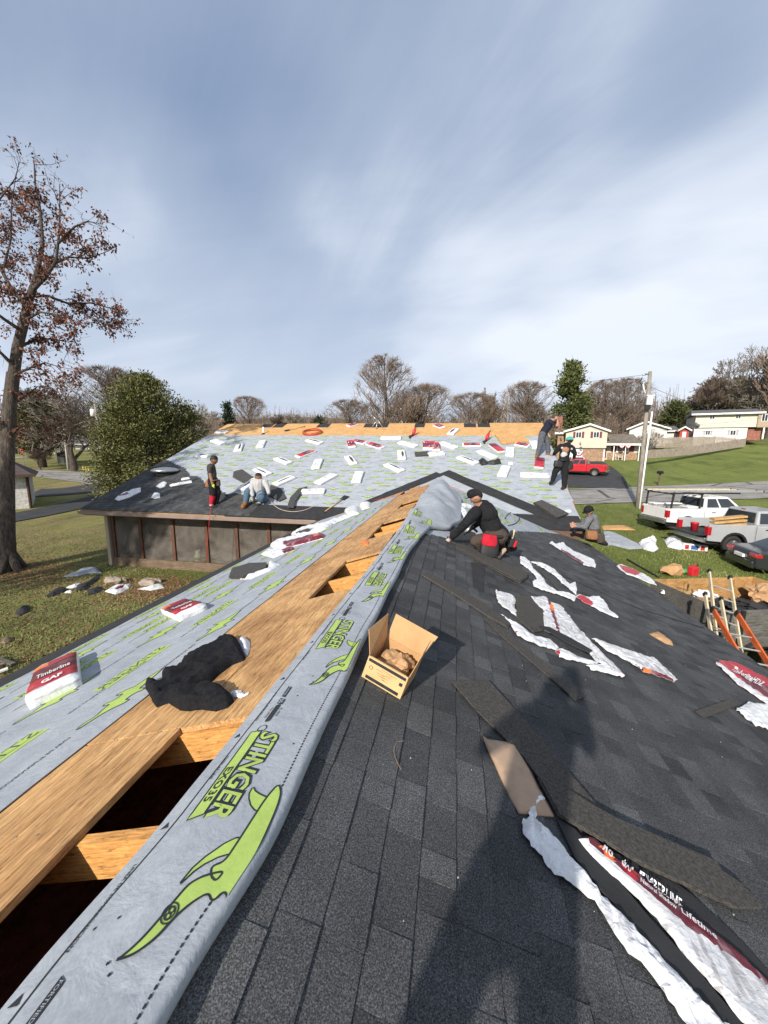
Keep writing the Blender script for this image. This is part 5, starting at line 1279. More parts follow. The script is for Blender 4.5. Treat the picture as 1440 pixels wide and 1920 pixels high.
class Pose:
    """joints given as spots of the photograph (through a crop), at the distance of the person's feet plus an offset"""
    def __init__(s, ox, oy, k, foot, plane):
        s.o = (ox, oy, k); p = FR[plane][4](*s.px(foot)) if plane else G(*s.px(foot)); s.root = p; s.dep = (p - CAM).dot(fw); s.u = k * s.dep / FPX
    def px(s, q): return (s.o[0] + q[0] * s.o[2], s.o[1] + q[1] * s.o[2])
    def __call__(s, x, y, off=0.0): return CAM + ray(*s.px((x, y))) * (s.dep + off)
def hand(pr, w, d_, side, sz=1.0, m_=None, curl=.6, m2=None):
    d_ = Vector(d_).normalized(); side = Vector(side); side = (side - d_ * side.dot(d_)).normalized(); n_ = d_.cross(side)
    w = Vector(w); pe = w + d_ * .075 * sz; pr.append((w, .027 * sz, pe, .033 * sz, m_))
    for k in range(4):
        b = pe + side * (.030 - .020 * k) * sz; L = (.070, .078, .072, .055)[k] * sz
        mid = b + (d_ + side * (.12 - .08 * k)).normalized() * L * .5; tip = mid + (d_ * (1 - curl) - n_ * curl).normalized() * L * .5
        pr.append((b, .0115 * sz, mid, .0105 * sz, m_)); pr.append((mid, .0105 * sz, tip, .009 * sz, m_))
    tb = w + d_ * .025 * sz + side * .028 * sz; tm = tb + (d_ * .6 + side * .8).normalized() * .035 * sz
    pr.append((tb, .014 * sz, tm, .012 * sz, m_)); pr.append((tm, .012 * sz, tm + (d_ * .9 - n_ * .3).normalized() * .03 * sz, .010 * sz, m_))
def head(pr, c, r_, face, skin, hair, hairless=False):
    """skull, jaw, nose, ears, eyes, hair; face = direction the face looks"""
    c = Vector(c); f = Vector(face).normalized(); u_ = Vector((0, 0, 1)); u_ = (u_ - f * u_.dot(f)).normalized(); s_ = f.cross(u_)
    pr.append((c, r_, c + u_ * r_ * .25 - f * r_ * .12, r_ * .98, skin)); pr.append((c + f * r_ * .28 - u_ * r_ * .55, r_ * .55, c + f * r_ * .35 - u_ * r_ * .7, r_ * .42, skin))
    pr.append((c + f * r_ * .98 + u_ * r_ * .05, r_ * .10, c + f * r_ * 1.12 - u_ * r_ * .22, r_ * .15, skin))
    pr.append((c + f * r_ * .82 - u_ * r_ * .5 - s_ * r_ * .18, r_ * .08, c + f * r_ * .82 - u_ * r_ * .5 + s_ * r_ * .18, r_ * .08, skin))
    for k in (-1, 1):
        pr.append((c + s_ * k * r_ * .97 + u_ * r_ * .1, r_ * .14, c + s_ * k * r_ * 1.0 - u_ * r_ * .2, r_ * .12, skin))
        pr.append((c + f * r_ * .92 + s_ * k * r_ * .33 + u_ * r_ * .08, r_ * .10, c + f * r_ * .92 + s_ * k * r_ * .36 + u_ * r_ * .08, r_ * .10, EYE))
    pr.append((c + u_ * r_ * .42 - f * r_ * .22, r_ * .93, c + u_ * r_ * .1 - f * r_ * .36, r_ * .88, hair))
    pr.append((c - u_ * r_ * .15 - f * r_ * .5, r_ * .55, c + u_ * r_ * .1 - f * r_ * .42, r_ * .72, hair))
    return f, u_, s_
def cap(parent, c, r_, f, u_, matl, back=False):
    c = Vector(c); x = f.cross(u_).normalized(); Mx = Matrix((x, f, u_)).transposed().to_4x4(); mb = MB()
    prof = [(r_ * 1.10 * math.cos(a), r_ * 1.02 * math.sin(a) + r_ * .18) for a in np.linspace(0, math.pi / 2 - .02, 8)]
    mb.lathe([(r_ * 1.09, -r_ * .12)] + prof, 20, 0, Mx, True)
    o = mb.build('cap', matl, parent, smooth=True); o.location = c - parent.location
    sg = -1 if back else 1; mv = MB(); n = 9; vs = []
    for k in range(n):
        a = math.pi * (k / (n - 1)); vs.append(Mx @ Vector((r_ * 1.0 * math.cos(a), sg * (r_ * .42 + r_ * .6 * math.sin(a)), r_ * .12))); vs.append(Mx @ Vector((r_ * .95 * math.cos(a), sg * (r_ * .45 + r_ * 1.25 * math.sin(a)), r_ * .02)))
    mv.add(vs, [(2 * k, 2 * k + 2, 2 * k + 3, 2 * k + 1) for k in range(n - 1)]); v_ = mv.build('visor', matl, o, smooth=True); sm = v_.modifiers.new('s', 'SOLIDIFY'); sm.thickness = .004
    return o
def pouch(parent, name, pts, r_, matl, flat=.55, axis=None, liner=None):
    """soft bag: rounded box between two points"""
    a, b = Vector(pts[0]), Vector(pts[1]); d_ = b - a; L = d_.length; z = d_.normalized(); x = (Vector(axis) if axis is not None else z.orthogonal()); x = (x - z * x.dot(z)).normalized(); y = z.cross(x)
    mb = MB(); n = 16; vs = []; pro = [(0, .55), (.05, .9), (.3, 1.05), (.7, 1.0), (.92, .95), (1.0, .9)]
    for t_, s_ in pro:
        for k in range(n):
            an = 2 * math.pi * k / n; ca, sa = math.cos(an), math.sin(an); e = .5
            px_ = abs(ca) ** e * (1 if ca >= 0 else -1); py_ = abs(sa) ** e * (1 if sa >= 0 else -1)
            vs.append(a + d_ * t_ + x * px_ * r_ * s_ + y * py_ * r_ * flat * s_ + x * .01 * noise.noise(Vector((k, t_ * 5, 0))))
    fs = [(i * n + k, i * n + (k + 1) % n, (i + 1) * n + (k + 1) % n, (i + 1) * n + k) for i in range(len(pro) - 1) for k in range(n)] + [tuple(reversed(range(n)))]
    fs.append(tuple(range((len(pro) - 1) * n, len(pro) * n)))
    mb.add([v - parent.location for v in vs], fs); return mb.build(name, matl, parent, smooth=True, bevel=.004)
VW = lambda x=0, y=0, z=0: Vector((math.cos(YAW) * x - math.sin(YAW) * y, math.sin(YAW) * x + math.cos(YAW) * y, z))   # right, away, up as the camera sees them

# man kneeling in the foreground, black sweatshirt
P = Pose(820, 890, .125, (900, 1250), 'R'); u_ = P.u; pr = []
hd = P(578, 335, -.02); face = VW(-.75, .25, -.62)
pr += [(P(720, 545, .05), 150 * u_, P(830, 800, .02), 150 * u_, BLKC), (P(640, 560, .22), 118 * u_, P(800, 820, .2), 135 * u_, BLKC), (P(700, 480, .1), 110 * u_, P(760, 600, .0), 150 * u_, BLKC), (P(860, 830, .08), 150 * u_, P(930, 900, .1), 150 * u_, BLKC)]
pr += [(P(600, 430, .03), 62 * u_, P(660, 490, .08), 85 * u_, SKIN)]
f_, uu, ss = head(pr, hd, 92 * u_, face, SKIN, HAIR)
pr += [(P(575, 560, -.12), 92 * u_, P(420, 735, -.22), 68 * u_, BLKC), (P(420, 735, -.22), 68 * u_, P(225, 935, -.08), 48 * u_, BLKC), (P(225, 935, -.08), 36 * u_, P(205, 955, -.07), 33 * u_, SKIN)]
hand(pr, P(208, 952, -.07), P(165, 985, -.02) - P(215, 945, -.07), VW(.2, 1, .2), 1.15, PALEG, .35)
pr += [(P(690, 560, .42), 85 * u_, P(600, 720, .50), 60 * u_, BLKC), (P(600, 720, .50), 58 * u_, P(530, 790, .34), 42 * u_, BLKC)]
hand(pr, P(525, 792, .33), VW(-.6, -.1, -.6), VW(0, 1, .3), 1.1, SKIN, .7)
pr += [(P(930, 930, -.04), 130 * u_, P(620, 985, -.12), 92 * u_, BRNC), (P(580, 1000, -.10), 88 * u_, P(700, 1120, -.05), 75 * u_, BRNC), (P(700, 1120, -.05), 72 * u_, P(900, 1190, .02), 55 * u_, BRNC), (P(900, 1190, .02), 50 * u_, P(985, 1150, .05), 48 * u_, BOOTD), (P(905, 1250, -.02), 26 * u_, P(1010, 1130, .0), 30 * u_, SOLE)]
pr += [(P(960, 920, .25), 125 * u_, P(800, 1010, .45), 90 * u_, BRNC), (P(800, 1030, .45), 85 * u_, P(1050, 1120, .40), 60 * u_, BRNC), (P(1050, 1120, .40), 52 * u_, P(1150, 1100, .38), 48 * u_, BOOTD)]
w3 = body('person', 'person in black sweatshirt and cap kneeling to set shingles', P.root, pr, .0095, 3, .007, 3)
cp = cap(w3, hd + uu * 30 * u_, 92 * u_, (f_ + uu * .25).normalized(), uu, BLKC)
pouch(w3, 'tool_pouch', (P(760, 1240, -.30), P(790, 985, -.28)), 125 * u_, BLACKP, .5, VW(1, 0, 0))
pouch(w3, 'pouch_liner', (P(770, 1080, -.335), P(790, 905, -.30)), 105 * u_, REDC, .42, VW(1, 0, 0))
pouch(w3, 'tool_pouch', (P(1110, 1090, .15), P(1080, 930, .18)), 75 * u_, BLACKP, .6, VW(1, 0, 0))
mb = MB(); mb.tube([P(700, 905, -.20) - w3.location, P(830, 930, -.22) - w3.location, P(960, 935, -.18) - w3.location, P(1090, 900, .02) - w3.location, P(1120, 860, .2) - w3.location], 30 * u_, 8); mb.build('tool_belt', BLACKP, w3, smooth=True)
mb = MB(); mb.beam(P(1120, 960, .1) - w3.location, P(1160, 830, .15) - w3.location, .03, .022); mb.build('hammer_handle', CREAMF, w3)
mb = MB(); mb.beam(P(1150, 1090, .05) - w3.location, P(1190, 1000, .1) - w3.location, .035, .025); mb.build('knife', REDP, w3)
# his nail gun and hose
ng = thing('nail_gun', 'grey nail gun in the hand of the kneeling man', 'nail gun', P(480, 830, .30)); L_ = lambda *a: P(*a) - ng.location
mb = MB(); mb.tube([L_(420, 870, .27), L_(520, 760, .30)], [.03, .04], 12); mb.build('magazine_body', STEEL, ng, smooth=True)
mb = MB(); mb.tube([L_(500, 780, .30), L_(570, 830, .30), L_(600, 860, .30)], [.022, .02, .02], 10); mb.build('handle', BLACKP, ng, smooth=True)
mb = MB(); mb.tube([L_(420, 870, .27), L_(400, 900, .26)], [.018, .012], 10); mb.build('nose', BLACKM, ng, smooth=True)

def hose(name, label, pts, r_, matl, cat='hose', n=8, it=3):
    pts = [Vector(p) for p in pts]
    for _ in range(it):
        q = [pts[0]]
        for a, b in zip(pts[:-1], pts[1:]): q += [a.lerp(b, .25), a.lerp(b, .75)]
        pts = q + [pts[-1]]
    o_ = pts[0].copy(); mb = MB(); mb.tube([p - o_ for p in pts], r_, n); o = mb.build(name, matl, smooth=True); o.location = o_; return tag(o, label, cat)
qq = lambda x, y, h=.03: RW(820 + x * .125, 890 + y * .125, h)
ring_c = [(1060, 760), (1150, 745), (1225, 690), (1235, 620), (1190, 570), (1110, 560), (1045, 600), (1015, 660)]
hose('air_hose', 'loop of dark air hose on the underlayment behind the kneeling man', [RW(820 + x * .125, 890 + y * .125, .02 + .05 * (k in (3, 4))) for k, (x, y) in enumerate(ring_c)], .010, BLACKP)

# man standing at the left, charcoal tee
P = Pose(360, 840, .1389, (290, 800), 'M'); u_ = P.u; pr = []
hd = P(300, 165); face = VW(.95, -.2, -.28)
f_, uu, ss = head(pr, hd, 48 * u_, face, SKIND, HAIR)
pr += [(hd + uu * 14 * u_ - f_ * 6 * u_, 50 * u_, hd + uu * 22 * u_ - f_ * 2 * u_, 46 * u_, HAIR)]
pr += [(P(280, 200), 24 * u_, P(262, 240), 30 * u_, SKIND), (P(258, 265), 58 * u_, P(272, 350), 58 * u_, CHAR), (P(268, 350), 56 * u_, P(280, 420), 54 * u_, CHAR), (P(255, 258, -.12), 40 * u_, P(255, 258, .14), 40 * u_, CHAR)]
pr += [(P(240, 270, -.17), 34 * u_, P(240, 320, -.18), 32 * u_, CHAR), (P(240, 325, -.18), 24 * u_, P(255, 400, -.18), 21 * u_, SKIND), (P(255, 400, -.18), 21 * u_, P(278, 480, -.20), 17 * u_, SKIND)]
hand(pr, P(278, 482, -.20), VW(.15, 0, -1), VW(.9, -.3, 0), 1.25, HIVIZ, .4)
pr += [(P(275, 275, .17), 32 * u_, P(300, 380, .20), 22 * u_, SKIND), (P(300, 380, .20), 20 * u_, P(335, 460, .10), 17 * u_, SKIND)]
hand(pr, P(338, 465, .1), VW(.3, 0, -1), VW(.9, -.3, 0), 1.25, HIVIZ, .4)
pr += [(P(272, 440, -.06), 58 * u_, P(282, 620, -.08), 44 * u_, BLKC), (P(282, 620, -.08), 40 * u_, P(262, 750, -.06), 28 * u_, REDC), (P(300, 440, .08), 56 * u_, P(350, 600, .08), 42 * u_, BLKC), (P(350, 600, .08), 40 * u_, P(318, 760, .10), 30 * u_, BLKC)]
pr += [(P(262, 765, -.06), 24 * u_, P(262, 785, -.06), 24 * u_, WHTC), (P(262, 790, -.05), 28 * u_, P(320, 800, -.08), 22 * u_, BOOTD), (P(318, 775, .1), 28 * u_, P(372, 785, .08), 22 * u_, BOOTD)]
w1 = body('person', 'person in charcoal tee with lime gloves standing at the left eave', P.root, pr, .013, 3, .008, 5)
pouch(w1, 'tool_pouch', (P(225, 530, -.05), P(228, 440, -.05)), 42 * u_, LEATH, .6, VW(1, 0, 0)); pouch(w1, 'tool_pouch', (P(345, 520, -.02), P(340, 430, -.02)), 38 * u_, BRNC, .6, VW(1, 0, 0))
mb = MB(); mb.tube([P(205, 440, -.1) - w1.location, P(270, 445, -.25) - w1.location, P(350, 430, -.1) - w1.location, P(280, 430, .2) - w1.location, P(205, 440, -.1) - w1.location], 9 * u_, 6); mb.build('tool_belt', LEATH, w1, smooth=True)
hose('safety_rope', 'thin red rope hanging from the standing man over the left gutter', [P(262, 740, -.2), MP(c2(122, 720)[0], c2(122, 720)[1], .05), CAM + ray(394, 962) * (P.dep - .9), CAM + ray(390, 1000) * (P.dep - .8), CAM + ray(388, 1050) * (P.dep - .6)], .009, REDP, 'rope')

# man sitting beside the loose shingles
P = Pose(360, 840, .1389, (720, 800), 'M'); u_ = P.u; pr = []
hd = P(896, 395, .05); face = VW(.0, -.75, -.66)
f_, uu, ss = head(pr, hd, 46 * u_, face, SKIND, HAIR)
pr += [(hd + Vector((0, 0, 16 * u_)) + VW(0, .03, 0), 44 * u_, hd + Vector((0, 0, 18 * u_)) + VW(0, .06, 0), 44 * u_, HAIR)]
pr += [(P(900, 440, .14), 40 * u_, P(905, 455, .18), 50 * u_, HEATH), (P(905, 480, .15), 88 * u_, P(905, 560, .2), 82 * u_, HEATH), (P(850, 470, .15), 55 * u_, P(965, 470, .15), 55 * u_, HEATH)]
pr += [(P(825, 465, .1), 44 * u_, P(802, 570, -.02), 34 * u_, HEATH), (P(802, 570, -.02), 32 * u_, P(818, 640, -.15), 24 * u_, HEATH)]
hand(pr, P(822, 648, -.15), VW(.3, -.2, -.8), VW(1, 0, 0), 1.3, BLKC, .6)
pr += [(P(988, 465, .1), 44 * u_, P(1022, 540, .0), 34 * u_, HEATH), (P(1022, 540, .0), 32 * u_, P(1035, 605, -.12), 24 * u_, HEATH)]
hand(pr, P(1037, 612, -.12), VW(.1, -.2, -.9), VW(1, 0, 0), 1.3, BLKC, .6)
pr += [(P(860, 605, .2), 70 * u_, P(755, 595, -.05), 52 * u_, JEAN), (P(750, 600, -.05), 50 * u_, P(728, 720, -.05), 36 * u_, JEAN), (P(728, 735, -.05), 34 * u_, P(690, 795, -.2), 32 * u_, BOOT), (P(735, 760, -.02), 30 * u_, P(690, 800, -.18), 26 * u_, BOOT)]
pr += [(P(935, 600, .2), 70 * u_, P(935, 670, -.15), 56 * u_, JEAN), (P(940, 690, -.12), 52 * u_, P(990, 705, .25), 38 * u_, JEAN), (P(990, 705, .25), 34 * u_, P(1010, 700, .4), 30 * u_, BOOT), (P(870, 600, .25), 75 * u_, P(950, 600, .25), 75 * u_, JEAN)]
body('person', 'person in light grey sweatshirt and jeans crouching over loose shingles', P.root, pr, .013, 3, .008, 7)
g2 = thing('nail_gun', 'black nail gun held by the crouching man in jeans', 'nail gun', P(840, 700, -.2)); L_ = lambda *a: P(*a) - g2.location
mb = MB(); mb.tube([L_(835, 650, -.22), L_(840, 720, -.2), L_(838, 745, -.2)], [.05, .045, .02], 10); mb.build('magazine_body', BLACKP, g2, smooth=True)
mb = MB(); mb.tube([L_(838, 690, -.2), L_(790, 700, -.2)], [.03, .035], 10); mb.build('handle', STEEL, g2, smooth=True)
hose('air_hose', 'pale air hose trailing from the crouching man along the eave felt', [P(850, 690, -.2), P(900, 600, -.35), P(960, 590, -.4), MP(360 + 1020 * .1389, 840 + 650 * .1389, .1), MP(*c2(560, 690), .05), MP(*c2(660, 722), .05), MP(*c2(760, 710), .05), MP(*c2(820, 680), .06)], .010, PALEG)

# man bending at the right end of the ridge
P = Pose(960, 760, .11111, (520, 860), 'M'); u_ = P.u; pr = []
hd = P(722, 218); face = VW(.85, .2, -.45); f_, uu, ss = head(pr, hd, 48 * u_, face, SKIN, HAIRB)
pr += [(P(690, 245), 30 * u_, P(655, 275), 40 * u_, SKIN), (P(630, 310), 72 * u_, P(560, 420), 66 * u_, NAVY), (P(650, 290, -.15), 44 * u_, P(650, 290, .15), 44 * u_, NAVY), (P(555, 420), 66 * u_, P(525, 475), 66 * u_, NAVY)]
pr += [(P(665, 300, -.18), 40 * u_, P(715, 335, -.20), 28 * u_, NAVY), (P(705, 335, -.2), 25 * u_, P(770, 345, -.2), 24 * u_, SKIN), (P(770, 345, -.2), 24 * u_, P(772, 270, -.14), 19 * u_, SKIN)]
hand(pr, P(770, 265, -.14), VW(-.2, .1, 1), VW(.4, .9, 0), 1.2, SKIN, .5)
pr += [(P(680, 300, .18), 38 * u_, P(750, 320, .2), 25 * u_, NAVY), (P(750, 320, .2), 23 * u_, P(765, 240, .12), 19 * u_, SKIN)]
hand(pr, P(764, 238, .12), VW(-.2, -.1, 1), VW(.4, -.9, 0), 1.2, SKIN, .5)
pr += [(P(512, 495, -.05), 62 * u_, P(478, 660, -.10), 48 * u_, SLATE), (P(478, 660, -.1), 46 * u_, P(430, 830, -.05), 34 * u_, SLATE), (P(425, 850, -.05), 32 * u_, P(415, 872, -.2), 28 * u_, BOOT), (P(430, 868, 0), 26 * u_, P(440, 878, -.1), 22 * u_, BOOT)]
pr += [(P(545, 500, .1), 60 * u_, P(605, 650, .08), 46 * u_, SLATE), (P(605, 650, .08), 44 * u_, P(602, 800, .12), 34 * u_, SLATE), (P(600, 820, .12), 32 * u_, P(645, 855, .05), 24 * u_, BOOT)]
body('person', 'person in navy tee and slate trousers wiping their face on the roof edge', P.root, pr, .014, 3, .008, 9)

# man with the teal cap, seen from behind
P = Pose(960, 760, .11111, (870, 1410), 'M'); u_ = P.u; pr = []
hd = P(972, 598); face = VW(.25, .9, -.2); f_, uu, ss = head(pr, hd, 50 * u_, face, SKIN, HAIR)
pr += [(P(960, 640), 32 * u_, P(930, 670), 55 * u_, BLKC), (P(905, 720), 85 * u_, P(880, 860), 82 * u_, BLKC), (P(830, 700), 55 * u_, P(990, 715), 55 * u_, BLKC), (P(880, 880), 80 * u_, P(875, 930), 82 * u_, BLKC)]
pr += [(P(905, 750, -.105), 55 * u_, P(900, 765, -.105), 55 * u_, ORNC), (P(880, 830, -.085), 55 * u_, P(870, 840, -.085), 50 * u_, WHTC), (P(840, 715, -.085), 20 * u_, P(1000, 735, -.085), 22 * u_, WHTC)]
pr += [(P(810, 705), 50 * u_, P(735, 785, .05), 36 * u_, BLKC), (P(735, 785, .05), 34 * u_, P(708, 825, .2), 25 * u_, BLKC)]
hand(pr, P(706, 828, .2), VW(-.3, .7, -.4), VW(1, .3, 0), 1.2, SKIN, .6)
pr += [(P(1015, 730), 50 * u_, P(1062, 815, -.02), 36 * u_, BLKC), (P(1062, 815, -.02), 34 * u_, P(1045, 880, .1), 25 * u_, BLKC)]
hand(pr, P(1042, 885, .1), VW(-.4, .5, -.5), VW(.8, .4, 0), 1.2, SKIN, .6)
pr += [(P(845, 950), 78 * u_, P(735, 1110, .05), 54 * u_, BLKC), (P(735, 1110, .05), 52 * u_, P(682, 1270, .12), 36 * u_, BLKC), (P(680, 1285, .12), 32 * u_, P(650, 1310, .2), 28 * u_, BOOTD), (P(905, 950), 76 * u_, P(890, 1160), 56 * u_, BLKC), (P(890, 1160), 54 * u_, P(882, 1360), 40 * u_, BLKC), (P(880, 1375), 36 * u_, P(850, 1410, -.05), 28 * u_, BOOTD)]
w5 = body('person', 'person in black printed hoodie with teal cap standing on the right roof edge', P.root, pr, .013, 3, .008, 11)
cap(w5, hd + uu * 8 * u_, 55 * u_, f_, uu, TEAL)
pouch(w5, 'tool_pouch', (P(770, 1050, -.1), P(785, 935, -.1)), 68 * u_, BLACKP, .6, VW(1, 0, 0)); pouch(w5, 'tool_pouch', (P(965, 1090, -.05), P(945, 940, -.05)), 65 * u_, BLACKP, .6, VW(1, 0, 0))
mb = MB(); mb.tube([P(780, 920, -.1) - w5.location, P(870, 925, -.26) - w5.location, P(960, 930, -.1) - w5.location], 14 * u_, 6); mb.build('tool_belt', BLACKP, w5, smooth=True)

# man in the grey hoodie at the right eave
P = Pose(1040, 900, .27778, (285, 420), 'R'); P.dep = 11.9; P.root = CAM + ray(*P.px((285, 420))) * P.dep; P.u = .27778 * P.dep / FPX; u_ = P.u; pr = []
hd = P(232, 208, -.1); face = VW(-.85, -.1, -.45); f_, uu, ss = head(pr, hd, 26 * u_, face, SKIN, HAIR)
pr += [(P(242, 228), 15 * u_, P(250, 245), 24 * u_, GREYH), (P(252, 265), 40 * u_, P(265, 330), 38 * u_, GREYH), (P(240, 262, -.12), 24 * u_, P(265, 262, .16), 26 * u_, GREYH), (P(265, 330), 38 * u_, P(270, 350), 38 * u_, BRNC)]
pr += [(P(228, 268, -.2), 24 * u_, P(205, 318, -.25), 17 * u_, GREYH), (P(205, 318, -.25), 16 * u_, P(150, 312, -.1), 11 * u_, GREYH), (P(225, 260, .15), 22 * u_, P(190, 300, .2), 15 * u_, GREYH), (P(190, 300, .2), 15 * u_, P(145, 298, .15), 11 * u_, GREYH)]
hand(pr, P(146, 312, -.1), VW(-1, .1, -.1), VW(0, .6, .8), 1.3, SKIN, .5); hand(pr, P(142, 298, .15), VW(-1, .1, -.1), VW(0, .6, .8), 1.3, SKIN, .5)
pr += [(P(268, 352, -.05), 34 * u_, P(225, 385, -.15), 26 * u_, BRNC), (P(225, 388, -.15), 25 * u_, P(315, 415, -.1), 18 * u_, BRNC), (P(275, 355, .15), 34 * u_, P(250, 390, .3), 26 * u_, BRNC), (P(250, 392, .3), 24 * u_, P(330, 425, .25), 18 * u_, BRNC), (P(318, 418, -.1), 18 * u_, P(335, 425, -.1), 16 * u_, BOOTD), (P(332, 428, .25), 17 * u_, P(345, 432, .25), 15 * u_, BOOTD)]
w6 = body('person', 'person in grey hoodie and black cap kneeling at the right valley', P.root, pr, .013, 3, .008, 13)
cap(w6, hd + uu * 4 * u_, 28 * u_, f_, uu, BLKC)
pouch(w6, 'tool_pouch', (P(250, 405, -.35), P(250, 345, -.3)), 34 * u_, LEATH, .6, VW(1, 0, 0)); pouch(w6, 'tool_pouch', (P(310, 425, -.15), P(305, 360, -.15)), 26 * u_, BRNC, .6, VW(1, 0, 0))

# the photographer, seen only by the long shadow
pr = []
zf = lambda x: (zR(x) if x > RX else zL(x))
fr_, fl_ = Vector((-.02, -.46, zf(-.02))), Vector((-.50, -.40, zf(-.5)))
hp = Vector((-.24, -.47, zf(-.24) + .86)); ch = hp + Vector((.02, .03, .46)); hd = Vector((-.19, -.36, H + .02))
pr += [(fr_ + Vector((0, 0, .06)), .05, fr_ + Vector((.03, .16, .05)), .045, BOOTD), (fl_ + Vector((0, 0, .06)), .05, fl_ + Vector((-.03, .16, .05)), .045, BOOTD)]
for ft, sx in ((fr_, .1), (fl_, -.1)):
    kn = (ft + hp + Vector((sx, 0, 0))) / 2 + Vector((0, .06, -.02)); pr += [(ft + Vector((0, 0, .1)), .055, kn, .068, JEAN), (kn, .07, hp + Vector((sx, 0, 0)), .10, JEAN)]
pr += [(hp, .15, hp + Vector((0, .01, .2)), .15, GREYH), (hp + Vector((0, .01, .2)), .15, ch, .165, GREYH), (ch + Vector((-.14, 0, .03)), .09, ch + Vector((.14, 0, .03)), .09, GREYH), (ch + Vector((0, .01, .1)), .06, hd - Vector((0, 0, .1)), .06, SKIN)]
f_, uu, ss = head(pr, hd, .10, Vector((.2, .9, -.15)), SKIN, HAIR)
for k, s_ in ((-1, -1), (1, 1)):
    el = ch + Vector((.27 * s_, .10, -.16)); wr_ = Vector((.045 * s_ + .0, -.085, H - .045)); pr += [(ch + Vector((.19 * s_, 0, .03)), .065, el, .05, GREYH), (el, .048, wr_, .034, GREYH)]
    hand(pr, wr_, Vector((-.1 * s_, .6, .8)), Vector((-s_, .2, 0)), .9, SKIN, .4)
w0 = body('person', 'person taking the photograph, seen only as a long shadow on the shingles', Vector((-.24, -.45, zf(-.24))), pr, .014, 3, .006, 17)
mb = MB(); mb.box((-.038, -.006, -.078), (.038, .002, .078)); ph = mb.build('phone', BLACKP, bevel=.004); ph.location = (0, -.018, H - .07); tag(ph, 'phone in the hands of the shadowed person on the roof', 'phone')
# ------------------------------------------------------------------ small things on the roofs
def mframe(px, h=.03, ang=0.0): q = uv('M', px); return fmatw('M', q.x, q.y, ang, h)
hc = thing('hose_coil', 'coiled orange-red air hose on the ridge decking', 'hose', mw=mframe(c2(812, 190), .03))
for k in range(4):
    mb = MB(); rr = .58 - .05 * (k % 2); mb.tube([(rr * math.cos(a), rr * .9 * math.sin(a), .02 + .035 * k + .01 * math.sin(3 * a + k)) for a in np.linspace(0, 2 * math.pi, 40)], .024, 6); mb.build('coil', M('orange_red_hose', (.50, .085, .03), .5, .15) if k == 0 else bpy.data.materials['orange_red_hose'], hc, smooth=True)
vp = thing('vent_pipe', 'white plumbing vent pipe through the ridge decking', 'pipe', MP(*c2(482, 200), -.05))
mb = MB(); mb.lathe([(.055, 0), (.055, .48), (.044, .48), (.044, .3)], 16); mb.build('pipe', WHITE, vp, smooth=True)
mb = MB(); mb.lathe([(.14, .03), (.12, .06), (.06, .12)], 16); mb.build('boot', BLACKP, vp, smooth=True)
tv = thing('roof_vent', 'round low galvanised roof vent on the shingled left part', 'vent', MP(*[(0 + 930 / 3), 640 + 745 / 3], .02))
mb = MB(); mb.lathe([(.60, .10), (.62, .16), (.60, .21), (.46, .27), (.30, .30), (.05, .33)], 28); mb.build('dome', STEEL, tv, smooth=True)
mb = MB(); mb.lathe([(.40, -.2), (.40, .14)], 24); mb.build('collar', BLACKM, tv, smooth=True)
mb = MB(); mb.box((-.7, -.7, -.012), (.7, .7, 0), 0, Matrix.Translation((0, 0, .0)) @ Matrix.Rotation(math.atan(MS), 4, 'X')); mb.build('flashing', BLACKM, tv)
def shovel(px0, px1, label, L_head=.35):
    a, b = MP(*px0, .06), MP(*px1, .06); t_ = thing('tear_off_shovel', label, 'shovel', a); d_ = (b - a).normalized(); sd = d_.cross(FR['M'][3]).normalized()
    mb = MB(); mb.tube([d_ * .3, b - a], .020, 8); mb.build('handle', PINE, t_, smooth=True)
    mb = MB(); mb.add([sd * .13, -sd * .13, -sd * .09 + d_ * .34, sd * .09 + d_ * .34] + [v - FR['M'][3] * .012 for v in (sd * .13, -sd * .13, -sd * .09 + d_ * .34, sd * .09 + d_ * .34)], [(0, 1, 2, 3), (7, 6, 5, 4), (0, 4, 5, 1), (1, 5, 6, 2), (2, 6, 7, 3), (3, 7, 4, 0)]); mb.build('blade', BLACKM, t_)
    mb = MB(); mb.tube([b - a - sd * .07, b - a + sd * .07], .018, 8); mb.build('grip', BLACKP, t_, smooth=True)
shovel(c2(625, 170), c2(760, 142), 'long handled shovel lying on the ridge decking left of the hose coil')
shovel(c2(1045, 610), c2(895, 718), 'long handled shovel lying across the eave felt by the left valley')
hn = soft('harness', 'M', [c3(638, 376), c3(665, 372), (c3(700, 390)), c3(745, 382), c3(782, 372), c3(790, 398), c3(745, 405), c3(700, 402), c3(660, 410), c3(645, 395)], BLACKP, 'crumpled black harness straps among the white bundles', 'harness', hgt=.12, rim=.1, wr=.12, wf=4, step=.06, base=.03, crease=True, seed=5)
for (x, y, lb, mt) in [(195, 190, 'red and black tool standing at a ridge opening', REDP), (690, 225, 'red tool heap between the ridge and the plywood stack', REDP)]:
    t_ = thing('power_tool', lb, 'tool', MP(*c3(x, y + 15), .03)); mb = MB(); mb.tube([(0, 0, .05), (.05, .05, .2), (.12, .1, .42)], [.07, .10, .05], 8); mb.build('housing', mt, t_, smooth=True)
    mb = MB(); mb.tube([(0, 0, .0), (-.15, -.3, -.05), (-.12, -.5, -.12)], [.07, .06, .04], 8); mb.build('handle', BLACKP, t_, smooth=True); mb = MB(); mb.tube([(.1, .1, .38), (.2, .1, .55)], [.04, .02], 8); mb.build('nozzle', BLACKM, t_, smooth=True)
an = thing('anchor_bracket', 'dark safety anchor bracket bolted at a ridge opening', 'bracket', MP(*c2(1250, 150), .03)); mb = MB()
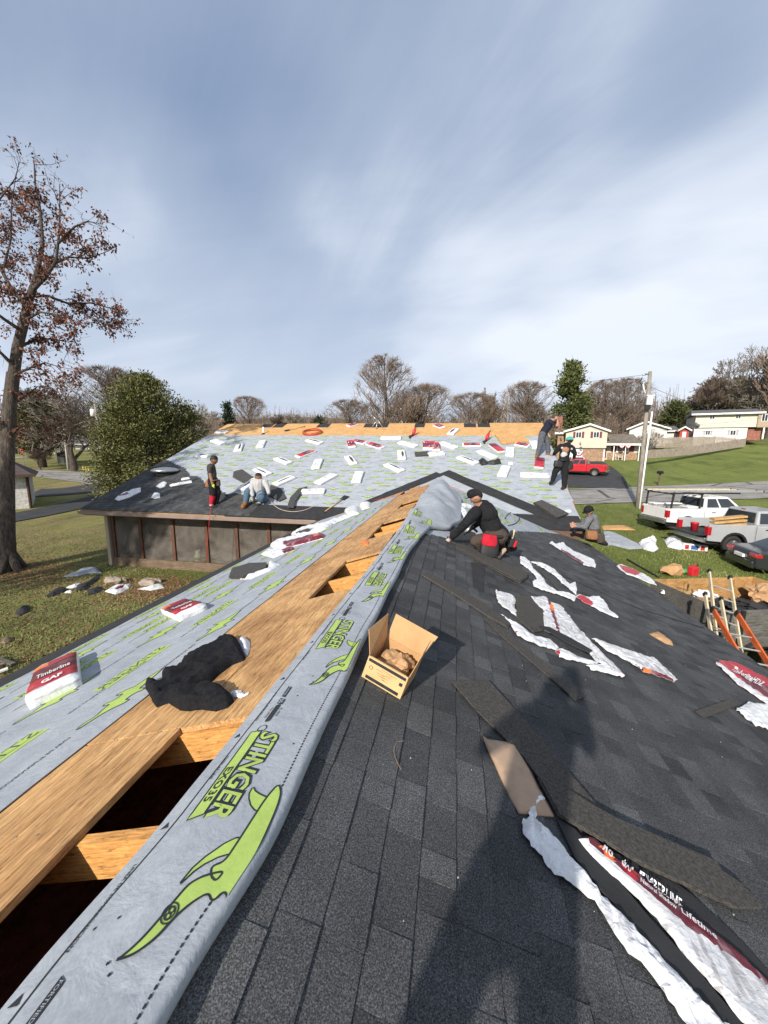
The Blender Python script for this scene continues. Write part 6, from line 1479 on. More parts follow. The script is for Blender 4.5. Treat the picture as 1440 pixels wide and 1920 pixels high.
for a, b in [((-.35, 0, 0), (0, 0, .45)), ((.35, 0, 0), (0, 0, .45)), ((0, -.3, -.1), (0, 0, .45)), ((0, 0, .4), (-.35, .1, .75))]:
    mb = MB(); mb.tube([a, b], .03, 6); mb.build('strut', STEEL, an, smooth=True)
for k, (pxl, lb) in enumerate([(cr(0, 640, 1 / 3, [(648, 895), (680, 865), (760, 835), (795, 830), (795, 850), (740, 880), (670, 902)]), 'white and red torn wrapper on the shingled left eave'), (cr(0, 640, 1 / 3, [(878, 822), (920, 795), (942, 800), (930, 822), (905, 832)]), 'small white wrapper beside a dark strip on the left shingles'), (cr(0, 640, 1 / 3, [(852, 885), (870, 858), (903, 862), (902, 885), (870, 892)]), 'round white wrapper scrap nearest the gutter'), (cr(0, 640, 1 / 3, [(955, 815), (1080, 788), (1082, 800), (960, 823)]), 'thin white strip on the left shingles'), (cr(0, 640, 1 / 3, [(1020, 780), (1065, 770), (1070, 778), (1022, 788)]), 'short white strip above the thin one on the left shingles')]):
    soft('wrapper', 'M', pxl, FILM, lb, 'wrapper', hgt=.03, rim=.03, wr=.05, wf=5, step=.07, base=.05, crease=True, seed=20 + k, regions=[(cr(0, 640, 1 / 3, [(660, 875), (720, 862), (735, 872), (680, 885)]), MAROON)] if k == 0 else ())
for k, (pxl, lb) in enumerate([(cr(820, 890, .125, [(230, 520), (270, 505), (460, 580), (450, 640), (400, 645), (235, 565)]), 'white opened bundle in front of the kneeling man'), (cr(820, 890, .125, [(300, 480), (330, 450), (420, 470), (540, 490), (520, 515), (400, 505), (310, 500)]), 'white torn wrapper beyond the kneeling man'), (cr(820, 890, .125, [(780, 405), (900, 368), (1050, 430), (960, 490), (860, 440)]), 'white wrapper lying at the dark right valley'), (cr(820, 890, .125, [(415, 150), (480, 165), (520, 210), (500, 240), (430, 210)]), 'white wrapper beside the heap of grey cloth')]):
    soft('wrapper', 'R', pxl, FILM, lb, 'wrapper', hgt=.06, rim=.05, wr=.05, wf=5, step=.05, base=.008, crease=True, seed=30 + k)
hose('chalk_line', 'thin red string stretched across the ridge decking to the right slope', [LW(*c7([(470, 330)])[0], .08), LW(*c7([(860, 290)])[0], .06), CAM + ray(833, 906) * 13.2, RW(877, 925, .35)], .006, REDP, 'string', 5)
hose('safety_rope', 'thin dark rope crossing the near right slope', [RW(*c4([(400, 185)])[0], .03), RW(*c4([(700, 310)])[0], .025), RW(*c4([(1000, 450)])[0], .025), RW(*c4([(1300, 540)])[0], .025), RW(*c4([(1440, 580)])[0], .025)], .006, BLACKP, 'rope', 5)
hose('cut_wire', 'short curl of wire on the foreground shingles', [RW(*p, .02) for p in [(757, 1389), (745, 1390), (738, 1402), (740, 1420), (752, 1443)]], .001, KRAFT, 'wire', 5)

# ------------------------------------------------------------------ trees
def branch_tree(seed, Ht, spread, trunk, levels=5, kids=(3, 3), up_=.35, first=.1, twig=.011, droop=0.0, wob=.09):
    """skeleton of a leafless tree; returns wood mesh data and twig tips"""
    rnd = random.Random(seed); mb = MB(); tips = []
    def grow(p, d_, L, r0, lv):
        n = 4 if lv > 1 else 2; pts = [p.copy()]; rs = [r0]; q = p.copy(); dd = d_.copy(); r1 = max(twig * .6, r0 * (.62 if lv else .5))
        for i in range(n):
            dd = (dd + Vector((rnd.gauss(0, wob), rnd.gauss(0, wob), rnd.gauss(0, wob * .7) + up_ * .12 - droop * (levels - lv) * .05))).normalized(); q = q + dd * L / n; pts.append(q.copy()); rs.append(r0 + (r1 - r0) * (i + 1) / n)
        mb.tube(pts, rs, 7 if lv >= levels else (5 if lv >= levels - 1 else 3), 0 if lv >= levels - 2 else 1, False)
        if lv == 0: tips.append((q.copy(), dd.copy())); return
        k = rnd.randint(*kids) + (1 if lv == levels else 0)
        for j in range(k):
            t_ = rnd.uniform(.45, 1.0) if j else 1.0
            if lv == levels and j: t_ = rnd.uniform(first + .25, 1.0)
            ip = min(n, max(1, int(t_ * n + .5))); base = pts[ip]; ax = rnd.uniform(0, 2 * math.pi); tilt = rnd.uniform(.30, .75) * spread if j else rnd.uniform(.08, .3)
            o_ = dd.orthogonal().normalized(); o2 = dd.cross(o_); nd = (dd * math.cos(tilt) + (o_ * math.cos(ax) + o2 * math.sin(ax)) * math.sin(tilt)); nd.z += up_ * .25; nd.normalize()
            grow(base, nd, L * rnd.uniform(.58, .82), rs[ip] * rnd.uniform(.55, .75), lv - 1)
    grow(Vector((0, 0, -.2)), Vector((0, 0, 1)), Ht * .24, trunk, levels)
    z = max(v[2] for v in mb.v); s_ = Ht / z; mb.v = [(v[0] * s_, v[1] * s_, v[2] * s_) for v in mb.v]
    return mb, [(t_ * s_, d_) for t_, d_ in tips]
def split_mb(mb, k):
    o = MB(); used = {}; 
    for f, m_ in zip(mb.f, mb.m):
        if m_ == k:
            nf = []
            for i in f:
                if i not in used: used[i] = len(o.v); o.v.append(mb.v[i])
                nf.append(used[i])
            o.f.append(tuple(nf)); o.m.append(0); o.c.append(0)
    return o
def bare_proto(seed, twm, **k):
    mb, tips = branch_tree(seed, 1.0 * k.pop('Ht', 10.0), **k); a, b = split_mb(mb, 0).mesh('trunk', BARK, True), split_mb(mb, 1).mesh('crown', twm, False); return a, b
PROT = [bare_proto(s_, TWIG if s_ % 2 else TWIGG, spread=sp, trunk=tr, levels=lv, kids=kd, twig=.034, up_=u2) for s_, sp, tr, lv, kd, u2 in [(1, .72, .24, 7, (3, 3), .55), (2, 1.15, .22, 7, (3, 3), .3), (3, .8, .2, 6, (3, 4), .6), (4, 1.3, .24, 7, (3, 3), .25), (5, .95, .18, 6, (3, 4), .5)]]
def leader_tree(seed, Ht=10.0, rad=2.9, trunk=.26):
    """leafless tree with one leader and fine ascending branches that fill an oval crown"""
    rnd = random.Random(seed); tk = MB(); cw = MB(); lead = [Vector((.12 * math.sin(k), .1 * math.cos(2 * k), Ht * k / 9)) for k in range(10)]; tk.tube(lead, [trunk * (1 - k / 9.6) for k in range(10)], 8, 0, False)
    for k in range(95):
        f = .14 + .82 * rnd.random() ** .9; i = int(f * 9); b = lead[i].lerp(lead[i + 1], f * 9 - i); a = rnd.uniform(0, 6.28); R_ = rad * (math.sin(math.pi * min(1, f * .82 + .14)) ** .7) * rnd.uniform(.7, 1.1); tl = rnd.uniform(.75, 1.25)
        o_ = Vector((math.cos(a), math.sin(a), 0)); pts = [b, b + o_ * R_ * .35 + Vector((0, 0, R_ * .28 * tl)), b + o_ * R_ * .7 + Vector((0, 0, R_ * .60 * tl)), b + o_ * R_ + Vector((0, 0, R_ * .95 * tl))]; 
        def env(p):
            q = Vector((p.x / rad, p.y / rad, (p.z - Ht * .57) / (Ht * .43))); L_ = q.length; g = 1.0 if L_ < .93 else (.93 + .07 * rnd.random()) / L_; return Vector((p.x * g, p.y * g, Ht * .57 + (p.z - Ht * .57) * g))
        pts = [pts[0]] + [env(p) for p in pts[1:]]; r0 = .012 + .05 * (1 - f)
        cw.tube(pts, [r0, r0 * .75, r0 * .5, .012], 3, 0, False)
        for j in range(13):
            t_ = rnd.uniform(.15, 1); q = pts[min(2, int(t_ * 3))].lerp(pts[min(3, int(t_ * 3) + 1)], t_ * 3 - min(2, int(t_ * 3))); d_ = (o_ * rnd.uniform(.2, 1) + Vector((rnd.gauss(0, .45), rnd.gauss(0, .45), rnd.uniform(.5, 1.2)))).normalized(); L = rnd.uniform(.5, 1.2) * R_ * .4; e = env(q + d_ * L); cw.tube([q, q.lerp(e, .5) + Vector((rnd.gauss(0, .04), rnd.gauss(0, .04), 0)), e], [.017, .012, .008], 3, 0, False)
            for _ in range(3): s_ = q.lerp(e, rnd.uniform(.3, 1)); cw.tube([s_, s_ + (d_ + Vector((rnd.gauss(0, .5), rnd.gauss(0, .5), rnd.gauss(.1, .3)))).normalized() * L * .55], [.010, .006], 3, 0, False)
    return tk.mesh('trunk', BARK, True), cw.mesh('crown', TWIG, False)
PROT.append(leader_tree(3)); PROT.append(leader_tree(8, rad=3.6, trunk=.22))
def place_tree(name, label, meshes, p, Ht, wd=1.0, rot=0.0, group=None, lean=(0, 0), base_h=10.0, cat='tree'):
    t_ = thing(name, label, cat, p, rot, group); s_ = Ht / base_h; t_.scale = (s_ * wd, s_ * wd, s_); t_.rotation_euler = (lean[0], lean[1], rot)
    for nm, me in zip(('trunk', 'crown'), meshes):
        o = bpy.data.objects.new(nm, me); col.objects.link(o); o.parent = t_
    return t_
def tree_px(px, py_top, dep, kind, label, wd=1.0, group=None, name='bare_tree'):
    p = at_depth(px, dep, 800); top = CAM + ray(px, py_top) * dep; return place_tree(name, label, PROT[kind], p - Vector((0, 0, .2)), max(2, top.z - p.z), wd, px * .37, group)
GT = 'bare trees beyond the main roof'
for a in [(722, 668, 62, 5, 'tallest bare tree with a broad crown behind the main ridge', 1.05), (800, 720, 66, 6, 'round brownish bare tree right of the tallest one', 1.25), (770, 735, 60, 4, 'low bare tree touching the right side of the tallest tree', 1.2), (655, 748, 64, 6, 'low brownish bare tree left of the tallest one', 1.3), (880, 735, 70, 6, 'grey bare tree above the small white gable house', 1.1), (926, 728, 75, 2, 'slim pale bare tree left of the wooden street light pole', .9),
          (985, 715, 68, 6, 'bare tree left of the big conifer behind the ridge', 1.1), (1010, 735, 72, 1, 'brownish bare tree just left of the big conifer', 1.2), (467, 742, 90, 6, 'pale bare tree beside the small dark conifer', 1.0), (570, 768, 110, 1, 'distant round bare tree behind the left ridge end', 1.2), (520, 772, 115, 4, 'distant bare tree low over the left part of the ridge', 1.3), (375, 752, 80, 3, 'thin bare tree at the right edge of the big evergreen', 1.0),
          (1130, 712, 78, 5, 'brown bare tree behind the cream split level house', 1.25), (1165, 710, 80, 6, 'brown bare tree left of the utility pole top', 1.2), (1095, 735, 82, 4, 'pale stemmed bare tree right of the big conifer', 1.0), (1190, 730, 84, 3, 'bare tree behind the utility pole', 1.1), (1285, 742, 95, 2, 'slim bare tree between the pole and the yellow house', 1.0),
          (1385, 652, 78, 3, 'big bare tree behind the yellow two storey house', 1.05), (1440, 640, 70, 0, 'bare tree at the right edge of the picture', 1.1), (1340, 700, 85, 4, 'bare tree over the left end of the yellow house roof', 1.0),
          (215, 690, 75, 6, 'grey bare tree above the big round evergreen', 1.3), (260, 703, 78, 6, 'second grey bare tree over the big evergreen', 1.2), (130, 705, 55, 3, 'spreading bare tree beside the left utility pole', 1.35), (85, 735, 80, 1, 'brownish bare tree behind the left conifer', 1.4), (175, 775, 72, 3, 'low bare yard tree in front of the far white house', 1.3), (68, 838, 55, 4, 'tiny bare shrub tree by the stop sign', 1.6), (20, 720, 85, 0, 'bare tree hidden behind the big left trunk', 1.2), (1225, 800, 56, 3, 'small dark branched tree in front of the picket fence', 1.5)]: tree_px(*a[:5], wd=a[5], group=GT)

place_tree('bare_tree', 'bare tree left of the view, seen by its branch shadows on the left roof', PROT[2], Vector((-20, -1, 0)), 15, .8, 1.0, GT)
def needle_tree(name, label, p, Ht, rad, seed, shape='cone', n=4200, c1=(.018, .03, .012), c2=(.09, .10, .035), leaf=.28, trunk=.25, matname=None, clump=.35, trunkfrac=.12):
    """evergreen: tapered trunk, limbs and thousands of small leaf faces gathered in uneven clumps"""
    rnd = random.Random(seed); t_ = thing(name, label, 'tree', p)
    mb = MB(); mb.tube([(0, 0, -.3), (.05, 0, Ht * .3), (0, .05, Ht * .7), (0, 0, Ht * .97)], [trunk, trunk * .8, trunk * .4, .02], 8)
    cl = []
    nb = int(90 if shape == 'cone' else 150)
    for k in range(nb):
        f = rnd.random() ** (.8 if shape == 'cone' else .9); z = Ht * (trunkfrac + (1 - trunkfrac) * f); a = rnd.uniform(0, 2 * math.pi)
        if shape == 'cone': rr = rad * (1 - f) ** 1.05 * (.35 + .75 * rnd.random()) + .05
        elif shape == 'pine': rr = rad * (math.sin(math.pi * min(1, (f * .85 + .15))) ** .7) * (.35 + .65 * rnd.random())
        else: rr = rad * math.sqrt(max(0, 1 - (2 * f * .98 - .92) ** 2 * (1.0 if f > .46 else .35))) * (.35 + .65 * rnd.random() ** .5) * (.84 + .55 * noise.noise(Vector((math.cos(a) * 1.6, math.sin(a) * 1.6, f * 4 + seed))))
        e = Vector((rr * math.cos(a), rr * math.sin(a), z + (-.06 * rr if shape == 'cone' else .15 * rr))); b0 = Vector((0, 0, max(.3, z - (.1 if shape == 'cone' else .5) * rr)))
        mb.tube([b0, b0.lerp(e, .5) + Vector((0, 0, .05)), e], [trunk * .22 * (1 - f) + .02, .02, .008], 4, 0, False); cl.append((e, b0, rnd.uniform(.55, 1.25)))
    mb.build('trunk', BARK, t_, smooth=True)
    lf = MB()
    for k in range(n):
        e, b0, s_ = rnd.choice(cl); c = b0.lerp(e, rnd.uniform(.55, 1.02)) + Vector((rnd.gauss(0, clump * s_), rnd.gauss(0, clump * s_), rnd.gauss(0, clump * .6 * s_)))
        out = Vector((c.x, c.y, (c.z - Ht * .4) * .4 + .3)); out = out.normalized() if out.length > .01 else Vector((0, 0, 1)); d_ = (out + Vector((rnd.gauss(0, .6), rnd.gauss(0, .6), rnd.gauss(0, .6)))).normalized(); sd = d_.orthogonal().normalized(); sd.rotate(Matrix.Rotation(rnd.uniform(0, 6.28), 3, d_)); L = leaf * rnd.uniform(.6, 1.3); w_ = L * .20
        lf.add([c, c + d_ * L * .5 + sd * w_, c + d_ * L, c + d_ * L * .5 - sd * w_], [(0, 1, 2, 3)], 0, max(.02, min(1, .45 * s_ + rnd.uniform(-.25, .3))))
    mt = bpy.data.materials.get(matname or name + '_leaf') or mat_leaf(matname or name + '_leaf', c1, c2)
    lf.build('crown', mt, t_, fixn=False); return t_
def ev(px, py_top, dep, rad_px, label, shape, name, **k):
    p = at_depth(px, dep, 800); top = CAM + ray(px, py_top) * dep; needle_tree(name, label, p, top.z - p.z, rad_px * dep / FPX, int(px), shape, **k)
ev(275, 712, 34, 82, 'big round evergreen standing behind the left roof edge', 'round', 'evergreen_tree', n=30000, c1=(.060, .070, .022), c2=(.21, .205, .075), leaf=.26, clump=.55, trunkfrac=.02)
ev(340, 760, 36, 58, 'smaller evergreen merging with the right side of the big one', 'round', 'evergreen_tree', n=12000, leaf=.25, clump=.45, matname='evergreen_tree_leaf', trunkfrac=.02)
ev(208, 795, 33, 45, 'low evergreen at the left foot of the big one', 'round', 'evergreen_tree', n=10000, leaf=.25, clump=.45, matname='evergreen_tree_leaf', trunkfrac=.02)
ev(72, 742, 58, 62, 'dark brownish conifer standing behind the left trunk', 'pine', 'conifer_tree', n=6500, c1=(.032, .034, .015), c2=(.15, .13, .055), leaf=.5, clump=.6, trunkfrac=.22, trunk=.45)
ev(1064, 686, 60, 60, 'big green conifer rising behind the bending man', 'cone', 'conifer_tree', n=11000, c1=(.030, .048, .016), c2=(.155, .165, .055), leaf=.55, clump=.55, matname='green_conifer_leaf', trunkfrac=.08)
ev(1085, 742, 64, 30, 'lower conifer leaning on the right of the big one', 'cone', 'conifer_tree', n=3000, leaf=.7, clump=.5, matname='green_conifer_leaf', trunkfrac=.05)
ev(428, 758, 85, 14, 'small dark conifer behind the left end of the ridge', 'cone', 'conifer_tree', n=1600, leaf=.7, clump=.4, c1=(.012, .022, .012), c2=(.05, .07, .035), matname='blue_conifer_leaf')
ev(1262, 758, 88, 30, 'round green evergreen between the pole and the yellow house', 'pine', 'evergreen_tree', n=3000, leaf=.8, clump=.6, c1=(.024, .036, .012), c2=(.12, .13, .045), matname='hill_evergreen_leaf')
ev(1330, 720, 90, 40, 'dark pine behind the left half of the yellow house', 'pine', 'conifer_tree', n=4200, leaf=.8, clump=.7, c1=(.028, .03, .014), c2=(.13, .11, .05), matname='dark_pine_leaf')
ev(1375, 716, 92, 36, 'dark brownish pine above the middle of the yellow house', 'pine', 'conifer_tree', n=3600, leaf=.8, clump=.7, matname='dark_pine_leaf')
ev(1432, 712, 88, 34, 'dark pine at the right edge behind the yellow house', 'pine', 'conifer_tree', n=3200, leaf=.8, clump=.7, matname='dark_pine_leaf')
ev(600, 785, 120, 16, 'small round evergreen low behind the ridge', 'round', 'evergreen_tree', n=1400, leaf=.9, clump=.6, matname='blue_conifer_leaf')
ev(520, 790, 120, 14, 'small evergreen left of the low bare trees', 'round', 'evergreen_tree', n=1200, leaf=.9, clump=.6, matname='blue_conifer_leaf')

# wooded rise that closes the view
rnd = random.Random(9); wd = MB(); protov = PROT[4][1]; wl = MB()
hillX = np.linspace(-330, 330, 70); hill = MB(); hv = []
for i, x in enumerate(hillX):
    for j, (yy_, f) in enumerate([(150, 0), (175, .55), (205, .9), (240, 1.0), (300, .8)]):
        b = gz(x, yy_) - 2; hv.append((x, yy_, b + f * (11 + 3.5 * noise.noise(Vector((x * .018, 3, 0))) + (6 if x < -60 else 0))))
hill.add(hv, [(i * 5 + j, (i + 1) * 5 + j, (i + 1) * 5 + j + 1, i * 5 + j + 1) for i in range(69) for j in range(4)])
ho = hill.build('hill', M('wooded_hill', (.075, .058, .040), .95, .35, .06, .9, .35, c2=(.115, .085, .060), bd=1.5), smooth=True); ho['kind'] = 'structure'
for k in range(14000):
    x = rnd.uniform(-210, 210); y_ = rnd.uniform(112, 190); z = gz(x, y_) + (0 if y_ < 150 else .5 * (y_ - 150) / 25 * 6) - 1; h = rnd.uniform(7, 13) * (1 + .35 * noise.noise(Vector((x * .06, 0, 0)))); b = Vector((x, y_, z)); tp = b + Vector((rnd.gauss(0, 1.3), rnd.gauss(0, 1.3), h)); r_ = rnd.uniform(.05, .14); s_ = Vector((r_, 0, 0))
    wd.add([b - s_, b + s_, tp + s_ * .25, tp - s_ * .25], [(0, 1, 2, 3)], 0, rnd.uniform(.05, 1))
    for j in range(3):
        q = b.lerp(tp, rnd.uniform(.4, .95)); e = q + Vector((rnd.gauss(0, 1.5), rnd.gauss(0, 1.0), rnd.uniform(.6, 2.2))); wd.add([q - s_ * .5, q + s_ * .5, e], [(0, 1, 2)], 0, rnd.uniform(.05, 1))
tag(wd.build('far_wood', mat_leaf('far_wood_twigs', (.075, .055, .042), (.20, .155, .125), .95), fixn=False), 'brown leafless wood along the horizon', 'wood', kind='stuff')

# big oak at the left edge with brown leaves
oak = thing('oak_tree', 'tall tree with rusty brown leaves at the left edge', 'tree', G(14, 1070))
D = (oak.location - CAM).dot(fw); o_ = oak.location.copy()
J = lambda x, y, off=0.0: CAM + ray(x, y) * (D + off) - o_
mb = MB(); tw = MB(); rnd = random.Random(12); tips = []
def limb(pts, r0, r1, lv=0):
    pts = [Vector(p) for p in pts]; n = len(pts); rs = [r0 + (r1 - r0) * i / (n - 1) for i in range(n)]; mb.tube(pts, rs, 10 if r0 > .1 else 6, 0, False)
    for i in range(1, n):
        a, b = pts[i - 1], pts[i]; L = (b - a).length
        for j in range(int(L / (.34 if lv < 1 else .26)) + 1):
            if rs[i] > .16: continue
            p = a.lerp(b, rnd.random()); d_ = (b - a).normalized(); d_ = (d_ + Vector((rnd.gauss(0, .7), rnd.gauss(0, .7), rnd.gauss(.1, .6)))).normalized(); l2 = rnd.uniform(.5, 1.3) * (1 if lv < 1 else .7); q1 = p + d_ * l2 * .5; q2 = q1 + (d_ + Vector((rnd.gauss(0, .4), rnd.gauss(0, .4), rnd.gauss(-.05, .4)))).normalized() * l2 * .5
            tw.tube([p, q1, q2], [.016, .010, .005], 3, 0, False); tips.append((q1, q2))
            for _ in range(3):
                s_ = q1.lerp(q2, rnd.random()); e = s_ + Vector((rnd.gauss(0, .3), rnd.gauss(0, .3), rnd.gauss(0, .25))); tw.tube([s_, e], [.007, .003], 3, 0, False); tips.append((s_, e))
mb.tube([J(8, 1078), J(14, 1055), J(14, 1000), J(14, 900), J(14, 820), J(18, 760), J(25, 700)], [.44, .30, .25, .235, .23, .23, .22], 14, 0, False)
for k in range(5): a = k * 1.3; mb.tube([J(14, 1030), J(14, 1062) + Vector((.42 * math.cos(a), .42 * math.sin(a), 0)), J(14, 1078) + Vector((.8 * math.cos(a), .8 * math.sin(a), 0))], [.2, .16, .05], 6, 0, False)
limb([J(24, 715), J(33, 650), J(46, 600), J(55, 560), J(62, 540)], .20, .13)
limb([J(62, 540), J(72, 500, .3), J(80, 460, .5), J(76, 400, .8), J(66, 345, 1.0), J(64, 305, 1.2)], .11, .02)
limb([J(60, 545), J(85, 520, -.3), J(105, 490, -.5), J(112, 430, -.6), J(112, 345, -.6)], .10, .015)
limb([J(70, 520), J(100, 495), J(130, 482, .3), J(165, 485, .5), J(205, 470, .6)], .07, .012, 1)
limb([J(110, 455, -.6), J(140, 425, -.6), J(165, 415, -.7), J(190, 420, -.8)], .05, .01, 1)
limb([J(58, 555), J(90, 555, .4), J(130, 570, .8), J(170, 568, 1.0), J(215, 580, 1.2), J(238, 608, 1.3)], .07, .01, 1)
limb([J(125, 568, .8), J(160, 590, .9), J(195, 605, 1.0), J(222, 615, 1.1)], .04, .008, 1)
limb([J(48, 600), J(75, 585, -.5), J(105, 590, -.9), J(125, 610, -1.1)], .06, .01, 1)
limb([J(36, 650), J(60, 640, .5), J(95, 635, .8), J(122, 640, 1.0), J(128, 665, 1.1)], .07, .01, 1)
limb([J(24, 705), J(55, 690, -.5), J(85, 680, -.8), J(118, 690, -1.0)], .06, .01, 1)
limb([J(20, 760), J(45, 745, .5), J(70, 725, .8), J(100, 730, 1.0)], .05, .01, 1)
limb([J(18, 810), J(40, 800, -.4), J(70, 797, -.5), J(95, 803, -.6)], .05, .012, 2)
limb([J(15, 830), J(-30, 790, -.5), J(-70, 750, -.8)], .09, .02, 1)
limb([J(52, 575), J(20, 540, .8), J(-10, 480, 1.2), J(-20, 400, 1.5), J(-15, 330, 1.6)], .10, .02)
limb([J(5, 510, 1.0), J(20, 450, 1.2), J(22, 380, 1.2), J(30, 330, 1.2)], .05, .01, 1)
limb([J(-20, 400, 1.5), J(10, 360, 1.3), J(28, 335, 1.2), J(38, 300, 1.2)], .04, .01, 1)
limb([J(40, 620), J(10, 600, -.8), J(-30, 570, -1.2), J(-60, 520, -1.5)], .08, .02, 1)
limb([J(30, 690), J(0, 660, -.6), J(-40, 630, -1.0)], .08, .02, 1)
mb.build('trunk', BARK, oak, smooth=True); tw.build('twigs', bpy.data.materials['grey_brown_bark'], oak, fixn=False)['kind'] = 'stuff'
lf = MB()
for k in range(17000):
    a, b = rnd.choice(tips); c = a.lerp(b, rnd.uniform(.3, 1.05)) + Vector((rnd.gauss(0, .09), rnd.gauss(0, .09), rnd.gauss(-.04, .09)))
    sp_ = (c + o_ - CAM); dz_ = sp_.dot(fw); sy = 960 - FPX * sp_.dot(up) / dz_
    keep = .20 if sy < 350 else (.8 if sy < 720 else .45)
    if noise.noise(c * .9) < -.22 or rnd.random() > keep: continue
    d_ = Vector((rnd.gauss(0, .6), rnd.gauss(0, .6), rnd.gauss(-.7, .6))).normalized(); sd = d_.orthogonal().normalized(); sd.rotate(Matrix.Rotation(rnd.uniform(0, 6.28), 3, d_)); L = rnd.uniform(.08, .17); w_ = L * .30; nn = d_.cross(sd) * L * .12
    lf.add([c, c + d_ * L * .35 + sd * w_ + nn, c + d_ * L, c + d_ * L * .55 - sd * w_ + nn], [(0, 1, 2), (0, 2, 3)], 0, max(.02, min(1, .5 + .6 * noise.noise(c * .5) + rnd.uniform(-.35, .35))))
lf.build('crown', mat_leaf('rusty_leaf', (.055, .030, .026), (.26, .105, .060), .7), oak, fixn=False)['kind'] = 'stuff'
# leaf litter on the left lawn
lit = MB()
for k in range(9000):
    if k % 3 == 0: px_, py_ = rnd.gauss(290, 60), rnd.gauss(1105, 14)
    elif k % 3 == 1: px_, py_ = rnd.uniform(-20, 330), rnd.uniform(980, 1290)
    else: px_, py_ = rnd.gauss(40, 60), rnd.gauss(1070, 18)
    if py_ < 960: continue
    r0_ = ray(px_, py_); t_ = -H / r0_.z; p = Vector((r0_.x * t_, r0_.y * t_, 0)); p.z = gz(p.x, p.y) + .015
    if p.y > PY - .1 and p.x > MXL + .6: continue
    a = rnd.uniform(0, 6.28); L = rnd.uniform(.03, .075); e1 = Vector((math.cos(a), math.sin(a), rnd.uniform(-.2, .4))) * L; e2 = Vector((-math.sin(a), math.cos(a), rnd.uniform(-.2, .3))) * L * .5
    lit.add([p - e1, p - e2, p + e1, p + e2], [(0, 1, 2, 3)], 0, rnd.uniform(.05, 1))
tag(lit.build('leaf_litter', mat_leaf('fallen_leaf', (.085, .042, .022), (.36, .20, .10), .8), fixn=False), 'fallen brown leaves strewn over the left lawn', 'leaves', kind='stuff')
# tufts so that the near lawns are not a smooth sheet
tf = MB()
for k in range(60000):
    if k % 2: px_, py_ = rnd.uniform(-30, 560), rnd.uniform(985, 1310)
    else: px_, py_ = rnd.uniform(1080, 1470), rnd.uniform(948, 1140)
    r0_ = ray(px_, py_); t_ = -(H - .25) / r0_.z; x, y_ = r0_.x * t_, r0_.y * t_
    if (EL < x < ER + .2 and y_ < 13.5) or (x > MXL + .6 and y_ > PY - .1 and x < 5): continue
    tf.v.append((x, y_)); tf.c.append(py_)
XY = np.array(tf.v); ZZ = gz_arr(XY[:, 0], XY[:, 1]); tf2 = MB()
for (x, y_), z in zip(XY, ZZ):
    a = rnd.uniform(0, 6.28); w_ = rnd.uniform(.008, .02); h = rnd.uniform(.03, .085); s_ = Vector((math.cos(a), math.sin(a), 0)) * w_; b = Vector((x, y_, z - .005)); tp = b + Vector((rnd.gauss(0, .03), rnd.gauss(0, .03), h))
    k_ = .55 * noise.noise(Vector((x * .35, y_ * .5, 0))) + .12 * (x > 0)
    tf2.add([b - s_, b + s_, tp], [(0, 1, 2)], 0, max(.02, min(1, .42 - k_ + rnd.uniform(-.25, .25))))
m_, t__, b__ = newmat('grass_blades'); at_ = N(t__, 'ShaderNodeAttribute', attribute_name='tone'); t__.links.new(ramp(t__, at_.outputs['Fac'], [(0, (.075, .105, .022)), (.5, (.20, .225, .065)), (1, (.40, .34, .17))]), b__.inputs['Base Color']); b__.inputs['Roughness'].default_value = .9
tag(tf2.build('grass', m_, fixn=False), 'short green and straw coloured grass of the near lawns', 'grass', kind='stuff')
# ------------------------------------------------------------------ vehicles
def fquad(mb, q, u0, u1, v0, v1, off=.004, m=0):
    a, b, c, d_ = [Vector(p) for p in q]; n_ = (b - a).cross(d_ - a).normalized() * off
    P = lambda u, v: (a * (1 - u) + b * u) * (1 - v) + (d_ * (1 - u) + c * u) * v + n_
    mb.add([P(u0, v0), P(u1, v0), P(u1, v1), P(u0, v1)], [(0, 1, 2, 3)], m)
GLASS = mat_glass('dark_car_glass'); RIM = M('alloy_rim', (.30, .29, .28), .35, .2, 8, .1, metal=.7); LAMP = mat_paint('red_tail_lamp', (.42, .012, .02), .2, .6); LAMPW = mat_paint('clear_lamp', (.62, .62, .6), .15, .6); CHROME = M('bumper_chrome', (.55, .55, .55), .22, .15, 3, 0, metal=.9)
def wheel(parent, x, y, r_=.40, w_=.26, rimm=None):
    t_ = bpy.data.objects.new('wheel', None); col.objects.link(t_); t_.parent = parent; t_.location = (x, y, r_)
    Rx = Matrix.Rotation(R(90), 4, 'X')
    mb = MB(); mb.lathe([(r_ * .62, -w_ / 2), (r_ * .92, -w_ / 2), (r_, -w_ * .36), (r_, w_ * .36), (r_ * .92, w_ / 2), (r_ * .62, w_ / 2), (r_ * .58, 0)], 28, 0, Rx, False); mb.build('tyre', RUBBER, t_, smooth=True)
    mb = MB(); mb.lathe([(r_ * .62, w_ * .42), (r_ * .60, w_ * .30), (r_ * .2, w_ * .26), (.04, w_ * .34), (.001, w_ * .34)], 28, 0, Rx, False); mb.lathe([(r_ * .62, -w_ * .42), (r_ * .60, -w_ * .30), (r_ * .2, -w_ * .26), (.04, -w_ * .34), (.001, -w_ * .34)], 28, 0, Rx, False)
    for k in range(6):
        a = k * math.pi / 3
        for s_ in (-1, 1): mb.beam((0, s_ * w_ * .36, 0), (r_ * .58 * math.cos(a), s_ * w_ * .36, r_ * .58 * math.sin(a)), .045, .03, (0, 1, 0))
    mb.build('rim', rimm or RIM, t_, smooth=False)
def arch(x, r_, zb, n=9):
    return [(x - r_ * math.cos(math.pi * k / (n - 1)), .40 + r_ * math.sin(math.pi * k / (n - 1))) if 0 < k < n - 1 else ((x - r_, zb) if k == 0 else (x + r_, zb)) for k in range(n)]
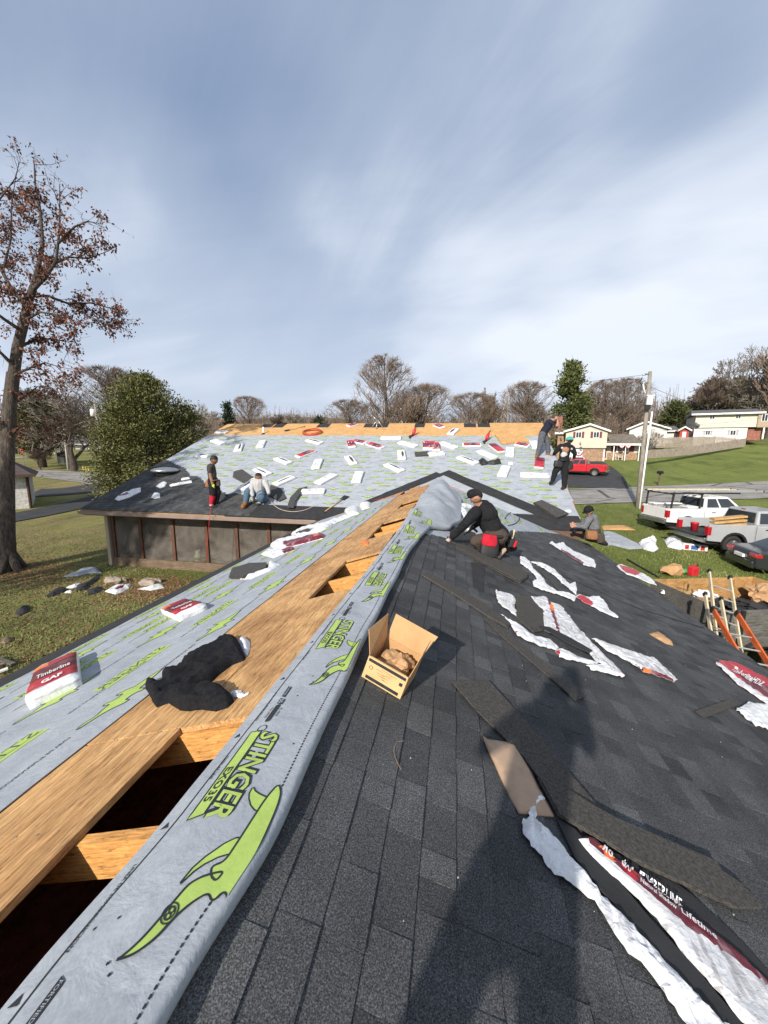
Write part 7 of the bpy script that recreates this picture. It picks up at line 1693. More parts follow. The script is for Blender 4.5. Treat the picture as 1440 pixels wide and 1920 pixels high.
def pickup(label, pos, rz, paint, flare=False, open_gate=False, group=None, crew=True, open_door=False):
    t_ = thing('pickup_truck', label, 'pickup', pos, rz, group); W = .99; zb = .52; cb = -.95 if crew else -.35
    fx, rx = 1.85, -1.80
    low = [(cb, zb)] + [(cb, 1.27)] + [(1.15, 1.27), (2.2, 1.20), (2.80, 1.10), (2.92, .95), (2.92, zb)] + arch(fx, .50, zb)[::-1]
    mb = MB(); mb.prism(low, -W, W); mb.build('cab_body', paint, t_, bevel=.05)
    side = [(-2.92, zb + .05), (-2.92, 1.30), (cb - .01, 1.30), (cb - .01, zb)] + arch(rx, .50, zb)[::-1]
    for s_ in (-1, 1):
        mb = MB(); mb.prism(side, s_ * W, s_ * (W - .09)); mb.build('bed_side', paint, t_, bevel=.025)
    mb = MB(); mb.box((-2.88, -W + .09, .78), (cb - .02, W - .09, .84)); mb.build('bed_floor', BLACKP, t_)
    mb = MB(); mb.box((cb - .06, -W + .09, .78), (cb - .012, W - .09, 1.29)); mb.build('bed_front', paint, t_)
    if open_gate: mb = MB(); mb.box((-3.45, -W + .1, .78), (-2.93, W - .1, .84)); mb.build('tailgate', BLACKP, t_, bevel=.015)
    else: mb = MB(); mb.box((-2.95, -W + .1, .72), (-2.88, W - .1, 1.29)); mb.build('tailgate', paint, t_, bevel=.02)
    mb = MB(); mb.box((-3.05, -W + .03, .48), (-2.93, W - .03, .70)); mb.build('rear_bumper', CHROME, t_, bevel=.03)
    mb = MB(); mb.box((2.90, -W + .03, .45), (3.02, W - .03, .72)); mb.build('front_bumper', CHROME, t_, bevel=.03)
    B = [(cb + .02, -W + .04, 1.26), (1.20, -W + .04, 1.26), (1.20, W - .04, 1.26), (cb + .02, W - .04, 1.26)]; T = [(cb + .16, -W + .20, 1.90), (.42, -W + .20, 1.92), (.42, W - .20, 1.92), (cb + .16, W - .20, 1.90)]
    mb = MB(); mb.add(B + T, [(3, 2, 1, 0), (4, 5, 6, 7), (0, 1, 5, 4), (1, 2, 6, 5), (2, 3, 7, 6), (3, 0, 4, 7)]); mb.build('cab_roof', paint, t_, bevel=.07)
    sides = [([B[0], B[1], T[1], T[0]], 1), ([B[2], B[3], T[3], T[2]], 0)]
    for q, near in sides:
        sp_ = (.06, .40, .45, .88) if near else (.12, .55, .60, .94)
        for u0, u1 in ((sp_[0], sp_[1]), (sp_[2], sp_[3])):
            mb = MB(); fquad(mb, q, u0, u1, .14, .84, .012); mb.build('side_window', GLASS if not (open_door and near and u0 > .4) else BLACKP, t_, fixn=False)  # front pane is plain black where the door stands open, for the shaded inside
    mb = MB(); fquad(mb, [B[1], B[2], T[2], T[1]], .05, .95, .08, .9, .012); mb.build('windscreen', GLASS, t_, fixn=False)
    mb = MB(); fquad(mb, [B[3], B[0], T[0], T[3]], .06, .94, .15, .85, .012); mb.build('rear_window', GLASS, t_, fixn=False)
    mb = MB(); mb.box((cb + .16, -.12, 1.885), (cb + .20, .12, 1.915)); mb.build('brake_lamp', LAMP, t_)
    for s_ in (-1, 1):
        mb = MB(); mb.box((-2.955, s_ * (W - .20), .82), (-2.80, s_ * (W + .006), 1.20)); mb.build('tail_lamp', LAMP, t_, bevel=.015)
        mb = MB(); mb.box((2.72, s_ * (W - .35), .86), (2.94, s_ * (W + .003), 1.05)); mb.build('headlamp', LAMPW, t_, bevel=.015)
        mb = MB(); mb.box((.95, s_ * (W + .02), 1.28), (1.15, s_ * (W + .24), 1.46)); mb.build('mirror', BLACKP, t_, bevel=.03)
        for hx_ in ((-.55, .45) if crew else (.2,)): mb = MB(); mb.box((hx_, s_ * (W - .002), 1.08), (hx_ + .20, s_ * (W + .025), 1.12)); mb.build('door_handle', BLACKP if flare else CHROME, t_)
        for dx in ((cb + .03, .12, 1.12) if crew else (cb + .03, 1.1)): mb = MB(); mb.box((dx - .005, s_ * (W - .01), .60), (dx + .005, s_ * (W + .002), 1.25)); mb.build('door_seam', BLACKP, t_)
        mb = MB(); mb.box((cb + .1, s_ * (W - .04), .44), (1.25, s_ * (W + .10), .50)); mb.build('side_step', BLACKP if flare else CHROME, t_)
        if flare:
            for x in (fx, rx):
                mb = MB(); a_ = [(x - .56 * math.cos(math.pi * k / 10), .42 + .56 * math.sin(math.pi * k / 10)) for k in range(11)]; b_ = [(x - .47 * math.cos(math.pi * k / 10), .42 + .47 * math.sin(math.pi * k / 10)) for k in range(11)]
                mb.prism(a_ + b_[::-1], s_ * (W - .01), s_ * (W + .035)); mb.build('wheel_flare', BLACKM, t_)
        for x in (fx, rx): wheel(t_, x, s_ * (W - .14))
    if open_door:
        mb = MB(); mb.box((-.05, -W - .003, .62), (1.05, -W + .02, 1.27)); mb.build('door_shade_panel', BLACKP, t_)  # black panel on the solid cab, painted in for the shaded inside
        mb = MB(); mb.box((.0, -.03, 0), (1.05, .03, .72)); dr = mb.build('open_door', paint, t_, bevel=.02); dr.location = (1.05, -W - .02, .58); dr.rotation_euler = (0, 0, R(-70))
    mb = MB(); mb.box((-2.8, -.8, .40), (2.8, .8, .53)); mb.build('chassis', BLACKP, t_)
    return t_
def park(wheel_px, rz, side=-1, rx=-1.8):
    g = G(*wheel_px); v = Vector((rx, side * .85, 0)); v.rotate(Matrix.Rotation(rz, 3, 'Z')); p = g - v; p.z = (gz(p.x, p.y) + g.z) / 2; return p
WP = mat_paint('white_car_paint', (.74, .74, .73)); SP = mat_paint('silver_car_paint', (.36, .37, .38), .3); RP = mat_paint('red_car_paint', (.50, .02, .03)); DP = mat_paint('dark_car_paint', (.022, .024, .028), .2, .8)
wt = pickup('white work pickup carrying a ladder rack on the lawn', park((1282, 1000), YAW + R(2)), YAW + R(2), WP)
# ladder rack, ladder and toolboxes on the white pickup
rk = thing('ladder_rack', 'black ladder rack frame over the white pickup bed', 'rack', wt.location, wt.rotation_euler.z)
for x in (-2.75, -1.2):
    for s_ in (-1, 1): mb = MB(); mb.tube([(x, s_ * .93, 1.28), (x + .05, s_ * .93, 2.05)], .045, 8); mb.build('upright', BLACKM, rk)
    mb = MB(); mb.tube([(x + .05, -.98, 2.06), (x + .05, .98, 2.06)], .045, 8); mb.build('crossbar', BLACKM, rk)
for s_ in (-1, 1): mb = MB(); mb.tube([(-2.9, s_ * .93, 2.10), (.9, s_ * .93, 2.12)], .04, 8); mb.build('side_rail', BLACKM, rk)
def ladder(name, label, A, B, wd, ex_, matl, rung=ALU, rw=.03, rh=.075, cat='ladder', n=None):
    A, B = Vector(A), Vector(B); t_ = thing(name, label, cat, A); d_ = B - A; L = d_.length; e = Vector(ex_); e = (e - d_.normalized() * e.dot(d_.normalized())).normalized(); nn = d_.cross(e).normalized()
    for s_ in (-.5, .5):
        mb = MB(); mb.beam(e * wd * s_, d_ + e * wd * s_, rw, rh, nn); mb.build('rail', matl, t_)
        mb = MB(); mb.beam(d_ + e * wd * s_ - d_.normalized() * .02, d_ + e * wd * s_ + d_.normalized() * .06, rw + .02, rh + .015, nn); mb.build('end_cap', BLACKP, t_)
    for k in range(1, int(L / .305)): mb = MB(); mb.tube([d_.normalized() * .305 * k - e * wd / 2, d_.normalized() * .305 * k + e * wd / 2], .016, 6); mb.build('rung', rung, t_)
    return t_
mw_ = Matrix.Translation(wt.location) @ Matrix.Rotation(wt.rotation_euler.z, 4, 'Z')
ladder('extension_ladder', 'aluminium ladder lying flat on the white pickup rack', mw_ @ Vector((-3.1, -.3, 2.16)), mw_ @ Vector((2.6, -.3, 2.18)), .42, (mw_.to_3x3() @ Vector((0, 1, 0))), ALU)
ladder('extension_ladder', 'second ladder strapped beside the first on the white pickup rack', mw_ @ Vector((-3.0, .4, 2.16)), mw_ @ Vector((1.8, .4, 2.18)), .42, (mw_.to_3x3() @ Vector((0, 1, 0))), CREAMF)
for k, (x0, x1, y0, y1, z1) in enumerate([(-2.7, -1.1, .35, .85, 1.42), (-1.75, -1.05, -.85, -.3, 1.38)]):
    tb = thing('tool_chest', ['long white toolbox along the far side of the white pickup bed', 'short white toolbox against the cab of the white pickup'][k], 'toolbox', mw_ @ Vector((x0, y0, .84)), wt.rotation_euler.z)
    mb = MB(); mb.box((0, 0, 0), (x1 - x0, y1 - y0, z1 - .90)); mb.build('chest', ALU, tb, bevel=.02); mb = MB(); mb.box((-.01, -.01, z1 - .90), (x1 - x0 + .01, y1 - y0 + .01, z1 - .84)); mb.build('lid', WHITE, tb, bevel=.015)
gt = pickup('silver pickup with its tailgate down and boards in the bed', park((1367, 1040), YAW - R(3)), YAW - R(3), SP, flare=True, open_gate=True, crew=True, open_door=True)
mg_ = Matrix.Translation(gt.location) @ Matrix.Rotation(gt.rotation_euler.z, 4, 'Z')
lb = thing('lumber_stack', 'stack of yellow boards sticking out of the silver pickup bed', 'lumber', mg_ @ Vector((-2.5, -.75, .95)), gt.rotation_euler.z)
for k in range(4): mb = MB(); mb.box((0 + .06 * k, .08 * k, .15 * k), (1.35 + .08 * k, .30 + .08 * k, .15 * k + .085), 0, Matrix.Rotation(R(-6), 4, 'Y')); mb.build('board', PINE, lb)
rb = thing('bucket', 'red round bucket lid standing in the silver pickup bed', 'bucket', mg_ @ Vector((-2.75, .1, .84))); mb = MB(); mb.lathe([(.13, 0), (.16, .32), (.175, .33), (.175, .36), (.02, .37)], 20); mb.build('pail', REDP, rb, smooth=True)
mb = MB(); mb.tube([(.16 * math.cos(a), .16 * math.sin(a) - .02, .34 + .10 * abs(math.sin(a / 2))) for a in np.linspace(0, math.pi, 9)], .005, 5); mb.build('handle', STEEL, rb)
pickup('red pickup parked on the dark driveway across the road', park((1114, 894), R(142) + YAW, 1), R(142) + YAW, RP, flare=True)
def sedan(label, pos, rz, paint, suv=False):
    t_ = thing('car', label, 'car', pos, rz); W = .90; zt = 1.62 if suv else 1.40; zs = 1.0
    low = [(-2.35, .38), (-2.38, .80), (-2.28, zs), (1.0, zs), (2.1, .86), (2.38, .70), (2.38, .35)] + arch(1.42, .42, .3)[::-1] + arch(-1.42, .42, .3)[::-1]
    mb = MB(); mb.prism(low, -W, W); mb.build('body', paint, t_, bevel=.07)
    bx = -2.2 if suv else -1.75; B = [(bx, -W + .06, zs - .01), (1.05, -W + .06, zs - .01), (1.05, W - .06, zs - .01), (bx, W - .06, zs - .01)]; T = [(bx + (.25 if suv else .75), -W + .22, zt), (.25, -W + .22, zt), (.25, W - .22, zt), (bx + (.25 if suv else .75), W - .22, zt)]
    mb = MB(); mb.add(B + T, [(3, 2, 1, 0), (4, 5, 6, 7), (0, 1, 5, 4), (1, 2, 6, 5), (2, 3, 7, 6), (3, 0, 4, 7)]); mb.build('roof', paint, t_, bevel=.08)
    for q in ([B[0], B[1], T[1], T[0]], [B[2], B[3], T[3], T[2]]):
        for u0, u1 in ((.14, .48), (.52, .86)): mb = MB(); fquad(mb, q, u0, u1, .15, .86, .012); mb.build('side_window', GLASS, t_, fixn=False)
    mb = MB(); fquad(mb, [B[1], B[2], T[2], T[1]], .06, .94, .08, .92, .012); mb.build('windscreen', GLASS, t_, fixn=False)
    mb = MB(); fquad(mb, [B[3], B[0], T[0], T[3]], .06, .94, .1, .9, .012); mb.build('rear_window', GLASS, t_, fixn=False)
    for s_ in (-1, 1):
        mb = MB(); mb.box((-2.40, s_ * (W - .38), .78), (-2.16, s_ * (W + .005), .92)); mb.build('tail_lamp', LAMP, t_, bevel=.02)
        mb = MB(); mb.box((2.16, s_ * (W - .35), .66), (2.40, s_ * (W + .003), .78)); mb.build('headlamp', LAMPW, t_, bevel=.02)
        mb = MB(); mb.box((.75, s_ * (W - .01), .98), (.93, s_ * (W + .16), 1.10)); mb.build('mirror', paint, t_, bevel=.03)
        for x in (-1.42, 1.42): wheel(t_, x, s_ * (W - .12), .34, .22)
    mb = MB(); mb.box((-2.44, -W + .08, .36), (-2.33, W - .08, .62)); mb.build('rear_bumper', paint, t_, bevel=.03)
    mb = MB(); mb.box((-2.45, -.26, .66), (-2.37, .26, .78)); mb.build('number_plate', WHITE, t_)
    return t_
p = G(1452, 1100); sedan('dark car cut off by the right edge next to the trailer', p + VW(2.6, 1.2), YAW - R(14), DP)
p = G(1078, 880); sedan('white car parked behind the person in the teal cap', p, YAW + R(70), WP, True)

# ------------------------------------------------------------------ dump trailer, ladders, yard clutter
def atz(px, py, z): r = ray(px, py); return CAM + r * ((z - H) / r.z)
tz = 1.62; FLp, FRp = atz(1226, 1087, tz), atz(1412, 1082, tz); e1 = (FRp - FLp); TL = e1.length; e1.normalize(); e2 = Vector((e1.y, -e1.x, 0)); TW = (atz(1360, 1145, tz) - FLp).dot(e2)
tr = thing('dump_trailer', 'wooden sided dump trailer full of roofing debris', 'trailer', mw=Matrix.Translation(Vector((FLp.x, FLp.y, 0))) @ Matrix((e1, e2, Vector((0, 0, 1)))).transposed().to_4x4())
gb = gz(FLp.x, FLp.y)
for k in range(3):
    z0 = tz - .30 * (k + 1) + .006; z1 = tz - .30 * k
    mb = MB(); mb.box((0, -.04, z0), (TL, 0, z1)); mb.build('side_board', PLYB, tr, bevel=.004)
    mb = MB(); mb.box((0, TW, z0), (TL + .4, TW + .04, z1)); mb.build('side_board', GREYB, tr, bevel=.004)
    mb = MB(); mb.box((TL + .002, -.04, z0), (TL + .042, TW + .0, z1)); mb.build('end_board', PLYB, tr, bevel=.004)
    mb = MB(); mb.box((-.042, -.04, z0), (-.002, TW, z1)); mb.build('end_board', GREYB, tr, bevel=.004)
mb = MB(); mb.box((0, 0, .68), (TL, TW, .74)); mb.build('floor', BLACKM, tr)
for x in (TL * .3, TL * .55, TL * .8, .1): mb = MB(); mb.box((x, .0, .74), (x + .09, .05, tz - .06)); mb.build('stake', PLYB, tr)
for x in (.3, TL * .5, TL - .2): mb = MB(); mb.box((x, TW + .042, .5), (x + .08, TW + .10, tz + .02)); mb.build('stake', BLACKM, tr)
for x in (TL * .45, TL * .45 + .85):
    for y in (-.12, TW + .14): wheel(tr, x, y, .36, .22)
mb = MB(); mb.box((-.3, .2, .5), (TL + .2, TW - .2, .67)); mb.build('chassis', BLACKM, tr)
dm = MB(); rnd = random.Random(21)
for k in range(420):
    x, y = rnd.uniform(.05, TL - .1), rnd.uniform(.06, TW - .06); z = .80 + .42 * (1 - (2 * y / TW - 1) ** 2) * rnd.uniform(.3, 1); a = rnd.uniform(0, 6.28); L = rnd.uniform(.08, .24)
    Mx = Matrix.Translation((x, y, z)) @ Matrix.Rotation(a, 4, 'Z') @ Matrix.Rotation(rnd.uniform(-.6, .6), 4, 'X') @ Matrix.Rotation(rnd.uniform(-.5, .5), 4, 'Y'); dm.box((-L, -.1, 0), (L, .1, .008), 0, Mx)
do = dm.build('torn_off_shingles', FELT); do.matrix_world = tr.matrix_world; tag(do, 'heap of torn off black shingles inside the dump trailer', 'debris', kind='stuff')
TW_ = lambda x, y, z: tr.matrix_world @ Vector((x, y, z)) if False else (Vector((FLp.x, FLp.y, 0)) + e1 * x + e2 * y + Vector((0, 0, z)))
for k, (x, y, a, L, lbk) in enumerate([(.35, .5, .1, .95, 'pale scrap board lying across the debris heap'), (.5, .75, -.25, .8, 'brown scrap board sloping over the debris'), (.45, 1.0, .35, .9, 'splintered board nearest the eave in the trailer'), (.7, .35, .0, .6, 'grey scrap board at the back of the trailer heap')]):
    mb = MB(); mb.box((-L / 2, -.05, 0), (L / 2, .05, .02), 0, Matrix.Rotation(.2 * (k - 1.5), 4, 'Y')); o = mb.build('scrap_board', [PINE, PLYB, PINE, GREYB][k]); o.location = TW_(x, y, 1.32 + .03 * k); o.rotation_euler = (0, 0, math.atan2(e1.y, e1.x) + a); tag(o, lbk, 'board', 'scrap boards in the trailer')
crumple('paper_bag', TW_(TL - .35, .55, 1.35), .34, KRAFT, 3, 'large brown paper bag slumped in the right end of the trailer', 'paper bag', sq=(1, .8, .75))
crumple('paper_bag', TW_(TL - .15, 1.05, 1.30), .26, CARD, 6, 'crushed cardboard in the near right corner of the trailer', 'cardboard', sq=(1, .8, .8))
crumple('plastic_wrap', TW_(1.0, .55, 1.38), .18, FILM, 8, 'white plastic wrap ball on the debris heap', 'plastic', sq=(1.3, .8, .6))
crumple('plastic_wrap', TW_(.2, 1.15, 1.35), .16, FILM, 9, 'white plastic wrap at the near left of the trailer', 'plastic', sq=(1.2, .9, .5))
crumple('plastic_wrap', TW_(.08, .4, 1.42), .12, FILM, 10, 'small white plastic wrap at the far left corner of the trailer', 'plastic', sq=(1.2, .9, .7))
A = CAM + ray(1349, 1078) * 9.0; B = CAM + ray(1366, 1205) * 7.9; d_ = (B - A); ladder('extension_ladder', 'cream ladder with black end caps rising out of the trailer', A + d_ * 1.9, A, .42, rt, CREAMF)
A = CAM + ray(1360, 1148) * 7.7; B = CAM + ray(1436, 1275) * 6.5; d_ = (B - A); ladder('extension_ladder', 'orange fibreglass ladder leaning beside the trailer', A + d_ * 2.2, A, .42, rt, ORANGEP, rw=.03, rh=.11)
A = CAM + ray(1337, 1120) * 8.3; B = CAM + ray(1352, 1210) * 7.6; d_ = (B - A); ladder('extension_ladder', 'pale lower ladder section beside the cream ladder', A + d_ * 2.0, A, .30, rt, CREAMF)
g5 = lambda x, y: (1040 + x * .27778, 900 + y * .27778)
def gsoft(name, pxs, matl, label, cat, **k):
    kw = dict(hgt=.05, rim=.05, wr=.05, wf=4, step=.12, base=.02, crease=True); kw.update(k); return soft(name, None, pxs, matl, label, cat, gnd=True, **kw)
gsoft('plywood_sheet', [g5(*p) for p in [(305, 308), (480, 305), (552, 342), (330, 338)]], OSBX, 'plywood sheet lying on the lawn behind the man in the grey hoodie', 'plywood', wr=.0, hgt=.02, step=.4, crease=False, jit=0)
gsoft('underlayment_sheet', [g5(*p) for p in [(330, 345), (400, 355), (560, 430), (600, 465), (500, 470), (380, 440), (335, 450)]], UNDER, 'grey underlayment sheet spread on the right lawn', 'underlayment', step=.25, wr=.03)
gsoft('paper_bags', [g5(*p) for p in [(565, 430), (640, 395), (690, 405), (680, 440), (700, 470), (665, 490), (600, 470)]], FILM, 'pile of white bags on the lawn left of the silver pickup', 'bags', hgt=.25, rim=.2, wr=.15)
gsoft('paper_bags', [g5(*p) for p in [(738, 410), (800, 403), (860, 420), (880, 460), (850, 475), (760, 455)]], FILM, 'white bags on the lawn behind the open tailgate', 'bags', hgt=.28, rim=.2, wr=.15)
p0, p1 = G(*g5(865, 470)), G(*g5(1032, 482)); bxo = thing('carton', 'white carton with red and blue print under the open tailgate', 'carton', p0, math.atan2(p1.y - p0.y, p1.x - p0.x)); LL = (p1 - p0).length
mb = MB(); mb.box((0, 0, 0), (LL, .35, .30)); mb.build('carton_body', FILM, bxo, bevel=.02)
for x0, x1, mt in ((.12, .40, REDF), (.55, 1.05, M('blue_print', (.03, .10, .30), .5, .1)), (1.2, 1.5, REDF)): mb = MB(); mb.box((x0 * LL / 1.7, -.006, .05), (x1 * LL / 1.7, -.002, .25)); mb.build('printed_panel', mt, bxo)
crumple('paper_bag', G(*g5(790, 640)) + Vector((0, 0, .18)), .34, CARD, 12, 'tan cardboard heap on the grass behind the trailer', 'cardboard', sq=(1.3, .8, .7), n=2)
bt = thing('plastic_bottle', 'green plastic bottle on the grass behind the trailer', 'bottle', G(*g5(862, 635))); mb = MB(); mb.lathe([(.02, -.25), (.10, -.22), (.10, .12), (.04, .22), (.035, .28)], 14, 0, Matrix.Translation((0, 0, .11)) @ Matrix.Rotation(R(75), 4, 'Y')); mb.build('bottle_body', GREENP, bt, smooth=True); mb = MB(); mb.lathe([(.04, .28), (.04, .33)], 12, 0, Matrix.Translation((0, 0, .11)) @ Matrix.Rotation(R(75), 4, 'Y')); mb.build('cap', WHITE, bt)
gc = thing('fuel_can', 'red fuel can standing behind the trailer wall', 'fuel can', G(*g5(930, 645)), .4); mb = MB(); mb.box((-.16, -.12, 0), (.16, .12, .36)); mb.build('can_body', REDP, gc, bevel=.04); mb = MB(); mb.tube([(-.1, 0, .36), (-.1, 0, .44), (.1, 0, .44), (.1, 0, .36)], .018, 8); mb.build('handle', REDP, gc); mb = MB(); mb.tube([(.12, 0, .35), (.2, 0, .45)], .025, 8); mb.build('spout', BLACKP, gc)
hose('scaffold_plank', 'dark pole lying on the grass at the right eave', [G(*g5(490, 535), .05), G(*g5(640, 620), .05), G(*g5(700, 655), .05)], .035, BLACKM, 'pole', 6, 1)
# left lawn clutter
g6 = lambda *p: cr(0, 920, 1 / 3, p)
gsoft('tarp', g6((355, 490), (400, 470), (470, 440), (540, 435), (570, 465), (500, 468), (440, 482)), UNDER, 'grey tarp scrap lying on the left lawn', 'tarp', step=.15)
gsoft('felt_scrap', g6((430, 540), (500, 510), (560, 470), (572, 482), (520, 530), (480, 560), (430, 572)), FELT, 'black felt scrap beside the grey tarp', 'felt', step=.15)
gsoft('felt_scrap', g6((255, 598), (300, 560), (360, 545), (380, 560), (330, 585), (270, 605)), FELT, 'black felt scrap left of the white scraps', 'felt', step=.15)
gsoft('felt_scrap', g6((85, 692), (110, 662), (160, 648), (172, 678), (110, 706)), FELT, 'black felt heap alone on the left lawn', 'felt', hgt=.15, rim=.15, step=.12)
gsoft('felt_scrap', g6((490, 560), (570, 545), (590, 560), (540, 580), (495, 590)), FELT, 'black felt scrap nearest the red wrapper', 'felt', step=.15)
gsoft('wrapper', g6((370, 550), (400, 538), (462, 527), (470, 535), (410, 552)), FILM, 'long white scrap on the left lawn', 'wrapper', step=.1)
gsoft('wrapper', g6((362, 578), (385, 566), (410, 568), (400, 578)), FILM, 'small white scrap on the left lawn', 'wrapper', step=.1)
gsoft('wrapper', g6((590, 570), (640, 540), (700, 532), (742, 530), (725, 552), (690, 575), (650, 587)), FILM, 'white wrapper with maroon print on the lawn by the porch', 'wrapper', step=.12, regions=[(g6((635, 560), (680, 545), (705, 550), (660, 572)), MAROON)])
gsoft('wrapper', g6((772, 556), (840, 542), (915, 530), (922, 550), (850, 566)), FILM, 'white wrapper among the leaves at the porch foot', 'wrapper', step=.12)
for k, (x, y, r_) in enumerate([(635, 515, .28), (690, 510, .16), (835, 528, .30), (872, 520, .22)]): crumple('rock', G(*g6((x, y))[0]) + Vector((0, 0, .06)), r_, ROCK, 30 + k, ['pale rock at the porch corner', 'small rock right of the porch corner rock', 'larger pale rock in the leaves by the porch', 'pale rock touching the larger one by the porch'][k], 'rock', sq=(1.2, .8, .55), n=3, amp=.3)
gsoft('board_scrap', g6((0, 860), (10, 830), (70, 828), (75, 845), (30, 865)), OLDW, 'broken board at the left edge of the lawn', 'board', hgt=.08, rim=.05, wr=.02, step=.12)
for k, (a, b) in enumerate([((-10, 945), (75, 975)), ((-10, 985), (55, 960)), ((-10, 1020), (45, 1000))]):
    A, B = G(*g6(a)[0], .06), G(*g6(b)[0], .08); mb = MB(); mb.beam((0, 0, 0), B - A, .10, .035); o = mb.build('scrap_board', [GREYB, OLDW, TRIM][k]); o.location = A; tag(o, ['grey scrap board at the left picture edge', 'brown scrap board crossing the grey one', 'pale scrap board lowest at the left edge'][k], 'board')
# propane tank and grill inside the porch
pt_ = thing('propane_tank', 'white propane tank with yellow label behind the porch screen', 'propane tank', (xat(372, 1045, PY + .5), PY + .5, .12)); mb = MB(); mb.lathe([(.12, .02), (.155, .08), (.155, .34), (.12, .42), (.03, .45)], 18); mb.build('cylinder', M('yellow_tank', (.66, .60, .22), .45, .1), pt_, smooth=True); mb = MB(); mb.lathe([(.10, .44), (.10, .58), (.085, .58), (.085, .44)], 16); mb.build('collar', WHITE, pt_); mb = MB(); mb.lathe([(.157, .18), (.157, .28)], 18, cap=False); mb.build('label_band', GREENP, pt_)
gr = thing('grill', 'dark barbecue grill standing inside the screened porch', 'grill', (xat(308, 1040, PY + 1.2), PY + 1.2, .12)); mb = MB(); mb.lathe([(.02, .62), (.28, .68), (.32, .80), (.28, .95), (.02, 1.02)], 18); mb.build('bowl', BLACKM, gr, smooth=True)
for k in range(3): a = k * 2.1; mb = MB(); mb.tube([(.22 * math.cos(a), .22 * math.sin(a), .7), (.3 * math.cos(a), .3 * math.sin(a), 0)], .018, 6); mb.build('leg', BLACKM, gr)

# ------------------------------------------------------------------ neighbours' houses
class Facade:
    """a house front square to the view: spots of the photograph become metres on its front plane"""
    def __init__(s, name, label, px0, py0, dep, rot=0.0, cat='house'):
        s.p0 = CAM + ray(px0, py0) * dep; s.k = dep / FPX; s.px0, s.py0 = px0, py0; s.t = thing(name, label, cat, s.p0, YAW + rot); s.t.location = s.p0
    def x(s, px):
        r = ray(px, s.py0); a = s.t.rotation_euler.z; c_, s_ = math.cos(a), math.sin(a); q = s.p0 - CAM
        return (q.y * r.x - q.x * r.y) / (c_ * r.y - s_ * r.x)
    def z(s, py): return (s.py0 - py) * s.k
    def box(s, name, a, b, c, d_, y0, y1, matl, parent=None, bevel=0): mb = MB(); mb.box((s.x(a), y0, s.z(d_)), (s.x(b), y1, s.z(c))); return mb.build(name, matl, parent or s.t, bevel=bevel)
    def window(s, a, b, c, d_, y=-.02, shut=None, cross=True):
        w_ = s.box('window', a, b, c, d_, y - .04, y + .02, TRIM); wx = (s.x(b) - s.x(a)); e = .09 * wx
        mb = MB(); mb.box((s.x(a) + e, y - .05, s.z(d_) + e), (s.x(b) - e, y - .035, s.z(c) - e)); mb.build('pane', GLASS, w_)
        if cross: mb = MB(); mb.box(((s.x(a) + s.x(b)) / 2 - .03, y - .065, s.z(d_) + e), ((s.x(a) + s.x(b)) / 2 + .03, y - .045, s.z(c) - e)); mb.build('mullion', TRIM, w_)
        if shut:
            for x0, x1 in ((a - (b - a) * .42, a - .4), (b + .4, b + (b - a) * .42)): s.box('shutter', x0, x1, c, d_, y - .05, y - .01, shut)
    def gable(s, a, pk, b, pe, pp, y0, y1, matl, over=.35, parent=None, name='roof', th=.18):
        """gable roof whose end shows: eaves at (a, pe) and (b, pe), peak (pk, pp)"""
        X0, Xp, X1, ze, zp = s.x(a), s.x(pk), s.x(b), s.z(pe), s.z(pp); mb = MB(); mb.prism([(X0 - over, ze - over * .3), (Xp, zp), (X1 + over, ze - over * .3), (X1 + over, ze - over * .3 - th), (Xp, zp - th), (X0 - over, ze - over * .3 - th)], y0 - over, y1); o = mb.build(name, matl, parent or s.t)
        mb = MB(); mb.prism([(X0 - over, ze - over * .3 + .02), (Xp, zp + .02), (X1 + over, ze - over * .3 + .02), (X1 + over, ze - over * .3 - th - .05), (Xp, zp - th - .05), (X0 - over, ze - over * .3 - th - .05)], y0 - over - .06, y0 - over - .002); mb.build('barge_board', TRIM, o); return o
    def gwall(s, a, pk, b, pe, pp, pb, y0, y1, matl, name='wall'): mb = MB(); mb.prism([(s.x(a), s.z(pb)), (s.x(b), s.z(pb)), (s.x(b), s.z(pe)), (s.x(pk), s.z(pp) - .12), (s.x(a), s.z(pe))], y0, y1); return mb.build(name, matl, s.t)
    def pitch(s, a, b, pe, pr_, ridge_y, ra, rb, matl, y0=-.5, name='roof'):
        """roof slope seen square on: eave from a to b, ridge from ra to rb"""
        z0, z1 = s.z(pe), s.z(pr_) ; k = 1 + ridge_y / (s.p0 - CAM).length; c = (CAM - s.p0); 
        mb = MB(); mb.add([(s.x(a), y0, z0), (s.x(b), y0, z0), (s.x(rb), ridge_y, z1), (s.x(ra), ridge_y, z1), (s.x(a), y0, z0 - .18), (s.x(b), y0, z0 - .18), (s.x(rb), ridge_y * 2 + .5, z0 - .1), (s.x(ra), ridge_y * 2 + .5, z0 - .1)], [(0, 1, 2, 3), (0, 4, 5, 1), (3, 2, 6, 7), (1, 5, 6, 2), (0, 3, 7, 4), (4, 7, 6, 5)]); o = mb.build(name, matl, s.t)
        mb = MB(); mb.box((s.x(a), y0 - .06, z0 - .24), (s.x(b), y0 - .005, z0 + .02)); mb.build('eave_board', TRIM, o); return o
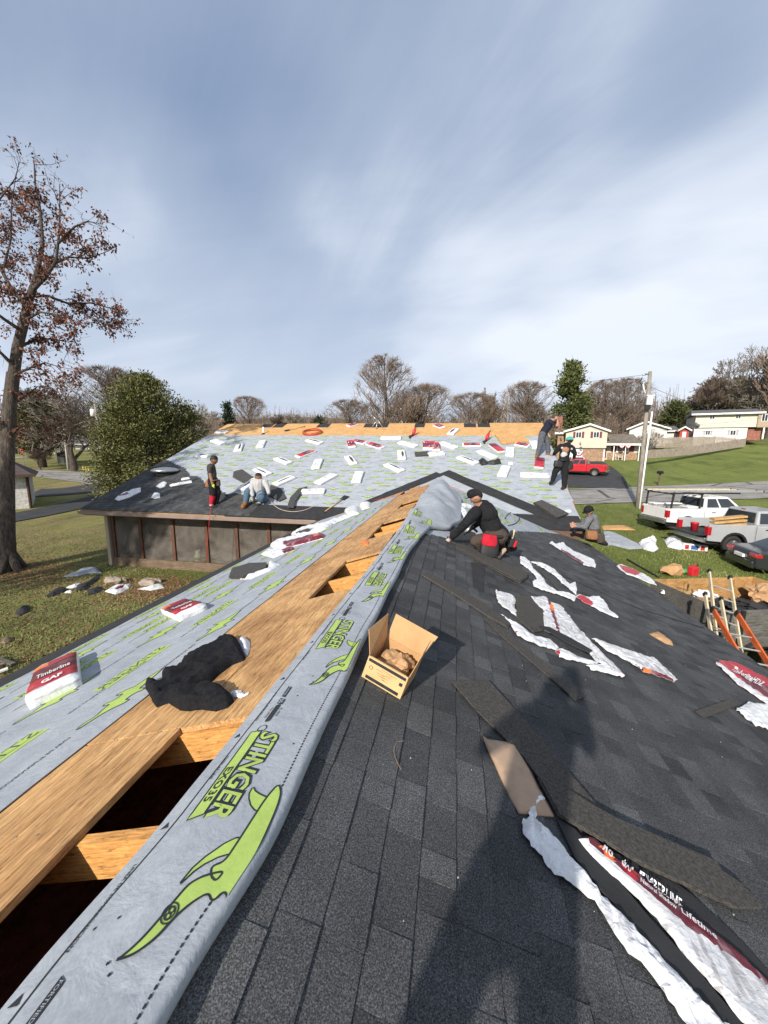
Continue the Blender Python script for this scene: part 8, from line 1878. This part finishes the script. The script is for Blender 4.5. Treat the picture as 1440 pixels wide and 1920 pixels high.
CREAMS = mat_siding('cream_siding', (.58, .52, .42)); YELS = mat_siding('yellow_siding', (.66, .63, .50)); WHS = mat_siding('white_siding', (.70, .69, .66)); BRK = mat_brick('buff_brick', (.36, .22, .13), (.26, .15, .09), (.34, .29, .24), 3.5); BRKR = mat_brick('red_brick', (.30, .10, .06), (.22, .07, .05), (.3, .26, .23), 3.5); ROOFG = M('grey_shingle_roof', (.105, .105, .108), .9, .3, 1.5, .4, 12); ROOFB = M('brown_shingle_roof', (.16, .135, .105), .9, .3, 1.5, .4, 12); SHUT = M('maroon_shutter', (.13, .03, .035), .6, .2); BRNW = M('brown_trim', (.09, .05, .035), .7, .2); WBRK = mat_brick('white_brick', (.62, .60, .56), (.55, .53, .49), (.42, .40, .37), 3.5)
f4 = lambda x, y: (1040 + x * .27778, 680 + y * .27778)
F = Facade('split_level_house', 'cream split level house with maroon shutters across the road', 1056, 866, 56, -R(24))
F.gwall(1057, 1100, 1134, 808, 797.5, 840, 0, 9, CREAMS); F.box('garage_wall', 1058, 1133, 840, 872, .35, 8.5, WHS); F.box('brick_wall', 1091, 1130, 842, 872, .30, .34, BRK); F.gable(1057, 1100, 1134, 808, 796.5, 0, 9, ROOFB)
F.window(1075, 1086, 811, 822, 0, SHUT); F.window(1107.5, 1119, 811, 822, 0, SHUT); F.box('garage_door', 1064, 1088, 845, 872, .28, .34, WHITE)
F.box('side_wing_wall', 1042, 1058, 812, 868, 2, 9, BRK); F.pitch(1036, 1060, 811, 799, 5, 1040, 1064, ROOFB, 1.6, 'side_roof'); F.box('chimney', 1041, 1049, 779, 803, 4, 5, BRKR)
F.box('porch_wall', 1133, 1199, 832, 862, 2.0, 8, CREAMS); F.box('brick_wall', 1140, 1199, 848, 862, 1.95, 2.0, BRK); F.pitch(1132, 1203, 832, 813.5, 5, 1136, 1194, ROOFB, .6, 'lower_roof'); F.window(1157, 1181, 835, 847, 2.0, SHUT); F.box('door', 1132.5, 1138, 836, 858, 1.9, 1.99, SHUT)
for x in (1150, 1172, 1198): F.box('porch_post', x - .8, x + .8, 833, 862, .75, .85, WHITE)
bn = MB(); b2 = MB(); b3 = MB()
for xx, yy_, rr in ((1084, 848, 7), (1164, 835, 5), (1176, 835, 5)):
    for m2, r1, r2 in ((bn, 1, .72), (b2, .72, .42), (b3, .42, .02)):
        n = 12; vs = []
        for k in range(n + 1): a = math.pi + math.pi * k / n; vs += [(F.x(xx + rr * r1 * math.cos(a)), .20 if rr == 7 else .5, F.z(yy_ - rr * r1 * math.sin(a))), (F.x(xx + rr * r2 * math.cos(a)), .20 if rr == 7 else .5, F.z(yy_ - rr * r2 * math.sin(a)))]
        m2.add(vs, [(2 * k, 2 * k + 2, 2 * k + 3, 2 * k + 1) for k in range(n)])
for m2, mt in ((bn, REDF), (b2, WHITE), (b3, bpy.data.materials['blue_print'])): m2.build('bunting', mt, F.t, fixn=False)['kind'] = 'stuff'
def chair(px, py, dep, label):
    p = at_depth(px, dep, py); t_ = thing('porch_chair', label, 'chair', p, YAW); s_ = 1.0
    mb = MB(); mb.box((-.3, -.3, .38), (.3, .3, .44)); mb.build('seat', WHITE, t_); mb = MB(); mb.box((-.3, .26, .44), (.3, .32, 1.1), 0, Matrix.Rotation(R(-10), 4, 'X')); mb.build('backrest', WHITE, t_)
    for x in (-.27, .27):
        for y in (-.27, .27): mb = MB(); mb.box((x - .03, y - .03, 0), (x + .03, y + .03, .6 if y < 0 else .44)); mb.build('leg', WHITE, t_)
        mb = MB(); mb.box((x - .05, -.32, .6), (x + .05, .3, .64)); mb.build('armrest', WHITE, t_)
chair(1161, 856, 54.5, 'left white porch chair at the split level house'); chair(1184, 856, 54.5, 'right white porch chair at the split level house')
F = Facade('garage_house', 'white gabled house half hidden by the utility pole', 1178, 822, 66, -R(30))
F.gwall(1179, 1208, 1249, 803, 792, 836, 0, 10, WHS); F.gable(1179, 1208, 1249, 803, 791, 0, 10, ROOFG, over=.5); F.box('rear_wing', 1249, 1276, 806, 830, 5, 10, WHS); F.pitch(1249, 1281, 806, 796, 8, 1245, 1276, ROOFG, 4.5, 'rear_roof')
F = Facade('red_shed', 'small red shed between the white and the yellow house', 1273, 824, 64, -R(30), cat='shed'); F.box('wall', 1273, 1290, 806, 826, 0, 3, M('red_barn_paint', (.36, .05, .035), .7, .2)); F.gable(1273, 1281, 1290, 806, 800, 0, 3, M('red_metal_roof', (.30, .05, .05), .5, .2)); F.box('door', 1278, 1285, 810, 825, -.04, -.005, TRIM)
F = Facade('two_storey_house', 'pale yellow two storey house on the hill at the right', 1296, 830, 64, -R(30))
F.box('upper_wall', 1298, 1412, 779, 803, -.25, 9, YELS); F.box('lower_wall', 1298, 1398, 803, 836, 0, 9, WHS); F.pitch(1288, 1424, 778, 765.5, 6.5, 1300, 1432, ROOFG, -.9)
F.window(1323, 1333, 781, 788, -.25); F.window(1371, 1381, 781, 788, -.25); SHG = M('grey_shutter', (.33, .35, .38), .6, .1); F.window(1320, 1329, 808, 816, 0, SHG); F.window(1366, 1377, 808, 817, 0, SHG)
F.box('garage_opening', 1400, 1426, 806, 826, .3, 8, BRKR); F.box('balcony_wall', 1412, 1436, 781, 804, -.6, 8, M('tan_board', (.36, .28, .20), .8, .2)); F.box('porch_post', 1425, 1428, 804, 824, -.5, -.2, WHITE); F.window(1418, 1430, 782, 794, -.6)
sd_ = F; dsh = thing('satellite_dish', 'grey satellite dish on the corner of the yellow house', 'dish', F.t.location + VW(F.x(1299), -.4, F.z(798))); mb = MB(); mb.lathe([(.05, 0), (.3, .05), (.45, .14)], 16, 0, Matrix.Rotation(R(70), 4, 'X')); mb.build('reflector', STEEL, dsh, smooth=True); mb = MB(); mb.tube([(0, 0, 0), (0, .3, -.3)], .03, 6); mb.build('arm', STEEL, dsh)
F = Facade('far_white_house', 'small white gable house peeping over the middle of the ridge', 750, 800, 90); F.gwall(751, 760, 771, 789, 780, 806, 0, 8, WHS); mb = MB(); mb.prism([(F.x(757), F.z(781)), (F.x(812), F.z(795)), (F.x(812), F.z(797))], 0, .1); F.pitch(762, 815, 796, 781, 4, 759, 808, ROOFG, .1); F.box('wall', 771, 812, 796, 806, .6, 8, WHS)
F = Facade('far_white_house', 'second small white gable house right of the first one', 868, 800, 92); F.gwall(872, 880, 888, 797, 789, 808, 0, 8, WHS); F.gable(872, 880, 888, 797, 788.5, 0, 8, ROOFG, over=.4); F.box('wall', 835, 872, 798, 808, 2, 8, WHS); F.pitch(832, 874, 798, 790, 5, 836, 878, ROOFG, 1.5)
F = Facade('far_white_house', 'white sliver of a house left of the bending man', 996, 800, 90); F.box('wall', 998, 1018, 790, 808, 0, 6, WHS); F.pitch(996, 1022, 790, 783, 4, 1000, 1018, ROOFG, -.3)
F = Facade('garage', 'white brick garage with brown roof at the left edge', 40, 948, 30, R(40), cat='garage')
F.box('wall', -60, 60, 892, 956, 0, 6, WBRK); mb = MB(); mb.add([(F.x(-70), -.6, F.z(893)), (F.x(75), -.6, F.z(893)), (F.x(75), 6.5, F.z(893)), (F.x(-70), 6.5, F.z(893)), (F.x(-60), 3, F.z(842)), (F.x(8), 3, F.z(858))], [(0, 1, 5, 4), (1, 2, 5), (2, 3, 4, 5), (3, 0, 4), (3, 2, 1, 0)]); mb.build('roof', M('dark_brown_roof', (.085, .062, .058), .9, .3, 2, .4, 14), F.t); F.box('eave_board', -70, 75, 889, 894, -.66, -.6, BRNW); F.box('downspout', 55, 58, 894, 955, -.12, -.02, BRNW); F.box('corner_board', 58, 61, 894, 956, -.03, .1, BRNW)
F = Facade('far_ranch_house', 'long white house far behind the left conifer', 100, 846, 105, R(32)); F.box('wall', 96, 190, 832, 850, 0, 9, WHS); F.pitch(90, 200, 832, 820, 6, 100, 195, ROOFG, -.8)
for x in (120, 135, 150, 168): F.window(x, x + 7, 835, 843)
F = Facade('garden_shed', 'dark grey garden shed behind the left light pole', 108, 868, 64, R(36), cat='shed'); DSH = M('slate_board', (.045, .055, .065), .8, .25); F.gwall(108, 121, 134, 849, 842, 870, 0, 3, DSH); F.gable(107, 121, 135, 849, 841, 0, 3, M('shed_roof', (.04, .04, .045), .8, .2), over=.25); F.box('door', 114, 121, 852, 869, -.03, 0, GREYB)

# fences, poles, wires, small roadside things
def fence(label, tops, bots, dep, matl, pitch=.16, post=2.4):
    P0 = [CAM + ray(*p) * d_ for p, d_ in zip(bots, dep)]; hts = [(b[1] - t_[1]) * d_ / FPX for t_, b, d_ in zip(tops, bots, dep)]; t_ = thing('fence', label, 'fence', P0[0]); pk = MB(); acc = 0; o_ = P0[0]
    for i in range(len(P0) - 1):
        a, b = P0[i], P0[i + 1]; L = (b - a).length; d_ = (b - a).normalized(); n = int(L / pitch); upv = Vector((0, 0, 1)); nn = Vector((-d_.y, d_.x, 0)).normalized()
        for k in range(n):
            f = (k + .5) / n; p = a.lerp(b, f) - o_; h = hts[i] + (hts[i + 1] - hts[i]) * f; h *= 1 + .03 * math.sin(k * 12.9); w_ = pitch * .40; dd = Vector((d_.x, d_.y, 0)).normalized() * w_
            q = [p - dd - upv * .1, p + dd - upv * .1, p + dd + upv * (h - .08), p + upv * h, p - dd + upv * (h - .08)]; pk.add(q + [v + nn * .02 for v in q], [(0, 1, 2, 3, 4), (9, 8, 7, 6, 5), (0, 5, 6, 1), (1, 6, 7, 2), (2, 7, 8, 3), (3, 8, 9, 4), (4, 9, 5, 0)])
        for k in range(int(L / post) + 1):
            f = min(1, k * post / L); p = a.lerp(b, f) - o_; h = hts[i] + (hts[i + 1] - hts[i]) * f; mb = MB(); mb.box((p.x - .06, p.y + .03, p.z - .1), (p.x + .06, p.y + .15, p.z + h * .98)); mb.build('post', matl, t_)
        for z in (.25, .75): mb = MB(); mb.beam(a - o_ + nn * .05 + upv * hts[i] * z, b - o_ + nn * .05 + upv * hts[i + 1] * z, .04, .09); mb.build('rail', matl, t_)
    pk.build('pickets', matl, t_, fixn=False)['kind'] = 'stuff'; return t_
fence('weathered picket fence climbing the right lawn', [(1212, 844), (1260, 841), (1320, 833), (1398, 822)], [(1212, 858), (1260, 855), (1320, 848), (1397, 836)], [48, 50, 53, 57], FENCEW)
fence('grey board fence behind the picket fence', [(1212, 820), (1260, 820), (1338, 818), (1396, 823)], [(1212, 840), (1260, 838), (1338, 836), (1396, 835)], [60, 60, 60, 58], FENCEW, .17)
def pole(label, top, bot, dep, r_, matl, name='utility_pole'):
    b = CAM + ray(*bot) * dep; t0 = CAM + ray(*top) * dep; b.z = min(b.z, gz(b.x, b.y)); t_ = thing(name, label, 'pole', b); mb = MB(); mb.tube([Vector((0, 0, -.3)), (t0 - b) * .5, t0 - b], [r_ * 1.15, r_, r_ * .85], 12); mb.build('shaft', matl, t_, smooth=True); return t_, b, t0
pd = (G(1195, 952) - CAM).dot(fw); up_t, up_b, up_top = pole('weathered utility pole with white conduit beside the road', (1219, 697), (1196, 952), pd, .14, POLEW)
q = lambda x, y, o=0.0: CAM + ray(x, y) * (pd + o) - up_b
mb = MB(); mb.tube([q(1223, 772, -.3), q(1212, 850, -.3), q(1199, 954, -.3)], .06, 10); mb.build('conduit', WHITE, up_t, smooth=True)
mb = MB(); mb.tube([q(1210, 738, -.3), q(1207, 728, -.3), q(1206, 720, -.3)], .045, 8); mb.build('service_head', WHITE, up_t, smooth=True)
c = q(1218, 750, -.35); mb = MB(); mb.box((c.x - .17, c.y - .1, c.z - .34), (c.x + .17, c.y + .1, c.z + .28)); mb.build('meter_box', WHITE, up_t, bevel=.02); mb = MB(); mb.box((c.x - .26, c.y - .13, c.z + .28), (c.x + .26, c.y + .13, c.z + .33)); mb.build('box_hood', WHITE, up_t)
c = q(1214, 763, -.35); mb = MB(); mb.box((c.x - .16, c.y - .1, c.z - .2), (c.x + .16, c.y + .1, c.z + .16)); mb.build('junction_box', BLACKM, up_t, bevel=.02)
for yy_, mt in ((701, STEEL), (717, STEEL)): mb = MB(); mb.tube([q(1218, yy_), q(1209, yy_ + 1, -.1), q(1205, yy_ + 2, -.1)], [.04, .07, .05], 8); mb.build('insulator', mt, up_t, smooth=True)
mb = MB(); mb.tube([q(1204, 708), q(1200, 716), q(1203, 724)], .035, 6); mb.build('cable_loop', BLACKP, up_t, smooth=True)
w0_ = CAM + ray(1206, 720) * pd
for k, (a, b, lb) in enumerate([((1206, 720, pd), (1380, 782, 63.4), 'service wire running to the yellow house'), ((1216, 806, pd), (1480, 800, 40), 'low cable crossing towards the right'), ((1208, 703, pd), (700, 760, 110), 'thin wire from the pole top towards the far trees'), ((1216, 800, pd), (1480, 775, 36), 'upper cable crossing in front of the yellow house')]):
    A, B = CAM + ray(a[0], a[1]) * a[2], CAM + ray(b[0], b[1]) * b[2]; hose('power_line', lb, [A, A.lerp(B, .33) - Vector((0, 0, .25)), A.lerp(B, .66) - Vector((0, 0, .25)), B], .014, BLACKP, 'wire', 4, 2)
pole('pale slim light pole on the left lawn', (117, 780), (127, 873), 57, .12, M('pale_pole', (.42, .39, .35), .8, .2), 'light_pole')
lp, lb_, lt_ = pole('brown utility pole with a white transformer behind the evergreen', (177, 752), (199, 905), 46, .15, POLEW); c = CAM + ray(174, 774) * 46 - lb_; mb = MB(); mb.lathe([(.0, -.42), (.26, -.4), (.26, .4), (.05, .46)], 16, 0, Matrix.Translation(c)); mb.build('transformer', WHITE, lp, smooth=True)
sp2, sb2, st2 = pole('wooden street light pole behind the main ridge', (951, 742), (942, 812), 72, .2, M('tan_pole', (.34, .25, .17), .85, .2), 'street_light_pole'); c = CAM + ray(973, 765) * 72 - sb2; mb = MB(); mb.tube([CAM + ray(948, 772) * 72 - sb2, c], .06, 6); mb.build('arm', STEEL, sp2); mb = MB(); mb.lathe([(.05, -.2), (.35, -.12), (.32, .15), (.05, .25)], 12, 0, Matrix.Translation(c)); mb.build('lamp_head', WHITE, sp2, smooth=True)
for k, (x, y) in enumerate([(157, 884), (161, 873), (167, 884)]):
    p = at_depth(x, 55, y); t_ = thing('utility_marker', ['left yellow marker post on the far left lawn', 'middle yellow marker post on the far left lawn', 'right yellow marker post on the far left lawn'][k], 'post', p); mb = MB(); mb.lathe([(.10, 0), (.10, .7), (.12, .72), (.12, .8), (.03, .85)], 10); mb.build('post', YELP, t_, smooth=True); mb = MB(); mb.lathe([(.105, .3), (.105, .42)], 10, cap=False); mb.build('band', WHITE, t_)
p = at_depth(42, 60, 850); t_ = thing('stop_sign', 'small red stop sign at the far left road', 'sign', p); mb = MB(); mb.tube([(0, 0, 0), (0, 0, 2.2)], .04, 6); mb.build('post', STEEL, t_); mb = MB(); mb.lathe([(.42, -.01), (.42, .01)], 8, 0, Matrix.Translation((0, -.05, 2.3)) @ Matrix.Rotation(R(90), 4, 'X') @ Matrix.Rotation(R(22.5), 4, 'Z')); sg = mb.build('sign_plate', REDP, t_); mb = MB(); put_text(mb, 'STOP', lambda a, b: Vector((a - .3, -.064, b + 2.18)), .6, .24, bold=.03); mb.build('lettering', WHINK, t_, fixn=False)['kind'] = 'stuff'
p = G(1235, 910); mbx = thing('mailbox', 'dark mailbox on a post at the roadside', 'mailbox', p, YAW); mb = MB(); mb.box((-.06, -.06, -.1), (.06, .06, 1.1)); mb.build('post', OLDW, mbx); mb = MB(); mb.prism([(-.14, 0), (.14, 0), (.14, .16), (.1, .25), (0, .29), (-.1, .25), (-.14, .16)], -.28, .28, 0, Matrix.Translation((0, 0, 1.1))); mb.build('box', BLACKM, mbx); mb = MB(); mb.box((.142, -.1, 1.2), (.155, .05, 1.42)); mb.build('flag', REDP, mbx)
